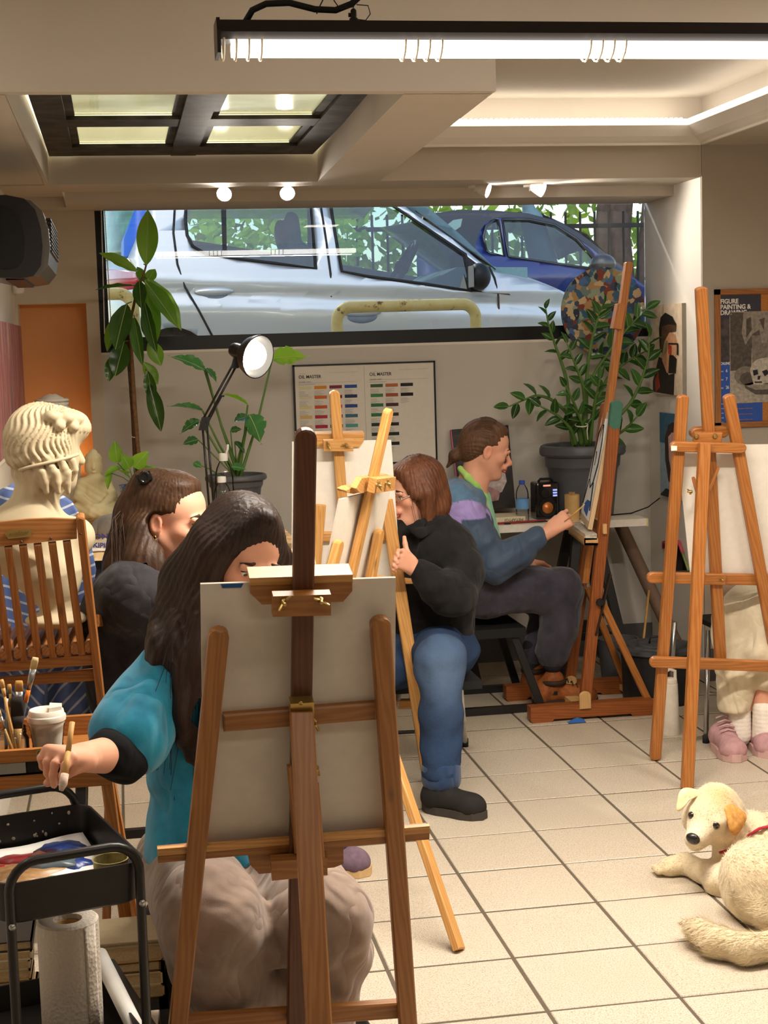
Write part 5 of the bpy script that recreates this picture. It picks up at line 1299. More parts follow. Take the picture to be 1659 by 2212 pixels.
for k in range(3):
    g = G(); g.box(c+V(.026, -.0545, .108+k*.013), c+V(.046, -.0515, .116+k*.013)); mk('button', g, glow('blue_led', (.15, .3, 1), .9) if k == 0 else 'blue_led', spk)
g = G(); g.box(c+V(-.02, -.0535, .156), c+V(.015, -.0515, .164)); mk('display', g, glow('red_led', (1, .15, .05), .6), spk)
g = G(); g.tube([c+V(-.03, 0, hs), c+V(-.02, 0, hs+.012), c+V(.03, 0, hs+.012), c+V(.04, 0, hs)], .006, 8); mk('handle', g, 'rubber', spk, True)
kr = thing('cardboard_roll', V(P(1236, 1114, 6.87)[0], 6.87, ZD), 'kraft cardboard tube stuffed with wood shavings on the desk', 'cardboard tube'); c = ORG[kr.name]
hk = P(1236, 1068, 6.87)[2]-ZD
g = G(); g.lathe(c, [(.034, 0), (.035, hk), (.032, hk), (.032, hk-.03), (0, hk-.03)], 24, cap0=True); mk('tube', g, flat('kraft', '#c9a46a', .7), kr, True, 40)
g = G()
for k in range(16):
    a = rng.uniform(0, 6.28); r0 = rng.uniform(0, .026); p = c+V(r0*math.cos(a), r0*math.sin(a), hk-.02); g.tube([p, p+V(rng.uniform(-.012, .012), rng.uniform(-.01, .01), .03)], .004, 5, flat=.4)
mk('shavings', g, 'cut_end', kr, kind='stuff')
bk = thing('book', V(P(1095, 1120, 6.95)[0], 6.95, ZD), 'thick cream book lying behind the bottle on the white desk', 'book'); c = ORG[bk.name]
g = G(); g.box(c+V(-.10, -.07, .0), c+V(.07, .10, .003)); g.box(c+V(-.10, -.07, .028), c+V(.07, .10, .031)); g.box(c+V(-.10, -.072, 0), c+V(.07, -.068, .031)); mk('cover', g, flat('book_cream', '#ddd2b4', .6), bk, kind='stuff')
g = G(); g.box(c+V(-.095, -.066, .003), c+V(.068, .095, .028)); mk('pages', g, flat('page_cream', '#efe6d0', .8), bk)
flat('ink_brown', '#5b4a3a', .6)
text('METAPTOI', c+V(.06, -.0735, .024), (-1, 0, 0), (0, 0, -1), .019, 'ink_brown', bk)
rs = thing('red_ruler', V(P(1130, 1117, 6.86)[0], 6.86, ZD), 'red stick lying along the white desk edge', 'stick'); c = ORG[rs.name]
g = G(); g.bar(c+V(-.12, 0, .006), c+V(.115, .02, .006), .012, .010, (0, 1, 0)); mk('stick', g, flat('maroon', '#8e2f2c', .5), rs)
ch = thing('charcoal_stick', V(P(1096, 1131, 6.85)[0], 6.85, ZD), 'short dark charcoal stick on the white desk', 'charcoal'); c = ORG[ch.name]
g = G(); g.tube([c+V(-.014, .006, .004), c+V(.014, -.004, .004)], .004, 6); mk('stick', g, 'charcoal', ch)
cb_ = thing('power_cord', V(2.2, 6.95, ZD), 'thin black cord running across the white desk to the wall', 'cord')
g = G(); g.tube([V(*q) for q in ((1.74, 6.88, ZD+.003), (1.9, 6.87, ZD+.003), (2.06, 6.9, ZD+.003), (2.25, 6.98, ZD+.004), (2.38, 7.0, ZD+.006), (2.5, 7.1, ZD+.02), (2.595, 7.2, ZD+.05))], .003, 6); mk('cord', g, 'rubber', cb_, True)
# canvas of white horse head leaning at the wall
YK = 7.22
lp = thing('leaning_painting', V(P(1040, 1100, YK)[0], YK, ZD), 'dark painting with pink edge and white brushwork leaning behind the young man', 'painting'); 
q = [P(975, 928, YK+.09), P(1098, 918, YK+.09), P(1114, 1096, YK-.0), P(995, 1104, YK)]
for i in (2, 3): q[i][2] = max(q[i][2], ZD+.002)
n_ = nrm(np.cross(q[1]-q[0], q[3]-q[0])); n_ = n_ if n_[1] < 0 else -n_
g = G(); g.prism(q, -n_*.02); mk('canvas', g, flat('painting_dark', '#2d2726', .5, var=.5, sc=25), lp)
g = G(); g.prism([q[0]-n_*.021, q[0]+n_*.0005, q[3]+n_*.0005, q[3]-n_*.021], nrm(q[0]-q[1])*.004); mk('pink_edge', g, flat('pink_edge', '#c26a86', .6), lp, label='pink painted canvas edge')
def onp(u, v, o=.0015): return q[0]*(1-u)*(1-v)+q[1]*u*(1-v)+q[2]*u*v+q[3]*(1-u)*v+n_*o
flat('strokes_white', '#cfc3c0', .6, var=.25, sc=40); flat('strokes_pink', '#b58f92', .6, var=.3, sc=30); flat('strokes_grey', '#5d5550', .6, var=.3)
for nm_, m, path, w in (('brushwork', 'strokes_white', [(.45, .48), (.6, .42), (.75, .47), (.86, .55), (.88, .68), (.78, .80), (.55, .86), (.40, .80), (.38, .6)], 0), ('brushwork', 'strokes_pink', [(.42, .70), (.6, .74), (.74, .80), (.7, .90), (.45, .92), (.36, .84)], 1), ('brushwork', 'strokes_grey', [(.15, .2), (.3, .15), (.4, .3), (.25, .4)], 1)):
    g = G(); g.prism([onp(u, v, .0012+.0008*w) for u, v in path], n_*.0012); mk(nm_, g, m, lp)
# round palette on the sill
pl2 = thing('paint_palette', V(P(1305, 655, 7.30)[0], 7.30, 1.46), 'large round palette crusted with blue and ochre paint against the window', 'palette')
def daubs():
    m = MB('paint_daubs', .5, .4); v = m.coord('World', (1, 1, 1)); n = m.N.new('ShaderNodeTexNoise'); n.inputs['Scale'].default_value = 20; m.L.new(v, n.inputs[0])
    add = m.N.new('ShaderNodeMixRGB'); add.inputs[0].default_value = .06; m.L.new(v, add.inputs[1]); m.L.new(n.outputs['Color'], add.inputs[2])
    c = m.voro(add.outputs[0], 34, out='Color'); s = m.N.new('ShaderNodeSeparateColor'); m.L.new(c, s.inputs[0])
    m.col(m.ramp(s.outputs[0], [(0, srgb('#22314a')), (.14, srgb('#35607f')), (.28, srgb('#b08a5c')), (.4, srgb('#6d7f7a')), (.52, srgb('#c9b28a')), (.62, srgb('#7c3a2c')), (.72, srgb('#3c4660')), (.82, srgb('#8fa08a')), (.92, srgb('#4a6fa0'))], 'CONSTANT'))
    m.bump(m.voro(add.outputs[0], 24), .4, .01); reg('paint_daubs', m)
daubs()
c = P(1303, 672, 7.29); R_ = 97*7.3/FPX
g = G(); g.lathe(c, [(0, -.006), (R_, -.006), (R_, .006), (0, .006)], 48, nrm((0, 1, -.03))); mk('disc', g, 'paint_daubs', pl2)
# ------------------------------------------------------------------ colour chart on the wall
cx0, cx1, cz0, cz1, cyw = .823, 1.514, 1.010, 1.500, YW
cc = thing('colour_chart', (1.17, YW-.01, 1.010), 'framed oil paint colour chart hanging on the wall under the window', 'poster')
yf = YW-.018
for nm_, lo_, hi_ in (('frame_side', (cx0, yf-.004, cz0), (cx0+.008, YW-.001, cz1)), ('frame_side', (cx1-.008, yf-.004, cz0), (cx1, YW-.001, cz1)), ('frame_rail', (cx0, yf-.004, cz0), (cx1, YW-.001, cz0+.008)), ('frame_rail', (cx0, yf-.004, cz1-.008), (cx1, YW-.001, cz1))):
    g = G(); g.box(lo_, hi_); mk(nm_, g, 'black_frame', cc)
g = G(); g.box((cx0+.006, yf, cz0+.006), (cx1-.006, YW-.002, cz1-.006)); mk('paper', g, flat('poster_paper', '#dfd8cc', .6, var=.02), cc)
flat('ink_black', '#1d1c1b', .6); flat('ink_grey', '#8a857c', .6)
yt = yf-.0008
def cpt(px, py):
    p = P(px, py, yt); return V(p[0], yt, p[2])
for (px, py) in ((645, 818), (798, 812)):
    text('OIL MASTER', cpt(px, py), (1, 0, 0), (0, 0, 1), .0215, 'ink_black', cc, bold=.0003, xs=.92)
    text('Cartella colori', cpt(px, py+9), (1, 0, 0), (0, 0, 1), .010, 'ink_grey', cc, shear=.3)
    text('extra fine artists oil colours  superior quality', cpt(px, py+14), (1, 0, 0), (0, 0, 1), .0045, 'ink_grey', cc)
def rule(px0, px1, py, h=.0008, m='ink_grey', nm_='rule'):
    a, b = cpt(px0, py), cpt(px1, py); g = G(); g.box((a[0], yt-.0004, a[2]-h), (b[0], yt, a[2])); mk(nm_, g, m, cc)
for a in ((710, 772, 805), (645, 772, 828), (862, 925, 798), (798, 925, 821), (645, 661, 808), (798, 815, 803)): rule(*a)
g = G(); a, b = cpt(786, 790), cpt(789, 1000); g.box((a[0], yt-.0003, b[2]), (a[0]+.001, yt, a[2])); mk('fold_line', g, 'ink_grey', cc)
cols = [['#d9d2a8', '#d6cfb0', '#d9cf9a', '#d8b670', '#d8b59a', '#d8b59a'], ['#d58a2a', '#cf6a2a', '#c8582c', '#b02f3c', '#a8243a', '#9a2038'], ['#7a2c34', '#6d2a2c', '#c05a78', '#5a2c34', '#231d1d', '#4a2a2a'], ['#2c4f98', '#23385e', '#28488a', '#3a6a80', '#4f9a98', '#3a7a78']]
colr = [['#3f5a38', '#3f7f46', '#2f6f44', '#347450', '#25332c', '#263a30', '#5a6a3a'], ['#b5683c', '#a04f30', '#4f2a30', '#3a2a28', '#22221f', '#1f2a24', '#1a1c1a'], ['#1c1f1e', '#161816']]
def swatch(px, py, hexc, pw=27, ph=6):
    a, b = cpt(px, py-ph/2), cpt(px+pw, py+ph/2); g = G(); g.box((a[0], yt-.0006, b[2]), (b[0], yt, a[2])); mk('swatch', g, flat('sw_'+hexc[1:], hexc, .6, var=0), cc)
    g = G()
    for k in range(5): 
        a = cpt(px, py+8+k*2.4); g.box((a[0], yt-.0003, a[2]-.0012), (a[0]+.05*rng.uniform(.5, .95), yt, a[2]))
    mk('caption_lines', g, 'ink_grey', cc, kind='stuff')
for i, cl in enumerate(cols):
    for k, h in enumerate(cl): swatch(646+i*32.7+k*.6, 838-i*1.2+k*21.2, h)
for i, cl in enumerate(colr):
    for k, h in enumerate(cl): swatch(800+i*32.5+k*.6, 833-i*1.2+k*21, h)
# ------------------------------------------------------------------ cork board with poster and drawing
kb = thing('cork_board', (2.95, 6.62, 1.16), 'wooden framed cork board on the grey wall', 'cork board')
kx0, kx1, kz0, kz1, ky = 2.655, 3.45, 1.165, 1.787, 6.632
flat('cork', '#b5763c', .9, var=.35, sc=220)
for nm_, a in (('frame_side', (kx0, kz0, kx0+.024, kz1)), ('frame_side', (kx1-.024, kz0, kx1, kz1)), ('frame_rail', (kx0, kz0, kx1, kz0+.024)), ('frame_rail', (kx0, kz1-.024, kx1, kz1))):
    g = G(); g.box((a[0], ky-.018, a[1]), (a[2], ky-.001, a[3])); mk(nm_, g, 'teak', kb)
g = G(); g.box((kx0+.01, ky-.009, kz0+.01), (kx1-.01, ky-.002, kz1-.01)); mk('cork_panel', g, 'cork', kb)
pp = thing('class_poster', (2.8, ky-.01, 1.18), 'figure painting class poster with blue calendar pinned on the cork board', 'poster')
yq = ky-.0105
def kp_(px, py, y=None): 
    p = P(px, py, yq if y is None else y); return V(p[0], yq if y is None else y, p[2])
def rect(a, b, m, parent, name, y=None, t=.0006):
    p, q = kp_(*a, y), kp_(*b, y); y = yq if y is None else y; g = G(); g.box((p[0], y-t, q[2]), (q[0], y, p[2])); return mk(name, g, m, parent)
rect((1552, 638), (1644, 780), flat('poster_navy', '#3b3b48', .5), pp, 'sheet'); rect((1552, 776), (1647, 918), flat('poster_blue', '#2f55a8', .5), pp, 'calendar_panel', yq, .0005)
rect((1553, 690), (1640, 776), flat('poster_photo', '#4a4445', .5, var=.5, sc=30), pp, 'printed_photo', yq-.0005)
for k, s in enumerate(('FIGURE', 'PAINTING &', 'DRAWING')): text(s, kp_(1556, 656+k*12.2, yq-.0012), (1, 0, 0), (0, 0, 1), .0285, flat('print_white', '#e6e2da', .6, var=.01).name if False else 'print_white' if 'print_white' in MATS else flat('print_white', '#e6e2da', .6, var=.01).name, pp, bold=.0009, xs=.92)
text('CALENDAR', kp_(1556, 788, yq-.0012), (1, 0, 0), (0, 0, 1), .016, 'print_white', pp, bold=.0004, xs=.8)
for k, s in enumerate(('6', '7', '26')):
    text('MAR', kp_(1556, 804+k*18, yq-.0012), (1, 0, 0), (0, 0, 1), .009, 'print_white', pp, xs=.8); text(s, kp_(1568, 804+k*18, yq-.0012), (1, 0, 0), (0, 0, 1), .020, 'print_white', pp, bold=.0003, xs=.75)
for k in range(5): text('MAR', kp_(1557, 874+k*10, yq-.0012), (1, 0, 0), (0, 0, 1), .007, 'print_white', pp)
for k in range(4):
    text('LIFE DRAWING FROM MODEL', kp_(1590, 872+k*12, yq-.0012), (1, 0, 0), (0, 0, 1), .006, flat('print_orange', '#c9885c', .6).name if 'print_orange' not in MATS else 'print_orange', pp)
dw = thing('skull_drawing', (2.9, ky-.012, 1.30), 'pinned charcoal drawing of a skull on a book before drapery', 'drawing')
y2 = ky-.0125
def gtone(key, c): return flat(key, c, .9, var=.28, sc=60)
rect((1576, 674), (1720, 866), gtone('chalk_light', '#a49c90'), dw, 'sheet', y2)
def poly(pts, m, name, k, parent=dw, yb=y2, step=.0005):
    y = yb-.0006-step*k; g = G(); g.prism([kp_(*p, y) for p in pts], (0, -.0004, 0)); return mk(name, g, m, parent)
poly([(1577, 675), (1719, 675), (1719, 745), (1624, 752), (1622, 800), (1578, 801)], gtone('chalk_dark', '#57504a'), 'shaded_ground', 0)
poly([(1624, 725), (1719, 722), (1719, 812), (1626, 812)], gtone('chalk_mid', '#7c746a'), 'plinth', 1)
poly([(1606, 676), (1620, 672), (1700, 676), (1690, 700), (1668, 715), (1655, 740), (1646, 742), (1640, 712), (1625, 722), (1610, 745), (1602, 720)], gtone('chalk_pale', '#8f877c'), 'drapery', 2)
for a in ([(1612, 690), (1622, 684), (1624, 712), (1612, 730)], [(1640, 690), (1652, 686), (1650, 714)], [(1664, 684), (1672, 690), (1662, 706)]): poly(a, 'chalk_dark', 'fold_shadow', 3)
th = np.linspace(0, 2*PI, 22, endpoint=False)
poly([(1612+26*math.cos(t), 812+21*math.sin(t)) for t in th], 'chalk_mid', 'round_fruit', 2); poly([(1616+18*math.cos(t), 818+14*math.sin(t)) for t in th], 'chalk_dark', 'fruit_shade', 3)
poly([(1608, 830), (1640, 822), (1700, 830), (1700, 852), (1632, 852), (1610, 838)], 'chalk_dark', 'drawn_book', 3); poly([(1612, 834), (1636, 828), (1700, 833), (1700, 840), (1632, 842)], 'chalk_pale', 'book_cover', 4)
poly([(1620, 800), (1624, 786), (1636, 776), (1655, 772), (1675, 776), (1688, 790), (1688, 812), (1670, 826), (1650, 828), (1645, 832), (1628, 830), (1624, 816)], gtone('chalk_bone', '#b5ada0'), 'skull', 5)
for a in ([(1626, 800), (1636, 798), (1638, 808), (1628, 812)], [(1646, 802), (1656, 798), (1662, 806), (1652, 813)], [(1637, 812), (1643, 812), (1641, 820), (1636, 820)], [(1630, 824), (1646, 824), (1646, 827), (1630, 827)]): poly(a, 'charcoal', 'socket', 6)
g = G(); g.lathe(kp_(1580, 679, y2-.001), [(.004, 0), (.003, -.003), (0, -.0035)], 10, (0, 1, 0)); mk('pin', g, 'steel', dw, True)
# ------------------------------------------------------------------ portraits on the white wall
def wallpic(name, a, b, c, d, lab, zones, th=.022):
    """canvas on the right wall: corners from pixels, zones painted on its face"""
    q = [PX(*p, XR-th) for p in (a, b, c, d)]; n = V(-1, 0, 0)
    y0, y1 = max(q[0][1], q[3][1]), min(q[1][1], q[2][1]); z1, z0 = (q[0][2]+q[1][2])/2, (q[2][2]+q[3][2])/2
    t = thing(name, (XR-th, (y0+y1)/2, z0), lab, 'painting')
    g = G(); g.box((XR-th, y1, z0), (XR-.001, y0, z1)); mk('canvas', g, zones[0], t)
    g = G(); g.box((XR-th+.001, y1-.0006, z0), (XR-.002, y1, z1)); mk('canvas_edge', g, 'canvas_edge', t)
    for k, (nm_, m, pts) in enumerate(zones[1:]):
        x = XR-th-.0004-k*.0005; g = G(); g.prism([(x, y0+(y1-y0)*u, z1+(z0-z1)*v) for u, v in pts], (-.0006, 0, 0)); mk(nm_, g, m, t)
    return t
flat('pt_cream', '#e3cdb2', .6, var=.12, sc=30); flat('pt_black', '#231c1a', .5, var=.3); flat('pt_skin', '#d9a37c', .6, var=.15, sc=50); flat('pt_brown', '#5a3f2c', .6, var=.3, sc=40); flat('pt_red', '#b0442c', .6, var=.25); flat('pt_green', '#a89a6c', .6); flat('pt_blue', '#3d6f8f', .6, var=.15); flat('pt_ltblue', '#9fb9cc', .6, var=.12); flat('pt_pink', '#e3b8ae', .6, var=.12); flat('pt_dkbrown', '#3c2320', .5, var=.3)
wallpic('profile_portrait', (1409, 660), (1470, 655), (1474, 855), (1412, 850), 'painting of a dark-haired bearded man in profile wearing glasses', ['pt_cream',
    ('jacket', 'pt_black', [(.05, .80), (.22, .58), (.35, .60), (.55, .78), (.75, .76), (.72, 1), (.0, .98), (.0, .86)]), ('lining', 'pt_red', [(.08, .84), (.2, .74), (.26, .92), (.1, .98)]), ('face', 'pt_skin', [(.35, .34), (.6, .30), (.80, .34), (.86, .44), (.84, .52), (.78, .60), (.62, .75), (.5, .76), (.34, .62)]), ('cheek', 'pt_green', [(.34, .42), (.52, .40), (.52, .52), (.36, .58)]), ('ear', 'pt_red', [(.56, .44), (.68, .46), (.66, .58), (.56, .54)]), ('beard', 'pt_black', [(.60, .56), (.72, .56), (.84, .60), (.80, .76), (.56, .76)]), ('hair', 'pt_brown', [(.26, .30), (.30, .18), (.45, .10), (.70, .14), (.84, .22), (.82, .30), (.6, .31), (.44, .40), (.36, .54), (.28, .50)]), ('fringe', 'pt_black', [(.26, .26), (.32, .14), (.48, .09), (.72, .14), (.84, .24), (.60, .22), (.36, .24), (.30, .50)]), ('glasses', 'pt_black', [(.58, .425), (.90, .43), (.90, .56), (.86, .56), (.86, .445), (.58, .44)])])
wallpic('bearded_portrait', (1425, 893), (1470, 893), (1472, 1078), (1427, 1072), 'painting of a long-haired bearded face on blue below the profile portrait', ['pt_ltblue',
    ('sky_band', 'pt_blue', [(0, 0), (1, 0), (1, .36), (0, .36)]), ('hair', 'pt_dkbrown', [(.25, .30), (.42, .14), (.62, .10), (.95, .12), (1, .95), (.75, .95), (.4, .80), (.26, .55)]), ('face', 'pt_pink', [(.42, .28), (.6, .22), (.95, .24), (1, .55), (.9, .75), (.6, .74), (.45, .55)]), ('moustache', 'pt_dkbrown', [(.6, .58), (.95, .56), (.98, .80), (.7, .82)]), ('brow', 'pt_dkbrown', [(.58, .34), (.95, .32), (.95, .36), (.6, .38)]), ('collar', 'pt_black', [(.05, .98), (.3, .90), (.75, .92), (.75, 1), (.05, 1)])])
# painting on the left wall
q0 = [PX(px, py, XL+.03) for px, py in ((38, 720), (38, 930))]
yy0, yy1 = 7.22, 5.4; zt0, zb0 = 1.715, 1.215
lw_ = thing('abstract_painting', (XL+.015, 6.3, zb0), 'long pink and grey streaked painting on the left wall', 'painting')
def streaks():
    m = MB('streaks', .6, .3); v = m.coord('World', (.2, 16, 1.2)); n = m.noise(v, 1.6, 5, .65)
    m.col(m.ramp(n, [(.3, srgb('#6d2a4a')), (.42, srgb('#8d7f78')), (.5, srgb('#b0405a')), (.58, srgb('#c9a48a')), (.66, srgb('#7d6f8f')), (.75, srgb('#5d5550'))])); m.bump(n, .2, .01); reg('streaks', m)
streaks()
g = G(); g.box((XL+.001, yy1, zb0), (XL+.03, yy0, zt0)); mk('canvas', g, 'streaks', lw_)
g = G(); g.box((XL+.001, yy1-.01, zb0-.012), (XL+.032, yy0+.002, zb0)); mk('bare_edge', g, 'board_white', lw_)
# roller-blind bead chain in the left window corner
bc_ = thing('blind_chain', P(232, 770, 7.26), 'looped white bead chain of the roller blind with clear tensioner', 'blind chain')
a1, a2 = P(219, 462, 7.26), P(226, 462, 7.26); b1_, b2_c = P(226, 720, 7.26), P(241, 720, 7.26); bt = P(234, 744, 7.26)
pts = [a1*(1-t)+b1_*t for t in np.linspace(0, 1, 12)]+[bt]+[b2_c*(1-t)+a2*t for t in np.linspace(0, 1, 12)]
pts[0][2] = pts[-1][2] = 2.236
g = G(); g.tube(pts, .0022, 6)
for i in range(len(pts)-1):
    for k in range(5): g.ell(pts[i]*(1-k/5)+pts[i+1]*k/5, .0032, 6, 4)
mk('beads', g, 'cap_white', bc_, True, kind='stuff')
g = G(); g.box(bt+V(-.007, -.006, -.05), bt+V(.007, .006, .0)); mk('tensioner', g, 'clear_plastic', bc_)
# ------------------------------------------------------------------ teak chair carrying the plaster bust
tc = thing('slatted_chair', (-.25, 4.05, 0), 'tall slatted teak armchair with brass plaque, plaster bust on its seat', 'chair')
def cb_bar(name, a, b, ya, yb, wpx, t, m='teak', side=None, r0=0.0, r1=0.0, parent=None):
    A, B = P(*a, ya), P(*b, yb); w = wpx*((A+B)/2)[1]/FPX
    g = G(); g.bar(A, B, w, t, SX if side is None else side, r0, r1); return mk(name, g, m, parent or tc)
YT_, YB_ = 3.84, 3.96           # chair back leans: top nearer to us
for (a, b) in (((173, 1112), (217, 1500)),):
    A, B = P(*a, YT_), P(*b, YB_+.03); D = nrm(B-A); E_ = A+D*((A[2]-.002)/(-D[2]))
    g = G(); g.bar(E_, A, .021, .034, SX, 0, .006); mk('back_post', g, 'teak', tc)
    A2, E2 = A+V(-.42, -.10, 0), E_+V(-.42, -.10, 0); A2[0] = max(A2[0], XL-.3)
    g = G(); g.bar(E2, A2, .021, .034, SX, 0, .006); mk('back_post', g, 'teak', tc)
def railp(name, pts, t, ya, yb=None, m='teak'):
    q = [P(px, py, ya) for px, py in pts]; g = G(); g.prism(q, (0, t, 0)); return mk(name, g, m, tc)
railp('top_rail', [(-140, 1150), (-60, 1136), (0, 1128), (60, 1122), (110, 1120), (165, 1122), (166, 1164), (60, 1174), (0, 1181), (-140, 1200)], .024, 3.845)
railp('seat_rail', [(-140, 1450), (0, 1431), (203, 1414), (206, 1436), (0, 1452), (-140, 1470)], .024, 3.95)
railp('lower_rail', [(-140, 1486), (0, 1465), (208, 1446), (211, 1470), (0, 1484), (-140, 1506)], .022, 3.975)
railp('stretcher', [(60, 1562), (222, 1551), (224, 1572), (60, 1580)], .022, 4.0)
for k in range(8):
    xt = 144-31.5*k; cb_bar('back_slat', (xt, 1168+k*3), (xt+34, 1414+k*3), YT_+.012, YB_-.006, 16, .014)
for k in range(10):
    px = 191-30.8*k; A = P(px, 1400+k*2.6, 3.935); g = G(); z = A[2]
    g.bar(V(A[0], 3.935, z), V(A[0]+.02, 4.34, z+.0), .021, .030, SX, .008, .008, .006); mk('seat_slat', g, 'teak', tc)
g = G(); g.box((-.62, 4.32, .79), (-.035, 4.345, .83)); mk('front_rail', g, 'teak', tc)
A, B = P(243, 1322, 4.22), P(237, 1530, 4.22); B = B+(B-A)*1.9; B[2] = .002
g = G(); g.bar(B, A, .024, .032, SX, 0, .003); mk('front_leg', g, 'teak', tc)
g = G(); g.bar(B+V(-.52, 0, 0), A+V(-.52, 0, 0), .024, .032, SX, 0, .003); mk('front_leg', g, 'teak', tc)
A, B = P(205, 1341, 3.98), P(236, 1338, 4.2)
g = G(); g.bar(A, B, .032, .022, (0, 0, 1)); mk('arm_rest', g, 'teak', tc)
g = G(); g.bar(A+V(-.5, -.05, 0), B+V(-.5, 0, 0), .032, .022, (0, 0, 1)); mk('arm_rest', g, 'teak', tc)
pq = [P(px, py, 3.843) for px, py in ((10, 1153), (15, 1146), (62, 1142), (70, 1148), (66, 1159), (18, 1164))]
g = G(); g.prism(pq, (0, -.0025, 0)); pl_b = mk('plaque', g, 'brass', tc, label='engraved brass plaque')
text('outdoor', P(20, 1158, 3.8400), (1, 0, .06), (0, 0, 1), .014, flat('brass_dark', '#7d6433', .5, .4, .6).name, pl_b, bold=.0002)
for (px, py) in ((110, 1163), (46, 1170), (170, 1138), (174, 1153)):
    g = G(); g.lathe(P(px, py, 3.836 if px > 160 else 3.842), [(.0035, .003), (.0035, -.001), (0, -.0015)], 10, (0, 1, 0)); mk('dowel', g, flat('dowel_dark', '#5a3418', .6), tc, True)
# ------------------------------------------------------------------ plaster bust
def plaster_cast(key, c):
    c = srgb(c); m = MB(key, .62, .3); v = m.coord('World'); n = m.noise(v, 12, 4)
    m.col(m.ramp(n, [(.3, tuple(x*.93 for x in c)), (.7, c)])); m.bump(m.noise(v, 70, 4), .12, .003); reg(key, m)
plaster_cast('cast_cream', '#c4b494'); plaster_cast('cast_white', '#f0ebe2'); plaster_cast('cast_ivory', '#dccfa4')
YBU = 4.10; bc0 = P(125, 1386, YBU); bc0[2] = P(7, 1400, 3.935)[2]+.0165
bu = thing('plaster_bust', bc0, 'cream plaster bust with curly hair and diadem, back of head towards us', 'bust')
hc_ = P(97, 962, YBU); sp = YBU/FPX
fdir = nrm((.80, .55, -.12)); ld = nrm(np.cross((0, 0, 1), fdir)); ud = np.cross(fdir, ld); RH = np.stack([fdir, ld, ud], 1)
def hp_(f, l, u): return hc_+fdir*f+ld*l+ud*u
f = F()
f.ell(hp_(-.012, 0, .012), (.098, .082, .098), .02, RH).ell(hp_(.04, 0, -.05), (.055, .055, .07), .03, RH).ell(hp_(.07, 0, -.095), (.02, .025, .02), .03, RH)
f.cap(hp_(.088, 0, .005), hp_(.112, 0, -.035), .010, .012, .015)
f.ell(hp_(.05, -.0, .05), (.07, .075, .05), .02, RH)
def hairwave(p):
    q = (p-hc_.astype(np.float32))@RH.astype(np.float32)
    a = np.arctan2(q[:, 1], -q[:, 0]+.02); u = q[:, 2]; r = np.sqrt(q[:, 0]**2+q[:, 1]**2)
    face = 1/(1+np.exp(-(q[:, 0]-.035)*120))*(u < .04)
    low = np.clip((-u-.01)/.05, 0, 1)
    ph = a*7+u*60+2.2*np.sin(u*75+a*3)+.8*np.sin(a*11)
    ph2 = a*21+u*30*np.cos(a*2)+2.1*np.sin(u*58+a*2.0)
    return (-((.0085*np.abs(np.sin(ph2))-.002)+low*.009*np.abs(np.sin(ph*.8)))+.002)*(1-face)
f.disp(hairwave)
for k in range(9):                                        # wreath of curls round the crown
    t = -1.9+k*.47; f.ell(hp_(-.0+.085*math.cos(t), .075*math.sin(t), .074), (.022, .022, .017), .008, RH)
    f.ell(hp_(-.0+.095*math.cos(t+.2), .085*math.sin(t+.2), .052), (.016, .016, .014), .006, RH)
for k in range(27):                                       # locks on the neck
    t = 1.4+k*.135; z0 = -.052-.02*math.sin(k*2.1); b = hp_(.012+.083*math.cos(t), .086*math.sin(t), z0); e = hp_(.018+.072*math.cos(t+.12), .074*math.sin(t+.12), z0-.05)
    f.cap(b, (b+e)/2+V(.008*math.sin(k*2), 0, 0), .0115, .0105, .004).cap((b+e)/2+V(.008*math.sin(k*2), 0, 0), e, .0105, .007, .004)
n0, n1 = P(85, 1045, YBU), P(72, 1125, YBU-.01)
f.cap(n0, n1, .052, .058, .03)
sh = P(75, 1150, YBU)
f.cap(sh+V(-.11, -.0, -.02), sh+V(.10, .02, -.02), .060, .055, .05, .8, (0, 1, 0)).cap(sh+V(-.03, 0, -.02), P(110, 1250, YBU), .10, .075, .05, .8, (0, 1, 0)).cap(P(110, 1240, YBU), P(122, 1300, YBU), .075, .030, .04)
for k in range(6):                                        # drapery over the shoulders
    f.cap(sh+V(-.13+.03*k, -.045, .035-.012*k), sh+V(-.02+.02*k, -.075+.005*k, -.05-.01*k), .013, .010, .012)
f.cap(P(122, 1290, YBU), P(124, 1345, YBU), .030, .046, .02).ell(P(124, 1318, YBU), (.040, .040, .008), .008)
f.ell(V(bc0[0], YBU, bc0[2]+.022), (.082, .078, .022), .01); f.cut(bc0+V(0, 0, .001), (0, 0, -1))
sculpt('bust', f, (hc_[0]-.22, YBU-.16, bc0[2]), (hc_[0]+.24, YBU+.18, hc_[2]+.13), .0034, 'cast_cream', bu, 1)
g = G(); pts = [hc_+ (lambda a, u: fdir*(.010+.099*math.cos(a))+ld*(.093*math.sin(a))+ud*u)(-1.2-1.7*t, -.018-.05*t) for t in np.linspace(0, 1, 12)]
g.tube(pts, .0045, 8); mk('head_strap', g, 'cast_cream', bu, True)
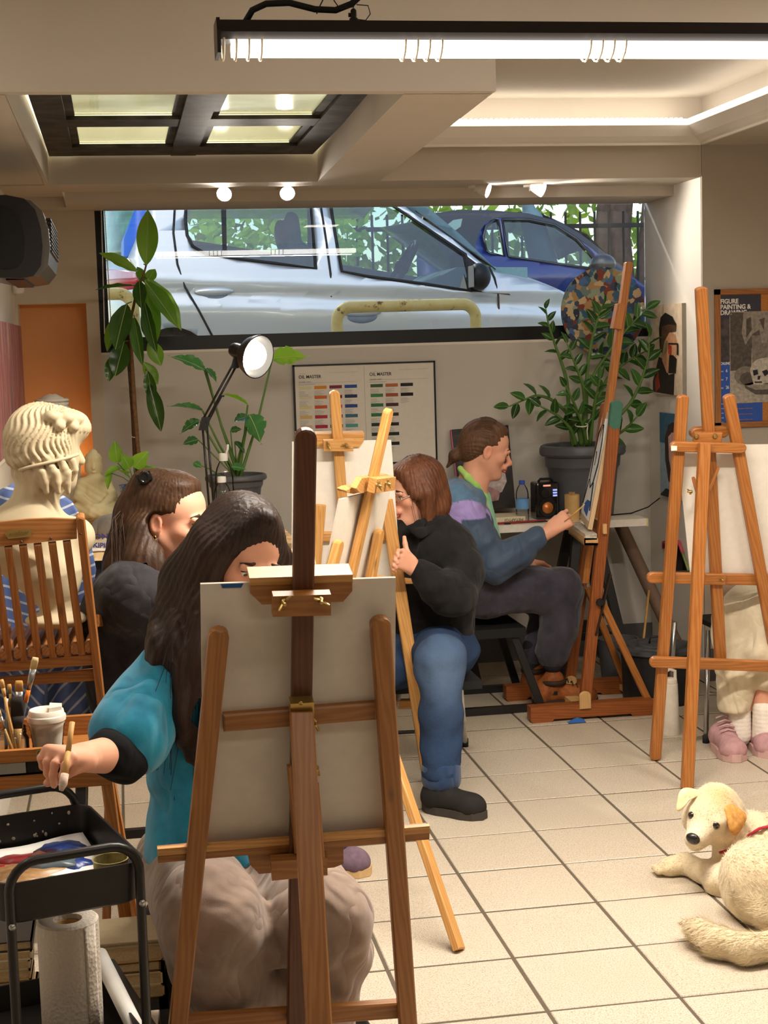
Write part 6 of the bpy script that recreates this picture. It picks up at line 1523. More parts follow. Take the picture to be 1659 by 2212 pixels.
# striped cloth hung behind the bust and over the seat front
def stripes():
    m = MB('striped_cloth', .85, .2, sheen=.2); v = m.coord(attr='grain', scale=(1, 1, 1))
    w = m.wave(v, 10.5, .0, 0, 'X'); a = m.ramp(w, [(.86, srgb('#5f74a8')), (.93, srgb('#c9cfdd'))])
    n = m.noise(m.coord('World'), 9, 3); a = m.mix(m.math('MULTIPLY', n, .35), a, srgb('#3c4b7c')); m.col(a); m.bump(m.noise(m.coord('World'), 30, 3), .3, .01); reg('striped_cloth', m)
stripes()
sc_ = thing('striped_cloth', (-.25, 4.4, .84), 'blue cloth with white stripes hung behind the bust and under the chair', 'cloth')
def clothgrid(name, pxl, pxr, top, bot, y, ang, amp, nu=46, nv=30):
    pts = []; gr = []
    for i in range(nu):
        u = i/(nu-1); px = pxl+(pxr-pxl)*u; t_, b_ = top(u), bot(u)
        for j in range(nv):
            v = j/(nv-1); py = t_+(b_-t_)*v; yy = y+amp*math.sin(u*17+2*math.sin(v*3))*(.4+.6*v)+.4*amp*math.sin(u*33+v*5)
            p = P(px+6*math.sin(v*4+u*9), py, yy); pts.append(p); a = ang(u, v); gr.append((p[0]*math.cos(a)+p[2]*math.sin(a), p[1]*0, 0))
    Fq = [(i*nv+j, (i+1)*nv+j, (i+1)*nv+j+1, i*nv+j+1) for i in range(nu-1) for j in range(nv-1)]
    o = mesh_obj(name, pts, Fq, 'striped_cloth', sc_, True, gr); md = o.modifiers.new('sheet', 'SOLIDIFY'); md.thickness = .004; return o
clothgrid('back_fall', -70, 205, lambda u: np.interp(u, [0, .2, .38, .45, .62, .7, .8, .92, 1], [1060, 1062, 1042, 1085, 1120, 1062, 1082, 1140, 1230]), lambda u: 1392, 4.37, lambda u, v: 1.25 if u < .5 else 1.9, .014)
clothgrid('front_fall', -70, 196, lambda u: 1400, lambda u: 1560+15*math.sin(u*6), 4.385, lambda u, v: .75 if u < .62 else -.75, .018)
# ------------------------------------------------------------------ white draped statue and buddha on the bench
ws = thing('white_statue', V(P(135, 1088, 6.75)[0], 6.75, ZB), 'white plaster statue mostly hidden behind the bust', 'statue')
hcs = P(114, 905, 6.75); f = F().ell(hcs+V(0, 0, -.02), (.075, .09, .10), .02).ell(hcs+V(.0, .0, .055), (.062, .065, .05), .02)
f.cap(hcs+V(.02, 0, -.09), P(128, 1010, 6.75), .05, .07, .04).cap(P(150, 985, 6.75), P(155, 1035, 6.75), .035, .032, .03).cap(P(130, 1000, 6.75), P(138, 1070, 6.75), .075, .05, .03)
f.ell(V(P(140, 1086, 6.75)[0], 6.75, ZB+.03), (.085, .07, .035), .02)
f.disp(lambda p: -.004*np.abs(np.sin(p[:, 0]*130+6*np.sin(p[:, 2]*22)))); f.cut(V(0, 6.75, ZB+.001), (0, 0, -1))
sculpt('figure', f, (hcs[0]-.15, 6.6, ZB), (hcs[0]+.25, 6.95, hcs[2]+.13), .007, 'cast_white', ws, 1)
g = G()
for k in range(4): g.tube([hcs+V(.066*math.cos(t), .068*math.sin(t), .032+.016*k) for t in np.linspace(0, 2*PI, 20)], .007, 6)
mk('braids', g, 'cast_white', ws, True, kind='stuff')
YBD = 6.55
bd_ = thing('buddha_statue', V(P(214, 1112, YBD)[0], YBD, ZB), 'ivory seated buddha statue on the workbench beside the blue pot', 'statue')
def bp(px, py, dy=0.0): return P(px, py, YBD+dy)
f = F().ell(bp(202, 1006), (.036, .036, .044), .008).ell(bp(201, 990), (.034, .035, .026), .006).ell(bp(201, 977), (.016, .016, .012), .006)
f.cap(bp(202, 1020), bp(203, 1032), .019, .021, .008).cap(bp(186, 1044), bp(224, 1044), .026, .026, .012).cap(bp(206, 1048), bp(208, 1085), .050, .055, .012, .72, (0, 1, 0))
f.chain([bp(178, 1044), bp(170, 1072, -.015), bp(194, 1090, -.07)], [.024, .021, .014], .008).chain([bp(230, 1044), bp(243, 1072, -.015), bp(222, 1090, -.07)], [.024, .021, .014], .008)
f.ell(bp(208, 1091, -.08), (.026, .014, .009), .006).chain([bp(200, 1103, 0), bp(172, 1103, -.02), bp(200, 1106, -.08)], [.03, .034, .026], .01).chain([bp(215, 1103, 0), bp(250, 1103, -.02), bp(215, 1106, -.08)], [.03, .034, .026], .01)
f.cap(bp(202, 1003, -.034), bp(202, 1012, -.039), .005, .007, .006).ell(bp(202, 1020, -.034), (.010, .005, .004), .004).ell(bp(185, 1012), (.005, .008, .018), .004).ell(bp(219, 1012), (.005, .008, .018), .004)
f.ell(bp(194, 1004, -.036), (.008, .004, .0025), .003, neg=True).ell(bp(210, 1004, -.036), (.008, .004, .0025), .003, neg=True)
f.disp(lambda p: np.where(p[:, 2] > bp(202, 996)[2], -.003*np.abs(np.sin(p[:, 0]*330)*np.sin(p[:, 2]*330)), np.where(p[:, 2] < bp(202, 1040)[2], .0010*np.sin(p[:, 0]*150+p[:, 2]*220), 0)))
f.cut(V(0, YBD, ZB+.001), (0, 0, -1))
sculpt('figure', f, (ORG[bd_.name][0]-.15, YBD-.15, ZB), (ORG[bd_.name][0]+.15, YBD+.1, bp(200, 970)[2]+.02), .0036, 'cast_ivory', bd_, 1)
# ------------------------------------------------------------------ wooden sketch box on legs with jar and cups
YX = 3.46
bx0, bx1 = -.62, P(240, 1690, YX)[0]; zr1, zr0 = P(60, 1619, YX)[2], P(60, 1644, YX)[2]; zp1, zp0 = P(120, 1672, YX)[2], P(120, 1704, YX)[2]; zin = zp1-.004
sb = thing('sketch_box', (-.25, 3.62, 0), 'orange wooden sketch box on folding legs holding brush jar and coffee cup', 'sketch box')
g = G(); g.prism([(bx0, YX, zr0), (P(99, 1638, YX)[0]+.05, YX, zr0-.002), (P(99, 1638, YX)[0]+.05, YX, zr1-.001), (bx0, YX, zr1)], (0, .018, 0)); mk('front_rail', g, 'pine_orange', sb)
g = G(); g.box((bx0, YX-.004, zp0), (bx1, YX+.016, zp1)); mk('front_board', g, 'pine_orange', sb)
g = G(); g.box((bx0, YX+.012, zp1), (bx1-.02, YX+.02, zr0)); mk('drawer_gap', g, 'dark_metal', sb)
g = G(); g.box((bx0, YX+.012, zin), (bx1, 3.80, zin+.008)); mk('box_floor', g, 'teak', sb)
g = G(); g.box((bx0, 3.79, zin), (bx1, 3.81, zin+.055)); mk('back_board', g, 'teak', sb)
g = G(); g.box((bx1-.014, YX, zp0), (bx1, 3.80, zp1+.004)); mk('side_board', g, 'pine_orange', sb)
g = G(); g.box((P(-30, 1655, YX)[0], YX+.006, zp1+.006), (P(55, 1655, YX)[0], YX+.013, zr0-.004)); mk('label_holder', g, 'steel', sb)
pp_ = [P(px, py, YX-.0005) for px, py in ((77, 1618), (96, 1616), (97, 1636), (78, 1637))]; g = G(); g.prism(pp_, (0, -.0012, 0)); pe = mk('emblem_plate', g, 'brass', sb, label='small brass plate with a leaf-tick loop emblem')
g = G(); cpe = P(87, 1627, YX-.002); g.tube([cpe+V(.0055*math.cos(t), 0, .005*math.sin(t)) for t in np.linspace(.6, 5.6, 14)], .0008, 5); g.tube([cpe+V(-.003, 0, 0), cpe+V(-.0005, 0, -.003), cpe+V(.005, 0, .004)], .0008, 5); mk('emblem', g, 'ink_black', pe)
for (x, y, dx, dy) in ((bx1-.01, YX+.01, .022, -.02), (bx1-.02, 3.78, .03, .03), (bx0+.15, YX+.02, -.02, -.02), (bx0+.15, 3.78, -.02, .03)):
    g = G(); g.bar(V(x+dx*2.4, y+dy*2.4, .002), V(x, y, zp0+.02), .028, .02, SX); mk('leg', g, 'pine_orange', sb)
ZI = zin+.0085
# brush jar
jr = thing('glass_jar', V(P(26, 1612, 3.56)[0], 3.56, ZI), 'glass jar of paint brushes in the sketch box', 'jar'); c = ORG[jr.name]
g = G(); g.lathe(c, [(.036, 0), (.039, .004), (.039, .060), (.034, .068), (.033, .071), (.035, .073), (.033, .076), (.035, .079), (.033, .082), (.034, .086), (.031, .086), (.031, .070), (.035, .058), (.035, .006), (0, .005)], 24, cap0=True); mk('glass', g, 'jar_glass', jr, True, 60)
flat('brush_orange', '#e07a20', .35, coat=.4); flat('bristle', '#d8bf8a', .8); flat('bristle_tan', '#b98a4a', .8); flat('bristle_dark', '#2e2a28', .9); flat('handle_grey', '#4a4a4a', .5); flat('handle_wood', '#c99a5c', .5)
def brush(tip, foot, w, lab, hm, fm, bmx, blen=.035, flen=.045, flatb=True, ring=None):
    tip, foot = np.asarray(tip, float), np.asarray(foot, float); t = thing('paint_brush', foot, lab, 'brush', 'brushes in the glass jar'); d = nrm(tip-foot)
    a = tip-d*blen; b = a-d*flen
    g = G(); fl = .3 if flatb else 1.0
    g.tube([foot, foot*.5+b*.5, b], [.0028, .0045, w*.55], 8); mk('handle', g, hm, t, True)
    if ring: g = G(); g.tube([b-d*.03, b], [w*.56, w*.58], 8); mk('handle_band', g, ring, t, True)
    g = G(); g.tube([b, a], [w*.58, w*.9], 10, flat=fl, up=(0, 1, 0)); mk('ferrule', g, fm, t, True)
    g = G(); g.tube([a, a+d*blen*.7, tip], [w*.88, w*.9, w*.72], 10, flat=fl*.9, up=(0, 1, 0)); mk('bristles', g, bmx, t, True); return t
jb = c+V(0, 0, .008)
brush(P(77, 1420, 3.56), jb+V(.0, .012, 0), .0095, 'clean flat brush with orange-banded handle leaning out of the jar', 'handle_grey', 'steel', 'bristle', .028, .05, ring='brush_orange')
brush(P(41, 1470, 3.585), jb+V(.012, .012, 0), .011, 'wide tan brush standing second from right in the jar', 'brush_orange', 'steel', 'bristle_tan', .026, .03)
brush(P(36, 1505, 3.55), jb+V(.014, -.004, 0), .017, 'broad black bristle brush at the front of the jar', 'handle_wood', 'bristle_dark', 'bristle_dark', .045, .03)
brush(P(3, 1468, 3.55), jb+V(.012, -.014, 0), .006, 'thick wooden brush handle leaning left in the jar', 'handle_wood', 'handle_wood', 'handle_wood', .02, .02, False)
brush(P(-4, 1530, 3.54), jb+V(.008, -.02, 0), .004, 'thin pale brush leaning far left in the jar', 'handle_wood', 'steel', 'bristle', .02, .03, False)
brush(P(14, 1490, 3.585), jb+V(-.016, .01, 0), .006, 'small dark-tipped brush at the back of the jar', 'handle_grey', 'steel', 'bristle_dark', .02, .03, False)
brush(P(20, 1478, 3.59), jb+V(-.006, .018, 0), .006, 'round tan brush at the back of the jar', 'handle_wood', 'brass', 'bristle_tan', .022, .03, False)
# coffee cup and plastic cup
cu = thing('coffee_cup', V(P(104, 1620, 3.60)[0], 3.60, ZI), 'white takeaway coffee cup with lid in a clear plastic cup', 'cup'); c = ORG[cu.name]; hcup = P(104, 1546, 3.60)[2]-ZI
g = G(); g.lathe(c, [(.029, 0), (.041, hcup), (.039, hcup), (.028, .006)], 28, cap0=True); mk('cup', g, flat('cup_white', '#ddd2c2', .5), cu, True, 40)
g = G(); g.lathe(c+V(0, 0, hcup), [(.0445, -.010), (.0455, -.003), (.0445, .002), (.042, .004), (.040, .014), (.038, .016), (.034, .012), (0, .012)], 28); lid = mk('lid', g, 'cup_white', cu, True, 35)
g = G(); g.prism([c+V(.008, -.03, hcup+.012), c+V(.036, -.016, hcup+.012), c+V(.036, .016, hcup+.012), c+V(.008, .03, hcup+.012)], (0, 0, .012)); mk('sip_spout', g, 'cup_white', lid)
g = G(); g.lathe(c+V(.0, 0, 0), [(.033, -.0), (.036, .03), (.035, .032), (.038, .055), (.037, .057), (.0415, hcup-.02), (.0425, hcup-.018)], 28); mk('plastic_sleeve', g, 'clear_plastic', cu, True, 50)
# ------------------------------------------------------------------ black paint trolley
ZR = .70
wv = nrm((.241, .068, 0)); dv = nrm((-.113, .387, 0)); c00 = V(.011, 2.663, 0)-wv*.262      # near-left corner
LW, LD = .262, .40
def cp3(u, v, z): return c00+wv*u+dv*v+V(0, 0, z)
flat('cart_black', '#1b1817', .38, .5, var=.2, sc=30)
ct = thing('paint_trolley', cp3(LW/2, LD/2, 0), 'black metal trolley with a messy paint tray in the left foreground', 'trolley')
def rrect(z, ins, r=.035, n=6):
    o = []
    for cx, cy, a0 in ((LW-ins-r, LD-ins-r, 0), (ins+r, LD-ins-r, PI/2), (ins+r, ins+r, PI), (LW-ins-r, ins+r, 1.5*PI)):
        for k in range(n): a = a0+PI/2*k/(n-1); o.append(cp3(cx+r*math.cos(a), cy+r*math.sin(a), z))
    return o
def tray(z0, z1, nm_):
    rings = [rrect(z0, .012), rrect(z0+.006, .004), rrect(z1-.004, .0), rrect(z1, -.001), rrect(z1, .003), rrect(z1-.004, .004), rrect(z0+.01, .008)]
    n = len(rings[0]); v = np.concatenate(rings); Fq = [(i*n+k, i*n+(k+1) % n, (i+1)*n+(k+1) % n, (i+1)*n+k) for i in range(len(rings)-1) for k in range(n)]
    Fq.append(tuple(range(n))[::-1]); Fq.append(tuple((len(rings)-1)*n+k for k in range(n)))
    g = G(); g.add(v, Fq); return mk(nm_, g, 'cart_black', ct, True, 40)
tray(ZR-.075, ZR, 'tray'); tray(.30, .36, 'tray'); tray(.10, .16, 'tray')
def frame(v_):
    pts = [cp3(.018, v_, .05), cp3(.018, v_, ZR-.01)]+[cp3(.018+.05-.05*math.cos(a), v_, ZR-.012+.05*math.sin(a)) for a in np.linspace(.2, PI/2, 6)]+[cp3(LW-.068+.05*math.sin(a), v_, ZR-.012+.05*math.cos(a)) for a in np.linspace(0, PI/2-.2, 6)]+[cp3(LW-.018, v_, ZR-.01), cp3(LW-.018, v_, .05)]
    g = G(); g.tube(pts, .0085, 10); mk('handle_frame', g, 'cart_black', ct, True)
    for u in (.018, LW-.018):
        g = G(); g.lathe(cp3(u, v_, ZR-.068)-dv*.009*(1 if v_ < .1 else -1), [(.006, .002), (.006, -.002), (0, -.003)], 10, dv*(1 if v_ < .1 else -1)); mk('rivet', g, 'steel', ct, True)
        g = G(); g.lathe(cp3(u, v_, .026)-wv*.009, [(.02, 0), (.024, .004), (.024, .014), (.02, .018)], 16, wv, True, True); mk('castor', g, 'rubber', ct, True, 40)
        g = G(); g.box(cp3(u, v_, .03)-V(.012, .012, 0), cp3(u, v_, .055)+V(.012, .012, 0)); mk('castor_fork', g, 'steel', ct)
frame(-.012); frame(LD+.012)
# dabs of dried paint on the tray
flat('dried_paint', '#b3aaa0', .7)
g = G()
for k in range(26):
    u = rng.uniform(.01, LW-.02); z = ZR-rng.uniform(.005, .05); s = rng.uniform(.0015, .004) if k > 5 else rng.uniform(.007, .014)
    if k <= 5: u = rng.uniform(.02, .12); z = ZR-.012-rng.uniform(0, .02)
    g.ell(cp3(u, LD-.0085, z), (s, .0012, s*rng.uniform(.7, 1.6)), 8, 5)
mk('paint_splashes', g, 'dried_paint', ct, True, kind='stuff')
ZT = ZR-.064
ps = thing('palette_paper', cp3(.12, .2, ZT), 'white palette sheet smeared with blue, red and ochre paint in the trolley tray', 'palette')
def paper(u, v): return cp3(.012+(LW-.03)*u, .02+(LD-.05)*v, ZT+.004+.012*max(0, v-.8)*4*u+.006*math.sin(u*9)*math.sin(v*7)*.5)
g = G(); g.grid(paper, 16, 16, .0008); mk('sheet', g, 'paper_white', ps, True)
for i, (u, v, a, b, hexc) in enumerate((u_, min(.9, v_*1.32), a_, b_*1.2, h_) for u_, v_, a_, b_, h_ in ((.80, .66, .040, .030, '#27438f'), (.66, .62, .035, .018, '#3a2338'), (.40, .60, .045, .016, '#8e1f24'), (.22, .55, .03, .014, '#a02a26'), (.55, .56, .035, .018, '#8a4a3c'), (.30, .42, .085, .035, '#b98f60'), (.62, .48, .05, .02, '#5b6a74'), (.12, .5, .024, .016, '#2c3a2a'), (.55, .25, .05, .022, '#7b8a52'), (.34, .20, .06, .022, '#b0a888'), (.78, .46, .03, .022, '#24408c'), (.20, .16, .05, .02, '#b5736a'), (.5, .14, .07, .02, '#c9b68a'))):
    c = paper(u, v); g = G(); n = 18; ph = rng.uniform(0, 6)
    pts = [c+wv*a*math.cos(t)*(1+.25*math.sin(3*t+ph))+dv*b*1.5*math.sin(t)*(1+.25*math.sin(4*t+ph)) for t in np.linspace(0, 2*PI, n, endpoint=False)]
    g.add([p+V(0, 0, .0022) for p in pts]+[c+V(0, 0, .006)]+[p+V(0, 0, -.001) for p in pts], [(k, (k+1) % n, n) for k in range(n)]+[(n+1+k, n+1+(k+1) % n, (k+1) % n, k) for k in range(n)])
    mk('paint_daub', g, flat('daub_%d' % i, hexc, .35, .5, var=.25, sc=70), ps, True)
tn = thing('paint_tin', cp3(LW-.045, .075, ZT), 'open paint-crusted tin in the near corner of the trolley tray', 'tin'); c = ORG[tn.name]
g = G(); g.lathe(c, [(.028, 0), (.031, .05), (.033, .053), (.030, .053), (.028, .02), (0, .02)], 24, cap0=True); mk('tin', g, flat('tin_ochre', '#8d8152', .5, .4, .2, var=.4, sc=60), tn, True, 40)
g = G(); g.lathe(c+V(0, 0, .021), [(.028, 0), (0, .002)], 20); mk('paint', g, flat('olive_paint', '#4f4a2a', .4), tn, True)
tb = thing('paint_tube', cp3(.165, .075, ZT+.012), 'squeezed dark metal paint tube beside the tin', 'paint tube'); c = ORG[tb.name]
g = G(); g.tube([c+V(-.03, .0, .002), c+V(0, .003, .0), c+V(.026, .0, 0)], [.004, .010, .009], 10, flat=.6); mk('tube', g, flat('tube_lead', '#3d4a50', .35, .5, .6), tb, True); g = G(); g.tube([c+V(.026, 0, 0), c+V(.038, 0, 0)], .005, 8); mk('cap', g, 'rubber', tb, True)
# roll of paper towel, jar, books and tubes lower down
ZM = .311
rc_ = P(146, 1990, 2.86); pr_ = thing('paper_towel', V(rc_[0], 2.86, ZM), 'roll of white paper towel standing in the trolley below the tray', 'paper towel')
hr = .225; rr = .0575
def quilt():
    m = MB('towel', .95, .1); m.col(srgb('#c9bfb2')); v = m.coord('World', (1, 1, 1)); m.bump(m.voro(v, 150), .35, .004); reg('towel', m)
quilt()
g = G(); g.lathe((rc_[0], 2.86, ZM), [(rr, 0), (rr, hr-.004), (rr-.004, hr), (.027, hr-.002), (.026, hr-.006), (.025, .02)], 40, cap0=True); mk('roll', g, 'towel', pr_, True, 40)
g = G(); g.lathe((rc_[0], 2.86, ZM), [(.0245, .0), (.0245, hr-.012), (.023, hr-.012), (.023, 0)], 24); mk('core', g, 'kraft', pr_, True, 40)
g = G(); g.grid(lambda u, v: V(rc_[0]+(rr+.0012)*math.cos(-1.0+u*.5), 2.86+(rr+.0012)*math.sin(-1.0+u*.5), ZM+.003+(hr-.008)*v), 6, 4, .001); mk('loose_sheet', g, 'towel', pr_, True)
gj = thing('small_jar', V(P(8, 2180, 2.70)[0], 2.66, .361), 'small cloudy jar with metal lid at the bottom left', 'jar'); c = ORG[gj.name]; c[2] = .36-.05
ORG[gj.name] = c; gj.location = tuple(c)
g = G(); g.lathe(c, [(.028, 0), (.030, .004), (.030, .05), (.026, .056)], 20, cap0=True); mk('glass', g, 'jar_glass', gj, True, 40); g = G(); g.lathe(c, [(.030, .056), (.031, .058), (.031, .068), (.027, .071), (0, .070)], 20, cap0=True); mk('lid', g, flat('lid_metal', '#a39a78', .4, .5, .6), gj, True, 40)
shf = thing('low_bookcase', (-.22, 3.36, 0), 'low dark shelf crammed with books behind the trolley', 'shelf')
for z in (.19, .02):
    g = G(); g.box((-.60, 3.20, z), (.045, 3.42, z+.02)); mk('shelf_board', g, 'black_paint', shf)
for x in (-.60, .035):
    g = G(); g.box((x-.01, 3.20, .0), (x+.012, 3.42, .21)); mk('side_panel', g, 'black_paint', shf)
flat('page_tan', '#c9b088', .85, var=.12, sc=200); covs = ['#caa878', '#d8c49a', '#6b4a2c', '#b89a6a', '#b9a888', '#d3c2a0', '#3a342f']
def bookstack(x0, x1, y, zs, n, hs, lab0):
    z = zs
    for k in range(n):
        h = hs[k % len(hs)]; dx = rng.uniform(-.008, .008); w = .15+rng.uniform(-.01, .015)
        t = thing('book', (x0/2+x1/2, y+w/2, z), lab0[k], 'book', 'books stacked behind the trolley'); cm = flat('cov%d' % (k % 7), covs[(k+n) % 7], .6)
        g = G(); g.box((x0+dx, y, z), (x1+dx, y+w, z+.003)); mk('cover', g, cm, t); g = G(); g.box((x0+dx, y, z+h-.003), (x1+dx, y+w, z+h)); mk('cover', g, cm, t)
        g = G(); g.lathe((x1+dx-.001, y+.001, z+h/2), [(h/2, 0), (h/2, w-.002)], 10, (0, 1, 0), True, True, sx=.35) if False else g.box((x1+dx-.004, y, z), (x1+dx, y+w, z+h)); mk('spine', g, cm, t)
        g = G(); g.box((x0+dx+.003, y+.004, z+.003), (x1+dx-.004, y+w-.004, z+h-.003)); mk('pages', g, 'page_tan', t); z += h+.0003
ordw = ['lowest', 'second lowest', 'third lowest', 'fourth', 'third from top', 'second from top', 'topmost']
bookstack(-.33, P(62, 2040, 3.22)[0], 3.215, .2105, 7, [.024, .022, .02, .022, .021, .02, .022], [o+' cream-paged book of the left stack under the trolley tray' for o in ordw])
bookstack(P(195, 2040, 3.22)[0], .03, 3.22, .2105, 5, [.026, .03, .024, .034, .012], [o+' book of the right stack behind the paper towel' for o in ('lowest', 'second lowest', 'middle', 'second from top', 'topmost')])
ct1 = thing('cardboard_roll', V(.01, 2.95, .31), 'white rolled paper tube slanting out of the trolley', 'paper tube')
A, B = P(214, 2062, 2.99), P(290, 2215, 2.80)
g = G(); g.tube([B+(B-A)*.3, B, A], [.016, .016, .016], 16); mk('tube', g, 'paper_white', ct1, True)
ct2 = thing('cardboard_roll', V(.03, 2.95, .31), 'dark grey tube slanting beside the white paper tube', 'paper tube')
A, B = P(236, 2085, 3.03), P(318, 2215, 2.86)
g = G(); g.tube([B+(B-A)*.3, B, A], .015, 16); mk('tube', g, flat('tube_grey', '#4a4742', .6), ct2, True)
# ------------------------------------------------------------------ right side: bin, flask, stool, leaning tube, tape
bn = thing('black_bin', V(P(1425, 1480, 6.3)[0], 6.33, 0), 'black plastic bin with a lid by the white wall', 'bin'); c = ORG[bn.name]
zb_l = P(1425, 1400, 6.3)[2]; 
def binmat():
    m = MB('bin_black', .5, .4); n = m.noise(m.coord('World', (1, 1, .3)), 22, 4); m.col(m.ramp(n, [(.3, srgb('#151516')), (.75, srgb('#2d2d2f'))])); reg('bin_black', m)
binmat()
g = G(); g.lathe(c, [(.135, 0), (.14, .004), (.158, zb_l-.02), (.166, zb_l-.018), (.166, zb_l), (.155, zb_l), (.15, .01), (0, .01)], 36, cap0=True); mk('tub', g, 'bin_black', bn, True, 40)
g = G(); g.lathe(c+V(0, 0, zb_l), [(.173, -.012), (.174, .004), (.165, .008), (.13, .006), (.125, .014), (.09, .012), (.085, .018), (.03, .018), (0, .020)], 36); ld_ = mk('lid', g, flat('bin_lid', '#46484b', .5, var=.35, sc=25), bn, True, 35)
g = G(); g.tube([c+V(-.035, 0, zb_l+.018), c+V(-.03, 0, zb_l+.045), c+V(.03, 0, zb_l+.045), c+V(.035, 0, zb_l+.018)], .005, 8); mk('lid_handle', g, 'bin_black', ld_, True)
fl = thing('white_flask', PZ(1448, 1585, 0), 'white steel flask with loop lid standing behind the pine easel leg', 'bottle'); c = ORG[fl.name]
flat('flask_white', '#e3dacb', .45)
g = G(); g.lathe(c, [(.036, 0), (.038, .004), (.033, .16), (.031, .205), (.028, .208)], 28, cap0=True); mk('body', g, 'flask_white', fl, True, 40)
g = G(); g.lathe(c, [(.029, .208), (.030, .212), (.028, .224), (.02, .228)], 24, cap1=True); g.tube([c+V(-.02, 0, .222), c+V(-.026, 0, .25), c+V(.0, 0, .264), c+V(.022, 0, .255), c+V(.022, 0, .222)], .007, 8); mk('lid', g, 'flask_white', fl, True, 40)
lt = thing('cardboard_roll', V(2.45, 7.15, 0), 'long brown cardboard tube leaning behind the white desk end', 'cardboard tube')
A, B = P(1385, 1230, 7.1), P(1338, 1130, 7.25)
g = G(); D = nrm(A-B); g.tube([B, A+D*((A[2]-.03)/(-D[2]))], .032, 18); mk('tube', g, flat('tube_brown', '#7a6250', .7), lt, True, 40)
rh = thing('red_brush_holder', PX(1450, 1180, XR-.05), 'red-edged clear pocket hanging on the white wall behind the easel', 'wall pocket')
a, b, c_, d = [PX(*p, XR-.012) for p in ((1433, 1172), (1466, 1170), (1487, 1232), (1440, 1232))]
g = G(); g.tube([a+V(0, 0, -.03), a, b, c_*.4+b*.6], .008, 8); mk('red_rim', g, flat('coral_red', '#c2485a', .5), rh, True); g = G(); g.tube([c_*.4+b*.6, c_], .006, 8); mk('green_rim', g, flat('olive_green', '#8a9a5a', .5), rh, True)
g = G(); g.prism([a, b, c_, d], (-.003, 0, 0)); mk('pocket', g, 'clear_plastic', rh)
tp = thing('tape_scrap', PZ(1245, 1560, 0), 'scrap of blue masking tape on the floor by the studio easel', 'tape'); c = ORG[tp.name]
g = G(); g.grid(lambda u, v: c+V((u-.5)*.075, (v-.5)*.03, .001+.014*max(0, math.sin(PI*u*1.0-.4))*v), 8, 4, .0006); mk('tape', g, 'blue_tape2' if 'blue_tape2' in MATS else flat('blue_tape2', '#2f66b0', .5).name, tp)
sk_ = thing('broom_stick', V(2.52, 6.95, 0), 'thin wooden stick leaning by the bin', 'stick')
A, B = P(1402, 1275, 7.0), P(1388, 1400, 6.9); D = nrm(B-A); g = G(); g.tube([A, B+D*((B[2])/(-D[2]))], .006, 8); mk('stick', g, 'handle_wood', sk_, True)
pb2 = thing('plastic_pot', V(P(1335, 1420, 6.75)[0], 6.75, 0), 'grey bucket half hidden behind the studio easel', 'bucket'); c = ORG[pb2.name]
hbk = P(1335, 1378, 6.75)[2]; g = G(); g.lathe(c, [(.075, 0), (.095, hbk), (.09, hbk), (.07, .01), (0, .01)], 28, cap0=True); mk('bucket', g, 'pot_grey', pb2, True, 40)
# ------------------------------------------------------------------ people
def skin(key, c, c2):
    m = MB(key, .48, .35, sss=.12); v = m.coord('World'); n = m.noise(v, 30, 4, .6)
    a = m.N.new('ShaderNodeVertexColor'); a.layer_name = 'col'
    m.col(m.mix(m.math('MULTIPLY', n, .25), a.outputs[0], srgb(c2))); m.bump(m.noise(v, 420, 2), .06, .001); return reg(key, m)
skin('skin', '#dca184', '#c98468')
def hairmat(key, c1, c2):
    c1, c2 = srgb(c1), srgb(c2); m = MB(key, .5, .3); v = m.coord('World', (1, 1, .12)); n = m.noise(v, 160, 3, .6); b = m.noise(m.coord('World'), 9, 3)
    m.col(m.ramp(m.math('ADD', m.math('MULTIPLY', n, .6), m.math('MULTIPLY', b, .4)), [(.3, c1), (.72, c2)])); m.bump(n, .35, .004); return reg(key, m)
hairmat('hair_brown', '#1f130c', '#50341f'); hairmat('hair_dark', '#120c09', '#3a2418'); hairmat('hair_auburn', '#331c12', '#75472c'); hairmat('hair_fair', '#39261a', '#72513a')
flat('eye_white', '#e9e2da', .15, .5, coat=.6, var=.01); flat('iris', '#3a2a1c', .1, .5, coat=1, var=.2); flat('brow', '#3a2618', .8); flat('lash', '#1c130f', .8)
def vcol(key, rough=.8, sheen=.2, fold=.25):
    m = MB(key, rough, .25, sheen=sheen); v = m.coord('World'); a = m.N.new('ShaderNodeVertexColor'); a.layer_name = 'col'
    n = m.noise(v, 18, 4, .6); f = m.noise(v, 800, 2)
    m.col(m.mix(m.math('MULTIPLY', n, .45), a.outputs[0], m.mix(1.0, a.outputs[0], (.55, .55, .58), 'MULTIPLY')))
    r = m.math('ABSOLUTE', m.math('SUBTRACT', m.noise(m.coord('World', (1, 1, .6)), 9, 2, .45, .5), .5)); r = m.math('MULTIPLY', r, 2.2, True)
    m.bump(m.math('ADD', m.math('MULTIPLY', r, fold*1.6), m.math('MULTIPLY', f, .03)), .75, .03); return reg(key, m)
vcol('jacket_nylon', .42, .1, .5); vcol('garment', .85, .3, .3)
SKIN = np.array(srgb('#dda488')); LIP = np.array(srgb('#b9645a')); BLUSH = np.array(srgb('#d88a70'))
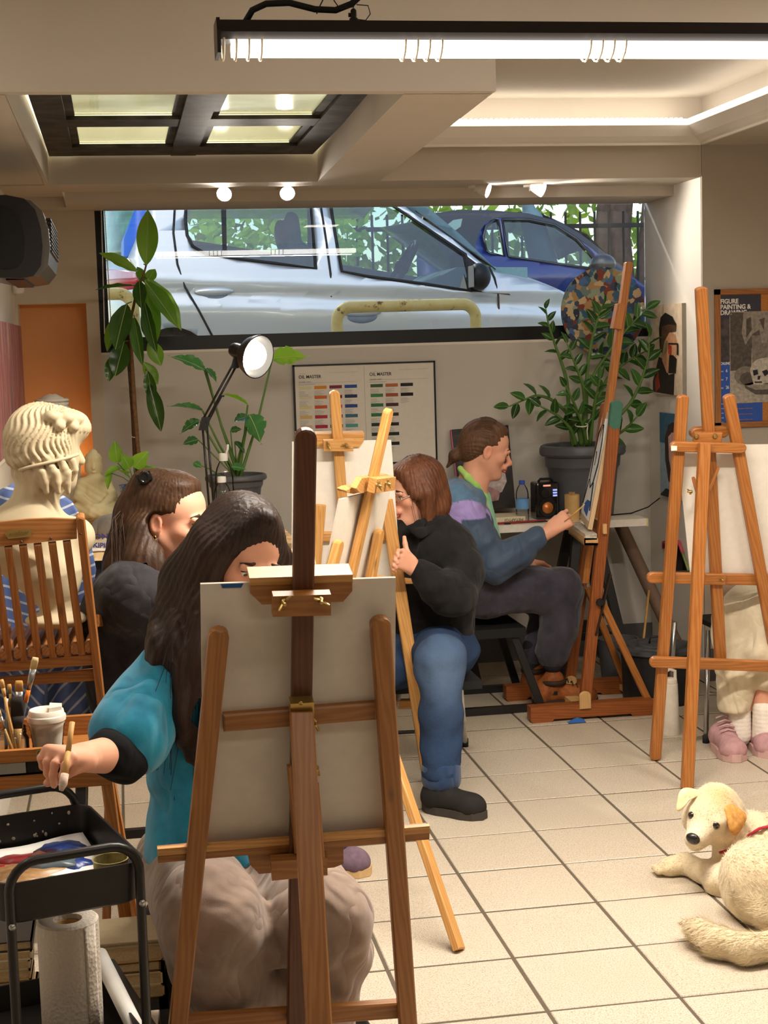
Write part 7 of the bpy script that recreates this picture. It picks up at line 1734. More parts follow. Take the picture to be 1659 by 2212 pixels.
class Head:
    def __init__(s, c, f, up=(0, 0, 1), sc=1.0):
        s.c = np.asarray(c, float); s.f = nrm(f); s.l = nrm(np.cross(up, s.f)); s.u = np.cross(s.f, s.l); s.s = sc
        s.R = np.stack([s.f, s.l, s.u], 1)
    def p(s, f, l, u): return s.c+(s.f*f+s.l*l+s.u*u)*s.s
    def build(s, F_, neck_to):
        k = s.s; P_ = s.p; R = s.R
        F_.ell(P_(-.018, 0, .032), (.092*k, .074*k, .085*k), .02, R)
        F_.ell(P_(.030, 0, .035), (.056*k, .064*k, .062*k), .03, R)
        F_.ell(P_(.030, 0, -.040), (.055*k, .056*k, .070*k), .03, R)
        F_.ell(P_(.073, 0, -.097), (.020*k, .024*k, .019*k), .028, R)
        for q in (1, -1):
            F_.cap(P_(-.004, q*.056, -.040), P_(.052, q*.020, -.098), .017*k, .015*k, .03)
            F_.ell(P_(.056, q*.040, -.022), (.024*k, .022*k, .020*k), .022, R)
            F_.ell(P_(.093, q*.031, .002), (.015*k, .019*k, .012*k), .014, R, neg=True)
            F_.ell(P_(.070, q*.031, .001), (.0165*k, .0175*k, .0155*k), .004, R)
            F_.cap(P_(.088, q*.046, .016), P_(.090, q*.012, .017), .007*k, .008*k, .016)
            F_.ell(P_(.104, q*.0125, -.038), (.010*k, .0075*k, .008*k), .006, R)
            F_.ell(P_(-.006, q*.076, -.006), (.019*k, .0075*k, .031*k), .006, R)
            F_.ell(P_(-.002, q*.083, -.002), (.010*k, .006*k, .018*k), .004, R, neg=True)
        F_.cap(P_(.088, 0, .008), P_(.112, 0, -.030), .0085*k, .0105*k, .012).ell(P_(.113, 0, -.033), (.012*k, .0115*k, .010*k), .008, R)
        F_.ell(P_(.092, 0, -.055), (.012*k, .026*k, .014*k), .014, R)
        F_.ell(P_(.1005, 0, -.0605), (.0075*k, .021*k, .0055*k), .005, R).ell(P_(.099, 0, -.0715), (.0075*k, .018*k, .006*k), .005, R)
        F_.cap(P_(.110, .02, -.066), P_(.110, -.02, -.066), .0025*k, .0025*k, .003, neg=True)
        F_.cap(P_(-.028, 0, -.06), neck_to, .052*k, .058*k, .035)
    def color(s, v):
        q = (v-s.c)@s.R/s.s; c = np.tile(SKIN, (len(v), 1))
        lip = (q[:, 0] > .086) & (np.abs(q[:, 1]) < .023) & (q[:, 2] < -.056) & (q[:, 2] > -.0785); c[lip] = LIP
        bl = np.clip(1-np.linalg.norm((q-np.array([.06, 0, -.03]))/np.array([.05, .09, .04]), axis=1), 0, 1)[:, None]
        nose = np.clip(1-np.linalg.norm((q-np.array([.112, 0, -.033]))/.03, axis=1), 0, 1)[:, None]
        ear = np.clip(1-np.linalg.norm((np.abs(q)-np.array([.006, .08, .004]))/.035, axis=1), 0, 1)[:, None]
        far = (np.linalg.norm(q, axis=1) > .2)[:, None]
        w = np.where(far, 0, np.minimum(1, bl*.5+nose*.7+ear*.6)); return np.where(lip[:, None], c, c*(1-w)+BLUSH*w)
    def details(s, parent, brow='brow', look=(1, 0, 0), closed=0.0, glasses=False):
        k = s.s
        lk = nrm(s.f*look[0]+s.l*look[1]+s.u*look[2])
        for q in (1, -1):
            c = s.p(.0760, q*.031, .001); g = G(); g.ell(c, .0132*k, 14, 10, s.R); e = mk('eye', g, 'eye_white', parent, True)
            g = G(); g.lathe(c+lk*.0098*k, [(.0068*k, .0), (.0062*k, .0022*k), (.004*k, .0035*k), (0, .0040*k)], 14, lk); mk('iris', g, 'iris', e, True)
            a = [s.p(.0755+.0140*math.cos(t)*1.0, q*.031+.0152*math.sin(t)*1.05, .0065-closed*.006-.003*abs(t)) for t in np.linspace(-1.05, 1.05, 9)]
            g = G(); g.tube(a, [.0008*k]+[.0018*k]*7+[.0008*k], 6); mk('upper_lid', g, 'lash', parent, True)
            b = [s.p(.094-.010*abs(t)**1.5*1.4, q*(.031+.021*t), .0215+.004*(1-t*t)-.0015*t) for t in np.linspace(-.95, 1.0, 9)]
            g = G(); g.tube(b, [.0022*k, .0035*k, .004*k, .004*k, .0038*k, .0034*k, .003*k, .0022*k, .001*k], 6); mk('eyebrow', g, brow, parent, True)
def hand(F_, w, d, pn, side, size=1.0, curl=(.5, .5, .55, .6), spread=.12, thumb=None, k=.006):
    """palm from wrist w along d; pn = palm normal (fingers curl that way); side = towards the thumb"""
    d, pn = nrm(d), nrm(pn); side = nrm(np.asarray(side, float)-d*np.dot(side, d)); z = size
    kn = w+d*.085*z
    for a, r in ((.030, .0145), (.012, .0155), (-.008, .0150), (-.026, .0135)):
        F_.cap(w+side*a*.45*z, kn+side*a*z-d*.004*abs(a)*10*z, .0165*z, r*z*.92, .014)
    for i, (a, L, r) in enumerate(((.031, .072, .0088), (.010, .080, .0092), (-.011, .074, .0088), (-.030, .058, .0078))):
        b = kn+side*a*z; dd = nrm(d+side*a*spread*20); ang = 0; p = b
        for j, fr in enumerate((.42, .32, .26)):
            ang += curl[i]*(1.0, 1.25, .8)[j]; v = dd*math.cos(ang)+pn*math.sin(ang); q = p+v*L*fr*z
            F_.cap(p, q, r*z*(1-.08*j), r*z*(.94-.10*j), k if j == 0 else .004); p = q
    tb = w+d*.022*z+side*.024*z+pn*.006*z
    t1, t2, t3 = (nrm(d*.6+side*.75+pn*.35), nrm(d*.85+side*.25+pn*.5), nrm(d*.9-side*.05+pn*.45)) if thumb is None else [nrm(t) for t in thumb]
    q1 = tb+t1*.036*z; q2 = q1+t2*.032*z; q3 = q2+t3*.024*z
    F_.cap(tb, q1, .0150*z, .0115*z, .014).cap(q1, q2, .0108*z, .0098*z, .005).cap(q2, q3, .0096*z, .0078*z, .004)
def strands(name, paths, r, m, parent):
    g = G()
    for p in paths: g.tube(p, [r, r*1.1, r][:0] or [r*(.6+.5*math.sin(PI*min(1, (i+.6)/len(p)))) for i in range(len(p))], 5, caps=False)
    return mk(name, g, m, parent, True, kind='stuff')
def bounds(pts, m): a = np.array(pts); return a.min(0)-m, a.max(0)+m
def fold(ax, fq, amp, seed=0):
    ax = nrm(ax).astype(np.float32)
    def fn(p):
        t = p@ax*fq+1.6*wob(p, 9, seed)+seed; return amp*(np.sin(t)+.5*np.sin(2.3*t+1))*(.6+.4*wob(p, 6, seed+2))
    return fn
ORANGE = None
# ================================================================== young man in the blue jacket
yA = 6.50
man = thing('person', V(P(1120, 1510, yA)[0], yA, 0), 'young man in a blue and lilac jacket sitting in profile, painting at the studio easel', 'person', 'people in the class')
hA = Head(P(1050, 972, yA), (.965, -.06, -.27), sc=1.02)
nA = P(1018, 1058, yA)
bA = F(); hA.build(bA, nA)
W0, W1 = P(1160, 1166, 6.24), P(1188, 1146, 6.24)
bA.cap(W0-(W1-W0)*1.0, W1, .034, .027, .02)
dA = nrm(P(1238, 1112, 6.23)-W1)
hand(bA, W1, dA, (.05, .9, -.45), (.1, .35, .95), 1.0, (.55, .75, .85, .9), thumb=((.6, .3, .5), (.8, .35, -.05), (.85, .3, -.3)))
W2 = P(1132, 1214, 6.68); hand(bA, W2, V(.85, -.15, -.12), (0, -.1, -1), (.1, -.9, .1), .98, (.35, .45, .5, .55)); bA.cap(W2-V(.10, -.03, -.02), W2, .035, .028, .02)
bA.cap(nA, P(1015, 1110, yA), .06, .10, .05)
lo, hi = bounds([P(1000, 900, yA), P(1090, 1120, yA), W2+V(.2, .1, -.1), P(1260, 1100, 6.2)], .10)
sculpt('body', bA, lo, hi, .0036, 'skin', man, 1, hA.color)
hA.details(man, look=(.9, -.05, -.5), closed=.7)
# hair combed back into a small bun
hf = F().ell(hA.p(-.022, 0, .040), V(.101, .083, .091)*hA.s, .02, hA.R).ell(hA.p(-.065, 0, -.005), V(.055, .066, .07)*hA.s, .03, hA.R).ell(hA.p(.018, 0, .098), V(.052, .060, .024)*hA.s, .025, hA.R)
hf.ell(hA.p(-.125, 0, -.052), V(.026, .024, .028)*hA.s, .025, hA.R).cap(hA.p(-.125, 0, -.06), hA.p(-.145, .005, -.11), .016, .006, .02)
def comb(p, H=hA):
    q = (p-H.c.astype(np.float32))@H.R.astype(np.float32); a = np.arctan2(q[:, 1], q[:, 2]+.03); return .0014*np.sin(a*34+q[:, 0]*20+2*np.sin(q[:, 0]*40))
hf.disp(comb)
for q in (1, -1): hf.ell(hA.p(.026, q*.086, -.008), V(.045, .03, .033)*hA.s, .012, hA.R, neg=True); hf.ell(hA.p(-.003, q*.088, -.018), V(.024, .022, .036)*hA.s, .008, hA.R, neg=True)
hf.ell(hA.p(.118, 0, .012), V(.080, .11, .080)*hA.s, .012, hA.R, neg=True)
hf.ell(hA.p(.03, 0, -.075), V(.08, .10, .05)*hA.s, .02, hA.R, neg=True)
sculpt('hair', hf, hA.c-.17, hA.c+.17, .0038, 'hair_fair', man, 1)
pa = []
for k in range(60):
    a = rng.uniform(-1.5, 1.5); pa.append([hA.p(.075*math.cos(t)-.02, .084*math.sin(a)*math.sin(min(t, 1.57))*1.02, .042+.094*math.cos(a)*math.sin(t)+rng.uniform(0, .006)) for t in np.linspace(.35, 2.6, 9)])
strands('loose_hair', pa, .0006, 'hair_fair', man)
# jacket
lil, blu, nav = np.array(srgb('#a796d6')), np.array(srgb('#5b7fa0')), np.array(srgb('#42546c'))
jk = F(); jf = (1, 0, 0)
ch, be, hp0 = P(1000, 1125, yA), P(1026, 1215, yA), P(1040, 1285, yA)
jk.cap(P(1006, 1078, yA), ch, .085, .155, .06, .72, jf).cap(ch, be, .155, .165, .05, .72, jf).cap(be, hp0, .165, .165, .05, .78, jf)
jk.cap(P(985, 1085, yA-.10), P(985, 1085, yA+.10), .09, .09, .06)
S0, E0 = P(985, 1090, yA-.19), P(1066, 1217, 6.24)
jk.cap(S0, E0, .092, .070, .05).cap(E0, P(1120, 1192, 6.23), .072, .062, .03).cap(P(1120, 1192, 6.23), P(1157, 1167, 6.24), .062, .046, .03)
S1, E1 = P(1000, 1090, yA+.19), P(1070, 1230, yA+.24); jk.cap(S1, E1, .085, .065, .05).cap(E1, W2-V(.03, 0, 0), .062, .044, .04)
jk.disp(fold((.5, .1, -.9), 55, .006, 1)); jk.disp(lambda p: -.010*np.maximum(0, wob(p*V(1, 1, 1.5).astype(np.float32), 16, 3))-.007*np.abs(wob(p, 31, 6)))
jk.cap(P(1056, 1040, yA-.04), P(1100, 1170, yA-.05), .030, .034, .015, neg=True)
jk.cut(P(1045, 1316, yA), (-.25, 0, -1)); jk.ell(nA, (.07, .075, .075), .02, neg=True)
zA = lambda px, py: P(px, py, yA)
def colA(v):
    c = np.tile(nav, (len(v), 1)); d = (v[:, 2]-zA(990, 1040)[2])                # height below the collar line
    u = v[:, 0]-zA(950, 1040)[0]; s = d+.55*(u-.05)**2*6-.0
    arm = np.abs(v[:, 1]-yA) > .10
    yoke = s > -.055; band = (~yoke) & (s > -.155-.10*(u < .06)); c[band & (v[:, 0] < zA(1050, 1100)[0])] = lil; c[yoke] = blu
    lowarm = arm & (v[:, 2] < zA(1000, 1105)[2]); c[lowarm & (u > .03)] = nav; return c
lo, hi = bounds([P(935, 1030, yA-.3), P(1170, 1330, yA+.35)], .05)
sculpt('jacket', jk, lo, hi, .008, 'jacket_nylon', man, 1, colA)
g = G(); 
cuff = F().cap(P(1152, 1170, 6.24), P(1163, 1163, 6.24), .041, .038, .0).disp(lambda p: .002*np.sin(p[:, 2]*500+p[:, 1]*500)); sculpt('cuff', cuff, P(1157, 1166, 6.24)-.06, P(1157, 1166, 6.24)+.06, .004, cloth('cuff_dark', '#2f3d4c'), man, 1)
col_ = F().chain([P(994, 1012, yA-.03), P(1010, 1030, yA-.075), P(1030, 1050, yA-.07), P(1048, 1072, yA-.05), P(1058, 1098, yA-.03)], [.012, .014, .013, .011, .008], .01, .5, (0, 1, 0)).chain([P(994, 1012, yA-.02), P(1000, 1026, yA+.06), P(1035, 1060, yA+.05)], [.012, .014, .011], .01)
sculpt('collar', col_, P(1020, 1050, yA)-.14, P(1020, 1050, yA)+.14, .0045, cloth('collar_lime', '#b5e07a', '#8fc25a'), man, 1)
st = F().cap(P(1032, 1080, yA), P(1056, 1190, yA), .060, .068, .04).disp(fold((1, 0, .3), 60, .005, 4))
sculpt('shirt', st, P(1060, 1130, yA)-.2, P(1060, 1130, yA)+.2, .007, cloth('shirt_mint', '#9fd8b0', '#6db88c'), man, 1)
# trousers, socks, boots
tr_ = F(); HP = P(1048, 1272, yA-.09)
KN, AN = P(1212, 1272, 6.36), P(1194, 1408, 6.38); KF, AF_ = P(1200, 1280, 6.62), P(1152, 1412, 6.56)
tr_.cap(HP, KN, .110, .088, .05).chain([KN, P(1208, 1350, 6.37), AN], [.085, .078, .070], .04)
tr_.cap(P(1048, 1272, yA+.09), KF, .105, .08, .05).chain([KF, AF_], [.075, .058], .04).cap(P(1040, 1275, yA-.06), P(1040, 1275, yA+.06), .115, .115, .05)
tr_.disp(fold((.7, .2, -.7), 48, .005, 2)); tr_.disp(lambda p: -.008*np.maximum(0, wob(p, 20, 5))-.004*np.abs(wob(p, 33, 5)))
sculpt('trousers', tr_, bounds([HP, KN, AN, AF_, KF], .16)[0], bounds([HP, KN, AN, AF_, KF], .16)[1], .008, cloth('trouser_slate', '#474450', '#2d2b36'), man, 1)
def leather(key, c1, c2):
    m = MB(key, .6, .35); n = m.noise(m.coord('World'), 30, 5, .65); m.col(m.ramp(n, [(.3, srgb(c1)), (.72, srgb(c2))])); m.bump(n, .25, .004); return reg(key, m)
leather('boot_tan', '#6d3a1a', '#a9622c'); flat('boot_sole', '#3a2d24', .7); flat('sock_dark', '#25252d', .9); flat('boot_collar', '#3a2820', .8)
def boot(heel, toe, ank, y, m, sole, parent, lift=0.0, hgt=.11, w=.048, collar=None, lab='shoe', sole_h=.022):
    heel, toe = V(heel[0], heel[1], lift), V(toe[0], toe[1], 0); d = nrm((toe-heel)*V(1, 1, 0)); L = np.linalg.norm((toe-heel)[:2]); s = np.cross((0, 0, 1), d)
    f = F().cap(heel+d*.05+V(0, 0, .055), toe-d*.055+V(0, 0, .040), .047, .040, .03).cap(heel+d*.045+V(0, 0, .05), V(ank[0], ank[1], lift+hgt), .045, .046, .03).ell(toe-d*.05+V(0, 0, .036), (w, w*.95, .034), .03)
    f.cut(heel+V(0, 0, sole_h*.6), (0, 0, -1))
    o = sculpt(lab, f, np.minimum(heel, toe)-V(.09, .09, 0), np.maximum(heel, toe)+V(.09, .09, .22), .005, m, parent, 1)
    pts = [(.5, 1.0), (.3, .98), (.12, .8), (0, .35), (-.0, -.35), (.12, -.8), (.3, -.95), (.5, -.9), (.7, -1.02), (.88, -.85), (1.0, -.35), (1.0, .3), (.88, .9), (.7, 1.08)]
    g = G(); g.prism([heel+(toe-heel)*a+s*w*1.06*b+V(0, 0, .001) for a, b in pts], (0, 0, sole_h)); mk('sole', g, sole, o)
    if collar:
        g = G(); g.tube([V(ank[0], ank[1], lift+hgt-.01)+(d*math.cos(t)+s*math.sin(t))*.046 for t in np.linspace(0, 2*PI, 17)], .012, 8); mk('boot_collar', g, collar, o, True)
    return o, d, s
b_, d_1, s_1 = boot(P(1150, 1506, 6.40)*V(1, 1, 0), (P(1150, 1506, 6.40)+V(.285, -.03, 0)), AN, 6.4, 'boot_tan', 'boot_sole', man, .0, .115, .05, 'boot_collar', 'boot', .03)
h0_ = P(1150, 1506, 6.40)*V(1, 1, 0); g = G()
for k in range(6):
    c = h0_+d_1*(.115+.02*k)+V(0, 0, .125-.012*k); g.tube([c+s_1*.026, c+V(0, 0, .012), c-s_1*.026], .0032, 6)
mk('laces', g, flat('lace_brown', '#4a2f1c', .8), b_, True, kind='stuff')
g = G(); g.obox(h0_+d_1*.075-s_1*-.0+V(0, 0, .062)+V(0, -.049, 0), d_1, V(0, 1, 0), (0, 0, 1), .022, .003, .008); mk('boot_tag', g, flat('tag_black', '#1d1a18', .6), b_)
b2b, _, _ = boot(P(1128, 1494, 6.56)*V(1, 1, 0), P(1128, 1494, 6.56)*V(1, 1, 0)+V(.27, .02, 0), AF_, 6.56, 'boot_tan', 'boot_sole', man, .012, .12, .048, 'boot_collar', 'boot', .03)
sk1 = F().cap(AF_+V(0, 0, .03), AF_+V(-.01, 0, -.05), .048, .046, .01).cap(AN+V(0, 0, 0), AN+V(0, 0, -.05), .05, .046, .01); sculpt('socks', sk1, bounds([AN, AF_], .12)[0], bounds([AN, AF_], .12)[1], .007, 'sock_dark', man, 1)
pb_ = thing('paint_brush', P(1240, 1110, 6.20), 'thin pale brush held to the canvas by the young man', 'brush')
g = G(); g.tube([P(1219, 1127, 6.215), P(1243, 1107, 6.20), P(1256, 1096, 6.195)], [.002, .0035, .003], 8); mk('handle', g, 'handle_wood', pb_, True); g = G(); g.tube([P(1256, 1096, 6.195), P(1263, 1089, 6.19)], [.0035, .002], 8); mk('bristles', g, 'bristle', pb_, True)
# his stool
sa = thing('stool', V(P(1045, 1500, yA)[0], yA, 0), 'black framed stool beneath the young man', 'stool'); zs_ = P(1045, 1322, yA)[2]-.045; ca = ORG[sa.name]
g = G(); g.box(ca+V(-.17, -.18, zs_-.04), ca+V(.15, .18, zs_)); mk('seat', g, 'rubber', sa)
for sx, sy in ((-1, -1), (1, -1), (1, 1), (-1, 1)):
    g = G(); g.bar(ca+V(sx*.20, sy*.20, .03), ca+V(sx*.10, sy*.15, zs_-.03), .035, .022, SX); mk('leg', g, 'black_paint', sa)
for sy in (-1, 1):
    g = G(); g.box(ca+V(-.22, sy*.20-.015, 0), ca+V(.22, sy*.20+.015, .032)); mk('foot_rail', g, 'black_paint', sa)
g = G(); g.box(ca+V(-.21, -.2, .005), ca+V(-.18, .2, .03)); mk('foot_rail', g, 'black_paint', sa)

# ================================================================== woman in black with auburn bob
yB = 5.55
wom = thing('person', V(P(940, 1700, yB)[0], yB, 0), 'woman in a black fleece and jeans with an auburn bob, gripping an easel leg', 'person', 'people in the class')
hB = Head(P(897, 1062, yB), (-.93, -.33, -.16), sc=.98)
nB = P(905, 1140, yB+.02)
S_, E_, Wb = P(966, 1180, yB-.06), P(984, 1288, yB-.20), P(893, 1226, 5.30)
leg1 = P(868, 1200, 5.24)
bB = F(); hB.build(bB, nB); bB.cap(nB, P(915, 1190, yB), .055, .10, .05)
bB.cap(E_, Wb, .042, .027, .03)
hand(bB, Wb, nrm(P(858, 1204, 5.25)-Wb), (-.35, -.75, -.2), (.1, -.1, 1), .95, (.75, .85, .9, .95), thumb=((-.45, .35, .8), (-.15, .25, .95), (-.05, .2, 1)))
lo, hi = bounds([P(840, 960, yB), P(960, 1200, yB), E_, Wb+V(-.2, -.1, .1)], .08); sculpt('body', bB, lo, hi, .0038, 'skin', wom, 1, hB.color)
hB.details(wom, look=(1, .1, -.1))
def down(H, fq=46, amp=.0018):
    def fn(p):
        q = (p-H.c.astype(np.float32))@H.R.astype(np.float32); a = np.arctan2(q[:, 1], q[:, 0]); return amp*np.sin(a*fq+1.5*np.sin(q[:, 2]*25+a*3))
    return fn
hf = F().ell(hB.p(-.022, 0, .040), V(.108, .092, .096)*hB.s, .02, hB.R).ell(hB.p(-.05, 0, -.045), V(.085, .093, .085)*hB.s, .04, hB.R)
hf.cap(hB.p(.0, .080, .0), hB.p(.012, .078, -.125), .036, .018, .03).cap(hB.p(-.0, -.080, .0), hB.p(.012, -.078, -.12), .036, .018, .03).cap(hB.p(-.05, .05, -.08), hB.p(-.035, .055, -.150), .04, .012, .03)
hf.ell(hB.p(.048, .0, .092), V(.045, .06, .026)*hB.s, .02, hB.R).cap(hB.p(.06, .05, .08), hB.p(.045, .076, .0), .022, .018, .02)
hf.disp(down(hB, 40))
hf.ell(hB.p(.115, 0, -.02), V(.080, .064, .098)*hB.s, .012, hB.R, neg=True).ell(hB.p(.02, 0, -.10), V(.07, .055, .06)*hB.s, .02, hB.R, neg=True)
sculpt('hair', hf, hB.c-.20, hB.c+.18, .004, 'hair_auburn', wom, 1)
pa = []
for k in range(90):
    a = rng.uniform(.5, 5.6); r1 = rng.uniform(1.0, 1.06); z1 = -.11-rng.uniform(0, .05)
    pa.append([hB.p(-.02+math.cos(a)*.105*r1*s_, math.sin(a)*.093*r1*s_, z) for s_, z in ((.25, .136), (.62, .115), (.95, .05), (1.0, -.02), (.95, -.07), (.85, z1))])
strands('loose_hair', pa, .0007, 'hair_auburn', wom)
g = G()
for q in (1,): 
    c = hB.p(.103, .031, -.004); g.tube([c+(hB.l*math.cos(t)*.024+hB.u*math.sin(t)*.016) for t in np.linspace(0, 2*PI, 20)], .0012, 6); g.tube([hB.p(.100, .054, .002), hB.p(.05, .072, .004), hB.p(.0, .078, .002)], .0014, 6)
    c = hB.p(.103, -.031, -.004); g.tube([c+(hB.l*math.cos(t)*.024+hB.u*math.sin(t)*.016) for t in np.linspace(0, 2*PI, 20)], .0012, 6); g.tube([hB.p(.106, .008, 0), hB.p(.106, -.008, 0)], .0012, 6)
mk('glasses', g, 'steel', wom, True, label='thin wire-rimmed glasses')
g = G(); g.ell(hB.p(-.002, .082, -.038), .0035, 8, 6); mk('earring', g, 'steel', wom, True)
fl_ = F(); c1, c2, c3 = P(918, 1185, yB), P(930, 1290, yB+.02), P(936, 1380, yB+.02)
fl_.cap(P(912, 1150, yB), c1, .07, .14, .06, .8, (0, 1, 0)).cap(c1, c2, .145, .150, .05, .85, (0, 1, 0)).cap(c2, c3, .150, .155, .05, .9, (0, 1, 0))
fl_.cap(P(880, 1170, yB+.04), S_, .07, .082, .06).chain([S_, P(1000, 1235, yB-.12), E_], [.080, .070, .062], .05).chain([E_, P(940, 1266, 5.31), Wb+V(.02, 0, -.006)], [.060, .050, .038], .05)
fl_.disp(fold((.3, .2, -.9), 46, .006, 3)); fl_.disp(lambda p: -.010*np.maximum(0, wob(p, 17, 8))-.006*np.abs(wob(p, 27, 2)))
fl_.cap(P(893, 1110, yB-.06), P(880, 1215, yB-.12), .035, .028, .02, neg=True).cut(c3+V(0, 0, -.035), (0, 0, -1))
lo, hi = bounds([P(850, 1130, yB), P(1020, 1410, yB), Wb, E_], .11); sculpt('fleece', fl_, lo, hi, .0065, cloth('fleece_black', '#232222', '#121111', .95, .06, 900, .3, .1), wom, 1)
co = F().chain([P(884, 1140, yB-.10), P(905, 1132, yB-.11), P(935, 1120, yB-.04), P(942, 1118, yB+.04)], [.010, .014, .020, .020], .01, .5, (0, 1, 0)).chain([P(884, 1142, yB-.10), P(908, 1152, yB-.13), P(938, 1142, yB-.10)], [.010, .018, .016], .01, .6, (0, 1, 0))
sculpt('collar', co, P(912, 1135, yB)-.14, P(912, 1135, yB)+.14, .005, cloth('collar_black', '#222121', '#141313', .95, .05, 900, .2, .05), wom, 1)
def denim():
    m = MB('denim', .9, .15); v = m.coord('World'); a = m.N.new('ShaderNodeVertexColor'); a.layer_name = 'col'; f = m.noise(m.coord('World', (1, 1, .35)), 420, 2); n = m.noise(v, 16, 4)
    m.col(m.mix(m.math('MULTIPLY', f, .09), m.mix(m.math('MULTIPLY', n, .5), a.outputs[0], srgb('#1c2c44')), srgb('#8ea8c6'))); m.bump(m.math('ADD', m.noise(v, 30, 4), m.math('MULTIPLY', f, .2)), .35, .01); reg('denim', m)
denim()
je = F(); HB, KB, AB = P(950, 1405, yB), P(950, 1425, 5.13), P(953, 1668, 5.02)
je.cap(HB, KB, .105, .082, .05).chain([KB, P(953, 1545, 5.08), AB], [.078, .070, .064], .04).cap(HB+V(-.08, .0, 0), HB+V(.03, 0, 0), .11, .11, .05)
KB2, AB2 = P(800, 1452, 5.42), P(795, 1640, 5.45); je.cap(P(895, 1425, yB), KB2, .10, .08, .05).cap(KB2, AB2, .075, .062, .04)
je.disp(fold((.2, .3, -.9), 40, .005, 6)); je.disp(lambda p: -.007*np.maximum(0, wob(p, 18, 2))-.004*np.abs(wob(p, 36, 7))); je.cut(AB+V(0, 0, -.02), (0, 0, -1))
def colJ(v):  # paler knee: denim fade plus a highlight painted in
    a, b = np.array(srgb('#1e3152')), np.array(srgb('#7f98b8')); w = np.exp(-((v[:, 0]-KB[0])**2+(v[:, 2]-KB[2]+.02)**2)/.012)*(v[:, 1] < 5.2); return a*(1-w[:, None]*.4)+b*w[:, None]*.4
lo, hi = bounds([HB, KB, AB, KB2, AB2], .13); sculpt('jeans', je, lo, hi, .0075, 'denim', wom, 1, colJ)
hem = F().cap(AB+V(0, 0, -.018), AB+V(0, 0, .008), .068, .068, .0).cap(AB+V(0, 0, -.05), AB+V(0, 0, .05), .056, .056, .0, neg=True); sculpt('turned_hem', hem, AB-.09, AB+.09, .005, cloth('denim_hem', '#2c4468', '#1d3050'), wom, 1)
ank = F().cap(AB+V(0, 0, .03), AB+V(.005, -.01, -.06), .042, .040, .01); sculpt('ankle', ank, AB-.1, AB+.06, .006, 'skin', wom, 1, lambda v: np.tile(SKIN, (len(v), 1)))
flat('shoe_black', '#1f1d1c', .85, var=.2); flat('shoe_sole', '#3d3833', .7)
hl = P(916, 1722, 5.05)*V(1, 1, 0); boot(hl, hl+V(.175, -.165, 0), AB+V(-.0, -.0, 0), 5, 'shoe_black', 'shoe_sole', wom, 0, .105, .046, None, 'shoe', .026)
boot(AB2*V(1, 1, 0)+V(.05, .05, 0), AB2*V(1, 1, 0)+V(-.10, -.14, 0), AB2, 5, 'shoe_black', 'shoe_sole', wom, 0, .10, .046, None, 'shoe', .026)
wst = thing('stool', V(P(945, 1600, yB+.08)[0], yB+.08, 0), 'folding stool with white tubular legs under the woman in black', 'stool'); cw = ORG[wst.name]; zsb = HB[2]-.105
g = G(); g.box(cw+V(-.20, -.17, zsb-.03), cw+V(.14, .17, zsb)); mk('seat', g, 'rubber', wst)
flat('tube_white', '#d9d6d2', .3, .5, .3)
for (a, b) in (((1005, 1606), (990, 1420)),):
    A = PZ(*a, .012); B = P(*b, yB+.1); g = G(); g.tube([A, B], .010, 10); mk('leg', g, 'tube_white', wst, True); g = G(); g.tube([A+V(0, 0, -.012), A+V(0, 0, .02)], .013, 10); mk('foot_cap', g, 'rubber', wst, True)
for dx, dy in ((-.24, -.1), (-.22, .2), (.10, .2)):
    A = cw+V(dx, dy, .012); g = G(); g.tube([A, cw+V(dx*.6, dy*.6, zsb-.02)], .010, 10); mk('leg', g, 'tube_white', wst, True)
A, B = P(858, 1581, 5.55), P(915, 1580, 5.55); g = G(); g.tube([A+V(-.1, 0, 0), B+V(.02, 0, 0)], .007, 8); mk('foot_rail', g, 'dark_metal', wst, True)

# ================================================================== woman in the dark t-shirt
yC = 4.15
wc = thing('person', V(P(330, 1640, yC)[0], yC, 0), 'woman in a charcoal t-shirt with half-tied long brown hair, behind the girl', 'person', 'people in the class')
hC = Head(P(371, 1122, yC), (.85, -.50, -.12), sc=1.02)
nC = P(345, 1218, yC+.03)
bC = F(); hC.build(bC, nC); bC.cap(nC, P(335, 1280, yC), .055, .10, .05)
Sc, Ec, Wc = P(290, 1288, yC-.12), P(440, 1345, 3.98), P(583, 1232, 4.13)
bC.cap(Ec, Wc, .042, .027, .03).cap(Sc, Ec, .05, .042, .03)
hand(bC, Wc, nrm(P(625, 1205, 4.15)-Wc), (.35, -.1, -.9), (.1, -.9, .35), .98, (.55, .65, .75, .8))
lo, hi = bounds([P(290, 1010, yC), P(440, 1300, yC), Ec, Wc+V(.16, 0, .06)], .09); sculpt('body', bC, lo, hi, .0032, 'skin', wc, 1, hC.color)
hC.details(wc, look=(1, -.1, -.05))
hf = F().ell(hC.p(-.020, 0, .038), V(.103, .085, .093)*hC.s, .02, hC.R).ell(hC.p(-.07, 0, -.03), V(.06, .075, .09)*hC.s, .03, hC.R).ell(hC.p(.016, 0, .098), V(.050, .056, .022)*hC.s, .025, hC.R)
hf.chain([P(312, 1045, yC-.0), P(292, 1110, yC+.02), P(280, 1180, yC), P(268, 1235, yC-.02), P(250, 1275, yC-.03)], [.035, .046, .05, .05, .03], .04, .8, (0, 1, 0))
hf.chain([P(316, 1150, yC-.05), P(322, 1200, yC-.08), P(340, 1250, yC-.10), P(362, 1300, yC-.10)], [.03, .034, .030, .014], .04).chain([P(310, 1150, yC-.06), P(310, 1220, yC-.09), P(300, 1265, yC-.12)], [.04, .045, .03], .04)
hf.disp(down(hC, 44, .0014))
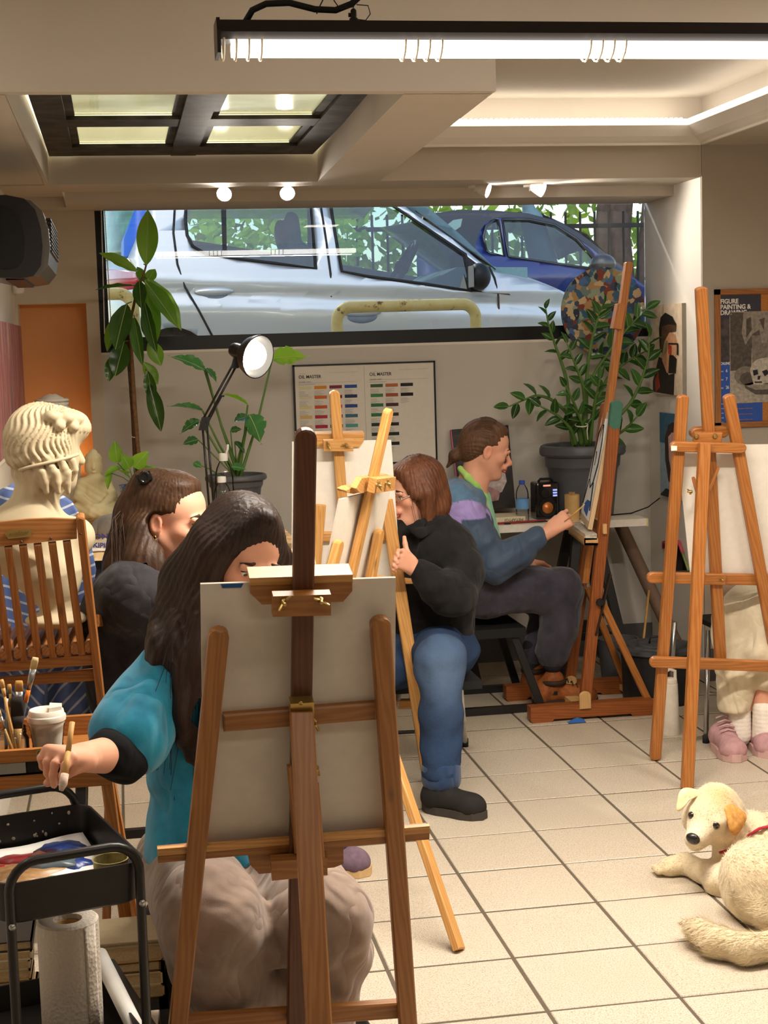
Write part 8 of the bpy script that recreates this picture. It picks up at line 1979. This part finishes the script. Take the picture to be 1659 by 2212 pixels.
for q in (1, -1): hf.ell(hC.p(.032, q*.088, -.012), V(.045, .034, .042)*hC.s, .010, hC.R, neg=True); hf.ell(hC.p(-.004, q*.090, -.008), V(.023, .022, .036)*hC.s, .006, hC.R, neg=True)
hf.ell(hC.p(.118, 0, .014), V(.076, .11, .080)*hC.s, .012, hC.R, neg=True).ell(hC.p(.04, 0, -.085), V(.09, .10, .055)*hC.s, .02, hC.R, neg=True)
lo, hi = bounds([P(230, 1000, yC-.1), P(440, 1310, yC+.1)], .04); sculpt('hair', hf, lo, hi, .0038, 'hair_brown', wc, 1)
pa = []
for k in range(110):
    a = rng.uniform(-1.4, 1.4); e = P(rng.uniform(238, 350), rng.uniform(1220, 1290), yC-.09+rng.uniform(-.05, .06)); s0_ = hC.p(.05, .074*math.sin(a), .040+.070*math.cos(a)); m0 = hC.p(-.10, .06*math.sin(a), .06*math.cos(a)+.0)
    pa.append([m0, m0*.6+e*.4+V(-.03, 0, .02), e])
strands('loose_hair', pa, .0009, 'hair_brown', wc)
g = G(); c = P(311, 1030, yC-.03); g.obox(c, (.9, 0, .3), (0, 1, 0), (-.3, 0, .9), .02, .02, .012); g.tube([c+V(.012*math.cos(t), -.02, .014*math.sin(t)) for t in np.linspace(0, 2*PI, 14)], .004, 6); mk('hair_clip', g, 'gloss_black', wc, True, 40)
g = G(); g.tube([hC.p(-.004+.004*math.cos(t), -.079-.001, -.042+.008*math.sin(t)) for t in np.linspace(0, 2*PI, 12)], .0016, 6); mk('earring', g, 'brass', wc, True)
ts = F(); t1, t2, t3 = P(318, 1300, yC), P(300, 1400, yC+.02), P(305, 1490, yC+.04)
ts.cap(P(335, 1240, yC), t1, .075, .130, .06, .85, (0, 1, 0)).cap(t1, t2, .130, .135, .05, .9, (0, 1, 0)).cap(t2, t3, .135, .15, .05)
ts.cap(P(345, 1250, yC+.12), Sc, .065, .072, .06).cap(Sc, P(400, 1345, 4.0), .074, .070, .05).cap(P(262, 1290, yC-.05), P(250, 1330, yC), .07, .09, .06)
ts.disp(fold((.6, .2, .7), 42, .006, 5)); ts.disp(lambda p: -.009*np.maximum(0, wob(p, 16, 1))); ts.ell(nC+V(.03, -.03, .02), (.075, .075, .06), .02, neg=True)
lo, hi = bounds([P(210, 1220, yC), P(430, 1500, yC), P(400, 1340, 3.95), P(345, 1250, yC+.2)], .12); sculpt('t_shirt', ts, lo, hi, .007, cloth('tee_charcoal', '#3b393c', '#232225', .9, .06, 900, .4, .1), wc, 1)
sl = F().cap(P(400, 1340, 4.0), Wc-(Wc-Ec)*.25, .060, .040, .03).disp(fold((.7, 0, .7), 60, .004, 2)); sculpt('sleeve', sl, bounds([Ec, Wc, P(400, 1340, 4.0)], .09)[0], bounds([Ec, Wc, P(400, 1340, 4.0)], .09)[1], .006, 'tee_charcoal', wc, 1)
tq = F(); Kc, Ac = P(520, 1560, 4.32), P(730, 1845, 4.52)
tq.cap(P(310, 1500, yC+.03), Kc, .11, .08, .05).cap(Kc, Ac, .078, .055, .04).cap(P(310, 1500, yC+.12), P(480, 1570, 4.55), .10, .08, .05).cap(P(480, 1570, 4.55), V(P(480, 1750, 4.6)[0], 4.6, .10), .075, .055, .04)
sculpt('trousers', tq, bounds([P(310, 1500, yC), Kc, Ac, P(480, 1760, 4.6)], .13)[0], bounds([P(310, 1500, yC), Kc, Ac, P(480, 1570, 4.6)], .13)[1], .010, cloth('trouser_black', '#242327', '#161519'), wc, 1)
flat('shoe_mauve', '#6d5a68', .85, var=.18); flat('sole_cream', '#c9a878', .6)
tl = PZ(800, 1884, 0); boot(tl+V(-.235, .06, 0), tl+V(.0, -.02, 0), V(tl[0]-.19, tl[1]+.05, 0), 4.5, 'shoe_mauve', 'sole_cream', wc, 0, .085, .046, None, 'shoe', .024)
boot(V(P(480, 1750, 4.6)[0]-.05, 4.62, 0), V(P(480, 1750, 4.6)[0]+.19, 4.6, 0), V(P(480, 1750, 4.6)[0], 4.6, 0), 4.6, 'shoe_mauve', 'sole_cream', wc, 0, .085, .046, None, 'shoe', .024)
pc_ = thing('paint_brush', P(640, 1217, 4.15), 'dark brush in the hand of the woman in charcoal, touching the tilted board', 'brush')
g = G(); g.tube([P(596, 1192, 4.12), P(640, 1212, 4.14), P(698, 1228, 4.16)], [.003, .0045, .004], 8); mk('handle', g, 'handle_grey', pc_, True); g = G(); g.tube([P(698, 1228, 4.16), P(716, 1233, 4.165)], [.005, .003], 8); mk('bristles', g, 'bristle_dark', pc_, True)
cst = thing('stool', V(P(305, 1700, yC+.05)[0], yC+.05, 0), 'black stool under the woman in the charcoal t-shirt', 'stool'); cc_ = ORG[cst.name]; zc = P(310, 1500, yC)[2]-.105
g = G(); g.box(cc_+V(-.19, -.19, zc-.035), cc_+V(.19, .19, zc)); mk('seat', g, 'black_paint', cst)
for sx, sy in ((-1, -1), (1, -1), (1, 1), (-1, 1)):
    g = G(); g.bar(cc_+V(sx*.19, sy*.19, 0), cc_+V(sx*.15, sy*.15, zc-.03), .03, .03, SX); mk('leg', g, 'black_paint', cst)
for sy in (-1, 1):
    g = G(); g.box(cc_+V(-.17, sy*.17-.012, .2), cc_+V(.17, sy*.17+.012, .225)); mk('stretcher', g, 'black_paint', cst)

# ================================================================== girl in the blue t-shirt
yD = 3.27
gl = thing('person', V(P(500, 2212, yD)[0], yD-.1, 0), 'girl in a turquoise t-shirt with very long dark hair behind the nearest easel', 'person', 'people in the class')
hD = Head(P(521, 1198, yD), (.36, -.85, -.40), up=(.18, 0, 1), sc=.96)
nD = P(490, 1330, yD+.06)
Sd, Ed, Wd = P(378, 1440, yD+.0), P(262, 1628, 3.10), P(182, 1636, 2.95)
bD = F(); hD.build(bD, nD); bD.cap(nD, P(480, 1400, yD+.05), .055, .10, .05)
bD.cap(Sd, Ed, .048, .042, .03).cap(Ed, Wd, .042, .029, .03)
hand(bD, Wd, nrm(P(118, 1628, 2.87)-Wd), (-.1, .25, -1), (.2, -.95, .1), 1.0, (.55, .6, .75, .85), thumb=((-.6, -.55, -.1), (-.8, -.1, -.45), (-.9, .2, -.3)))
lo, hi = bounds([P(400, 1090, yD), P(600, 1420, yD), Sd, Ed, Wd+V(-.15, -.12, 0)], .09); sculpt('body', bD, lo, hi, .003, 'skin', gl, 1, hD.color)
hD.details(gl, look=(1, .05, -.5), closed=.2)
hf = F().ell(hD.p(-.022, 0, .040), V(.106, .090, .096)*hD.s, .02, hD.R).ell(hD.p(-.06, 0, -.03), V(.07, .085, .10)*hD.s, .03, hD.R)
hf.cap(hD.p(.045, -.01, .112), hD.p(.030, -.088, .0), .020, .024, .03).cap(hD.p(.045, .005, .112), hD.p(.040, .080, .0), .014, .018, .03)
hf.chain([hD.p(.028, -.090, .01), hD.p(.025, -.092, -.07), P(440, 1330, yD-.07), P(430, 1430, yD-.10), P(425, 1540, yD-.12), P(425, 1640, yD-.10)], [.028, .03, .036, .048, .05, .022], .05, .8, (0, 1, 0))
hf.chain([hD.p(-.03, -.085, .02), hD.p(-.05, -.08, -.10), P(405, 1350, yD+.02), P(388, 1460, yD-.02), P(400, 1560, yD-.05)], [.03, .05, .065, .06, .03], .05).chain([P(400, 1340, yD), P(365, 1400, yD-.06), P(335, 1450, yD-.05)], [.05, .04, .015], .04)
hf.chain([hD.p(.035, .085, .02), hD.p(.02, .085, -.06), P(588, 1330, yD-.02), P(585, 1450, yD-.05)], [.018, .024, .03, .03], .03).chain([hD.p(-.06, .0, -.05), P(490, 1350, yD+.12), P(480, 1500, yD+.13)], [.07, .09, .07], .05)
hf.disp(down(hD, 46, .0016)); hf.disp(lambda p: .004*np.sin(p[:, 0]*130+3*wob(p*V(1, 1, .3).astype(np.float32), 10, 2))*(p[:, 2] < hD.c[2]-.1))
hf.ell(hD.p(.112, -.008, -.020), V(.074, .078, .092)*hD.s, .010, hD.R, neg=True)
lo, hi = bounds([P(320, 1080, yD-.1), P(610, 1660, yD+.16)], .06); sculpt('hair', hf, lo, hi, .004, 'hair_dark', gl, 1)
pa = []
for k in range(150):
    t = rng.uniform(0, 1); a = rng.uniform(-1.6, -.2); top = hD.p(-.02+.09*rng.uniform(-.6, .8), -.01, .135); e = P(335+rng.uniform(0, 110), 1430+rng.uniform(0, 240)*(.3+t), yD-.10+rng.uniform(-.06, .08)); mid = hD.p(rng.uniform(-.09, .05), -.092, rng.uniform(-.02, .04)); lw = hD.p(rng.uniform(-.09, .02), -.094, -.13)
    pa.append([mid, lw, lw*.5+e*.5+V(rng.uniform(-.02, .02), -.01, 0), e])
strands('loose_hair', pa, .0008, 'hair_dark', gl)
te = F(); q1, q2, q3 = P(470, 1460, yD+.02), P(455, 1640, yD+.05), P(450, 1800, yD+.06)
te.cap(P(488, 1385, yD+.04), q1, .075, .122, .06, .8, (0, 1, 0)).cap(q1, q2, .122, .122, .05, .82, (0, 1, 0)).cap(q2, q3, .122, .128, .05, .9, (0, 1, 0)).cap(q3, P(455, 1845, yD+.05), .128, .135, .04, .9, (0, 1, 0))
Dp = nrm(Ed-Sd); te.cap(P(430, 1425, yD+.03), P(560, 1410, yD+.06), .075, .075, .06).cap(Sd, Sd+Dp*.20, .070, .082, .05)
te.disp(fold((.8, .1, -.6), 48, .005, 1)); te.disp(lambda p: -.010*np.maximum(0, wob(p*V(1.2, 1, .6).astype(np.float32), 18, 4))-.005*np.abs(wob(p*V(1, 1, .6).astype(np.float32), 34, 1)))
te.cut(P(452, 1862, yD), (-.02, 0, -1)).ell(nD+V(0, -.03, .03), (.075, .08, .06), .02, neg=True)
slv = Sd+Dp*.18
lo, hi = bounds([P(300, 1370, yD), P(610, 1880, yD), slv], .13); sculpt('t_shirt', te, lo, hi, .0065, cloth('tee_blue', '#2a9cc0', '#176f92', .9, .4, 1200, .3), gl, 1)
us = F().cap(Sd+Dp*.13, Ed, .058, .054, .03).cap(Ed, Ed+(Wd-Ed)*.3, .054, .050, .03).disp(fold((.7, .2, .6), 60, .004, 7)); sculpt('under_sleeve', us, bounds([Sd, Ed, Wd], .09)[0], bounds([Sd, Ed, Wd], .09)[1], .0055, cloth('sleeve_black', '#0c0d12', '#060709', .9, .02, 900, .25, .05), gl, 1)
pn_ = F(); K1, K2 = P(452, 1990, 2.98), P(690, 1985, 3.0)
H1, H2 = V(P(410, 1800, 3.36)[0], 3.40, .43), V(P(590, 1800, 3.36)[0], 3.40, .43)
A1, A2_ = P(572, 2225, 3.06), P(688, 2225, 3.10)
pn_.cap(H1, H2, .105, .105, .05).cap(H1, K1, .108, .100, .03).cap(H2, K2, .108, .095, .03).chain([K1, P(478, 2095, 3.02), A1], [.098, .092, .062], .03).chain([K2, P(700, 2080, 3.04), A2_], [.094, .084, .062], .03)
for a_ in (A1, A2_): pn_.cap(a_, V(a_[0], a_[1]+.02, .07), .060, .056, .02)
pn_.cap(P(560, 2020, 2.97), P(592, 2062, 2.97), .026, .022, .02).cap(P(752, 2020, 3.04), P(778, 2050, 3.04), .026, .018, .02).cap(P(556, 1965, 3.0), P(580, 1985, 3.0), .02, .014, .015)
pn_.disp(fold((.7, .3, .6), 30, .005, 9)); pn_.disp(lambda p: -.013*np.maximum(0, wob(p*V(1, 1, .7).astype(np.float32), 15, 3))-.006*np.abs(wob(p, 34, 5)))
lo, hi = bounds([H1, H2, K1, K2, V(A1[0], 3.0, .06), A2_], .14); sculpt('trousers', pn_, lo, hi, .0065, cloth('trouser_taupe', '#a08b7c', '#7d6a5e', .9, .35, 1000, .4), gl, 1)
for A in (A1, A2_): boot(A*V(1, 1, 0)+V(-.01, .09, 0), A*V(1, 1, 0)+V(.02, -.15, 0), A*V(1, 1, 0)+V(0, .02, 0), 3.3, 'shoe_black', 'sole_cream', gl, 0, .09, .046, None, 'shoe', .024)
gst = thing('stool', V(H1[0]+.09, 3.44, 0), 'round black stool with splayed legs under the girl in turquoise', 'stool'); cg = ORG[gst.name]; zg = .43-.104
g = G(); g.lathe(cg, [(.19, zg-.035), (.195, zg-.03), (.195, zg-.005), (.185, zg), (0, zg)], 36, cap0=True); mk('seat', g, 'black_paint', gst, True, 40)
for (px, py, top) in ((352, 2230, (-.13, -.12)), (768, 2190, (.13, -.11)), (None, 0, (.11, .13)), (None, 1, (-.12, .13))):
    t_ = cg+V(top[0], top[1], zg-.02)
    if px: B = P(px, py, 3.25); D = nrm(B-t_); B = t_+D*(t_[2]/-D[2])
    else: B = cg+V(top[0]*2.0, top[1]*2.0, 0)
    g = G(); g.tube([B, t_], [.013, .017], 10); mk('leg', g, 'black_paint', gst, True)
g = G(); g.tube([cg+V(.20*math.cos(t), .20*math.sin(t), .16) for t in np.linspace(0, 2*PI, 30)], .008, 8); mk('foot_ring', g, 'black_paint', gst, True)
pd = thing('paint_brush', P(143, 1630, 2.853), 'pale brush pointing down in the hand of the girl in turquoise', 'brush')
g = G(); g.tube([P(156, 1560, 2.868), P(147, 1625, 2.838)], .0052, 10); mk('handle', g, 'handle_wood', pd, True)
g = G(); g.tube([P(147, 1625, 2.838), P(140, 1672, 2.805)], [.0055, .0065], 10); mk('ferrule', g, 'handle_wood', pd, True); g = G(); g.tube([P(140, 1672, 2.805), P(136, 1694, 2.795), P(132, 1708, 2.79)], [.0075, .008, .004], 10); mk('bristles', g, flat('bristle_loaded', '#c9b2a0', .6, var=.3, sc=120), pd, True)

# ================================================================== sitter behind the right easel
yE = 5.95
se = thing('person', V(2.45, yE, 0), 'seated person in cream trousers and pink trainers, hidden behind the right board', 'person', 'people in the class')
hE = Head(V(2.69, yE, P(1650, 1012, yE)[2]), (-.75, -.62, -.18), sc=1.0); nE = hE.c+V(.03, .02, -.22)
bE = F(); hE.build(bE, nE); bE.cap(nE, nE+V(0, 0, -.08), .055, .10, .05)
Ke, Kf = P(1592, 1345, 5.52), P(1655, 1335, 5.46); Ae, Af = P(1598, 1560, 5.475), P(1650, 1550, 5.43)
bE.cap(Kf+V(-.01, 0, -.12), Af+V(0, 0, -.04), .05, .036, .02).cap(Ae+V(0, 0, .08), Ae+V(0, 0, -.05), .042, .036, .02)
for q in (1, -1):
    sh_ = nE+V(.12*q, -.10*q, -.07); el = sh_+V(.0, -.10, -.25); wr = el+V(-.04, -.16, .06); bE.cap(sh_, el, .045, .038, .03).cap(el, wr, .036, .026, .02); hand(bE, wr, V(-.8, -.5, .1), (.1, 0, -1), (-.4, .8, 0) if q > 0 else (.4, -.8, 0), .95)
lo, hi = bounds([hE.c, nE+V(-.4, -.4, -.4), nE+V(.2, .2, 0), Ae, Af], .14); sculpt('body', bE, lo, hi, .0048, 'skin', se, 1, hE.color)
hE.details(se); hf = F().ell(hE.p(-.022, 0, .042), V(.106, .090, .096), .02, hE.R).ell(hE.p(-.06, 0, -.05), V(.07, .088, .10), .03, hE.R).ell(hE.p(.112, 0, -.01), V(.07, .10, .075), .012, hE.R, neg=True); hf.disp(down(hE)); sculpt('hair', hf, hE.c-.2, hE.c+.2, .006, 'hair_brown', se, 1)
to = F().cap(nE+V(.01, .02, -.07), nE+V(.03, .04, -.20), .09, .15, .06, .8, (.6, .8, 0)).cap(nE+V(.03, .04, -.20), V(2.62, yE, P(1640, 1270, yE)[2]), .15, .15, .05)
for q in (1, -1): sh_ = nE+V(.12*q, -.10*q, -.08); to.cap(sh_, sh_+V(0, -.10, -.25), .072, .058, .05).cap(sh_+V(0, -.10, -.25), sh_+V(-.03, -.22, -.21), .058, .048, .03)
to.cap(V(2.62, yE, P(1600, 1285, yE)[2]), P(1570, 1290, 5.75), .10, .045, .05); to.disp(fold((.2, .2, .9), 50, .005, 3)); lo, hi = bounds([nE, P(1560, 1290, 5.8), V(2.75, yE, .6)], .2); sculpt('shirt', to, lo, hi, .009, cloth('shirt_taupe', '#a98f78', '#84705e'), se, 1)
cr = F().cap(V(2.58, yE, .52), Ke, .11, .09, .05).cap(V(2.70, yE-.05, .52), Kf, .11, .094, .05).chain([Ke, P(1588, 1450, 5.48), P(1588, 1540, 5.475)], [.088, .070, .060], .02).chain([Kf, P(1652, 1400, 5.42), P(1662, 1448, 5.42)], [.092, .082, .072], .02)
cr.disp(fold((.5, .3, -.8), 36, .006, 4)); cr.disp(lambda p: -.010*np.maximum(0, wob(p, 15, 6))-.006*np.abs(wob(p, 30, 3)))
cr.cut(P(1592, 1540, 5.44), (0, 0, -1)); lo, hi = bounds([V(2.58, yE, .52), V(2.7, yE, .52), Ke, Kf, Ae], .15); sculpt('trousers', cr, lo, hi, .008, cloth('trouser_cream', '#e6d8bd', '#c9b898', .9, .3, 1000, .4), se, 1)
g = G(); g.tube([P(1556, 1296, 5.7), P(1600, 1300, 5.55), P(1660, 1306, 5.5)], .010, 8); mk('belt', g, flat('belt_brown', '#5d3a34', .6), se, True)
flat('trainer_pink', '#b98f92', .85, var=.14); flat('trainer_sole', '#c9a5a0', .6); flat('sock_white', '#eee6da', .9); flat('lace_pink', '#c7a3a4', .8)
for A, to_, hl_ in ((Ae, PZ(1592, 1648, 0), None), (Af, PZ(1668, 1640, 0), None)):
    tp_ = to_+V(0, 0, 0); hp__ = tp_+V(.03, .25, 0); o, dd, ss = boot(hp__, tp_, V(A[0], hp__[1]-.06, 0), 5.3, 'trainer_pink', 'trainer_sole', se, 0, .095, .050, None, 'trainer', .03)
    f = F().cap(V(A[0], A[1], .06), V(A[0], A[1], .165), .044, .042, .01).disp(lambda p: .0012*np.sin(p[:, 2]*400)); sculpt('sock', f, V(A[0], A[1], .1)-V(.1, .1, .1), V(A[0], A[1], .1)+V(.1, .1, .12), .005, 'sock_white', se, 1)
    g = G()
    for k in range(5):
        c = tp_-dd*(.095+.022*k)+V(0, 0, .075+.013*k); g.tube([c+ss*.030, c+V(0, 0, .010), c-ss*.030], .0035, 6)
    mk('laces', g, 'lace_pink', o, True, kind='stuff')
sch = thing('folding_chair', V(2.55, yE, 0), 'chair with steel tube legs under the sitter in cream trousers', 'chair'); 
g = G(); g.box((2.36, yE-.22, .385), (2.78, yE+.2, .405)); mk('seat', g, 'rubber', sch)
A = PZ(1525, 1605, 0); g = G(); g.tube([A+V(0, 0, .02), P(1530, 1362, 5.75)], .0105, 10); mk('leg', g, 'steel', sch, True); g = G(); g.tube([A, A+V(0, 0, .03)], .014, 10); mk('foot_cap', g, 'rubber', sch, True)
A2 = V(A[0]+.06, yE+.22, 0); g = G(); g.tube([A2, V(A2[0], yE+.15, .39)], .0105, 10); mk('leg', g, 'steel', sch, True)
for dx, dy in ((2.76, yE-.2), (2.76, yE+.18)): g = G(); g.tube([V(dx, dy, 0), V(dx, dy, .39)], .0105, 10); mk('leg', g, 'steel', sch, True)
g = G(); g.tube([P(1527, 1498, 5.68), P(1562, 1500, 5.95)], .008, 8); mk('cross_tube', g, 'steel', sch, True)
# ------------------------------------------------------------------ dog lying on the tiles
def furmat():
    m = MB('dog_fur', .75, .2, sheen=.4); v = m.coord('World', (1, 1, .5)); a = m.N.new('ShaderNodeVertexColor'); a.layer_name = 'col'
    n = m.noise(v, 130, 4, .65, 1.2); b = m.noise(m.coord('World'), 11, 3)
    m.col(m.mix(m.math('MULTIPLY', n, .45), a.outputs[0], m.mix(1.0, a.outputs[0], (.62, .55, .42), 'MULTIPLY'))); m.bump(n, .5, .006); return reg('dog_fur', m)
furmat()
dg_ = thing('dog', (1.75, 4.0, 0), 'cream dog with tan ears lying on the tiles, looking at us', 'dog')
yG = 4.12
hG = Head(P(1538, 1757, yG), (-.66, -.72, -.16), up=(.36, 0, 1), sc=1.0)
q = hG.p
f = F()
f.ell(q(-.02, 0, .012), (.078, .066, .064), .02, hG.R).ell(q(.035, 0, .0), (.05, .050, .050), .03, hG.R)
f.cap(q(.05, 0, -.016), q(.118, 0, -.026), .043, .030, .03).cap(q(.04, 0, -.05), q(.106, 0, -.050), .032, .020, .02).ell(q(.126, 0, -.020), (.020, .024, .020), .012, hG.R)
for s in (1, -1):
    f.ell(q(.052, s*.036, .018), (.020, .018, .014), .014, hG.R).ell(q(.064, s*.034, .008), (.011, .013, .011), .006, hG.R, neg=True).ell(q(.01, s*.050, -.035), (.04, .028, .035), .03, hG.R)
f.cap(q(.135, .012, -.047), q(.06, .042, -.052), .003, .003, .004, neg=True).cap(q(.135, -.012, -.047), q(.06, -.042, -.052), .003, .003, .004, neg=True)
n1, n2 = P(1625, 1830, 4.16), P(1690, 1850, 4.16)
f.cap(q(-.03, 0, -.02), n1, .062, .078, .05).cap(n1, n2, .080, .115, .06)
ch_ = P(1595, 1885, 4.10); f.cap(n1, ch_, .075, .072, .05).cap(ch_, P(1565, 1925, 4.06), .068, .05, .04)
el_, wr_ = P(1560, 1926, 4.04), P(1480, 1893, 4.22); el_[2] = max(el_[2], .04); wr_[2] = .032; pw_ = PZ(1449, 1872, .026)
f.cap(ch_+V(0, 0, -.03), el_, .058, .042, .04).chain([el_, wr_, pw_], [.040, .030, .030], .02).ell(pw_, (.036, .032, .024), .015)
for k in (-1, 0, 1): f.cap(pw_+V(-.02, .014*k, 0), pw_+V(-.042, .006+.016*k, -.006), .013, .011, .006)
b1_, b2_ = P(1720, 1890, 4.08), P(1760, 1970, 3.86)
f.cap(n2, b1_, .115, .125, .06).cap(b1_, b2_, .125, .125, .06)
th_, rp2 = P(1640, 1960, 3.86), P(1720, 1990, 3.78); th_[2] = .115; rp2[2] = .12
f.cap(rp2, th_, .115, .098, .05).ell(th_+V(-.02, -.02, -.02), (.085, .10, .10), .04).cap(th_+V(-.03, 0, -.05), V(th_[0]-.03, th_[1]-.12, .045), .06, .04, .04)
T = [PZ(px, py, z) for px, py, z in ((1740, 2040, .05), (1680, 2042, .045), (1610, 2050, .042), (1550, 2035, .042), (1510, 2012, .044), (1478, 1994, .046))]
f.chain([rp2]+T, [.055, .036, .034, .035, .036, .028, .008], .03)
f.disp(lambda p: .0028*np.sin(p[:, 0]*160+p[:, 2]*120+5*wob(p, 20, 1))*np.clip((p[:, 0]-1.62)*8, 0, 1)+.002*wob(p, 60, 3)); f.cut(V(0, 0, .001), (0, 0, -1))
cr1, tan_, pk = np.array(srgb('#e6d5b2')), np.array(srgb('#d3a869')), np.array(srgb('#f2e3cc'))
def cold(v):
    r = (v-hG.c)@hG.R; c = np.tile(cr1, (len(v), 1)); w = np.exp(-((r[:, 0]-.0)**2/.002+(r[:, 2]-.07)**2/.0012+(r[:, 1]-.02)**2/.003))[:, None]; c = c*(1-w*.7)+tan_*w*.7
    m = np.clip((r[:, 0]-.06)/.05, 0, 1)[:, None]*(np.linalg.norm(r, axis=1) < .2)[:, None]; c = c*(1-m*.5)+pk*m*.5
    e = np.minimum(np.linalg.norm(r-np.array([.062, .034, .008]), axis=1), np.linalg.norm(r-np.array([.062, -.034, .008]), axis=1)); k = np.clip(1-e/.02, 0, 1)[:, None]; return c*(1-k*.5)+np.array(srgb('#8a5a4a'))*k*.5
lo, hi = bounds([hG.c, pw_, T[-1], T[0], b2_, b1_], .16); lo[2] = -.01
sculpt('body', f, lo, hi, .0042, 'dog_fur', dg_, 1, cold)
for s in (1, -1):
    c = q(.0700, s*.0350, .012); g = G(); g.ell(c, .0135, 14, 10); e = mk('eye', g, flat('dog_eye', '#1d100a', .08, .6, coat=1), dg_, True)
g = G(); g.ell(q(.143, 0, -.013), (.013, .021, .0165), 16, 10, hG.R); g.ell(q(.151, .008, -.016), .005, 8, 6); g.ell(q(.151, -.008, -.016), .005, 8, 6); mk('nose', g, flat('dog_nose', '#171314', .3, .5, coat=.5), dg_, True)
flat('ear_tan', '#c9924e', .85, var=.22, sc=70); flat('ear_pale', '#e6cfa2', .85, var=.15, sc=70)
def earmesh(outl, dep, thick, m):
    """flap from an outline of (pixel, depth) points, domed a little"""
    p = [P(px, py, yG+dy) for px, py, dy in outl]; c = sum(p)/len(p)+V(-.005, -.016, .004); n = len(p); inner = [a*.55+c*.45+V(-.002, -.008, .002) for a in p]
    back = [a+V(.006, .012, 0) for a in p]; cb = c+V(.006, .012, 0)
    v = p+inner+[c]+back+[cb]; Fq = [(i, (i+1) % n, n+(i+1) % n, n+i) for i in range(n)]+[(n+i, n+(i+1) % n, 2*n) for i in range(n)]+[(i, 2*n+1+i, 2*n+1+(i+1) % n, (i+1) % n) for i in range(n)]+[(2*n+1+i, 3*n+1, 2*n+1+(i+1) % n) for i in range(n)]
    o = mesh_obj('ear', v, Fq, m, dg_, True); md = o.modifiers.new('smooth', 'SUBSURF'); md.levels = md.render_levels = 2; return o
earmesh([(1556, 1738, -.05), (1570, 1733, -.05), (1592, 1742, -.05), (1610, 1756, -.05), (1616, 1768, -.055), (1604, 1790, -.075), (1594, 1806, -.085), (1582, 1808, -.09), (1574, 1796, -.09), (1570, 1775, -.08), (1563, 1752, -.06)], 0, 0, 'ear_tan')
earmesh([(1522, 1710, .03), (1504, 1706, .02), (1478, 1699, .0), (1464, 1711, -.01), (1461, 1735, -.02), (1458, 1752, -.03), (1465, 1757, -.035), (1478, 1746, -.03), (1488, 1730, -.02), (1502, 1722, .0), (1516, 1718, .02)], 0, 0, 'ear_pale')
g = G(); pts = [P(1578, 1882, 4.02), P(1594, 1858, 4.015), P(1622, 1838, 4.03), P(1664, 1822, 4.04), P(1700, 1812, 4.06)]
red = cloth('harness_red', '#b3263a', '#7d1626'); g.tube(pts, .011, 8, flat=.5); mk('harness_strap', g, red, dg_, True)
g = G(); g.tube([P(1555, 1842, 4.06), P(1575, 1836, 4.07), P(1600, 1815, 4.08), P(1640, 1790, 4.08), P(1680, 1780, 4.09)], .006, 8, flat=.6); mk('collar', g, red, dg_, True)

def fur(o, n, ln, flow, m):
    """short coat: tapering blades lying along flow on the surface"""
    me = o.data; nv = len(me.vertices); co = np.empty(nv*3, np.float32); no = np.empty(nv*3, np.float32); me.vertices.foreach_get('co', co); me.vertices.foreach_get('normal', no)
    co, no = co.reshape(-1, 3)+ORG[o.name], no.reshape(-1, 3); k = rng.integers(0, nv, n); p, nn = co[k]+rng.normal(size=(n, 3))*.0015, no[k]
    d = flow(p); d = d-nn*(d*nn).sum(1, keepdims=True); d /= np.linalg.norm(d, axis=1, keepdims=True)+1e-6; d = d+nn*.33+rng.normal(size=(n, 3))*.22
    s_ = np.cross(nn, d); s_ /= np.linalg.norm(s_, axis=1, keepdims=True)+1e-6; L = ln(p)[:, None]*rng.uniform(.5, 1.2, (n, 1)); b = p-nn*.001; r_ = (p-hG.c)@hG.R; L = np.where(np.minimum(np.linalg.norm(r_-V(.0625, .0345, .009), axis=1), np.linalg.norm(r_-V(.0625, -.0345, .009), axis=1)) < .024, 1e-4, L[:, 0])[:, None]
    v = np.stack([b-s_*.0008, b+s_*.0008, b+d*L], 1).reshape(-1, 3); c = np.repeat(cold(p)*rng.uniform(.85, 1.12, (n, 1)), 3, 0)
    return mesh_obj('fur', v, np.arange(n*3).reshape(n, 3), m, dg_, False, colors=c, kind='stuff')
body_ = [o for o in dg_.children if o.name.startswith('body')][0]
def flowd(p):
    r = np.linalg.norm(p-hG.c, axis=1)[:, None]; a = -hG.f*1.0; d = np.where(r < .17, a, V(.75, -.25, -.55)); t = (p[:, 2] < .10)[:, None] & (p[:, 1] < 3.80)[:, None]
    d = np.where(t, V(-1, .12, 0), d); lg = (p[:, 0] < 1.66)[:, None] & (p[:, 2] < .10)[:, None] & (p[:, 1] > 3.95)[:, None]; return np.where(lg, V(-.8, .5, -.2), d)
fur(body_, 60000, lambda p: np.where(np.linalg.norm(p-hG.c, axis=1) < .16, .005, np.where((p[:, 2] < .1) & (p[:, 1] < 3.8), .022, np.where(p[:, 2] < .1, .006, .013))), flowd, 'dog_fur')
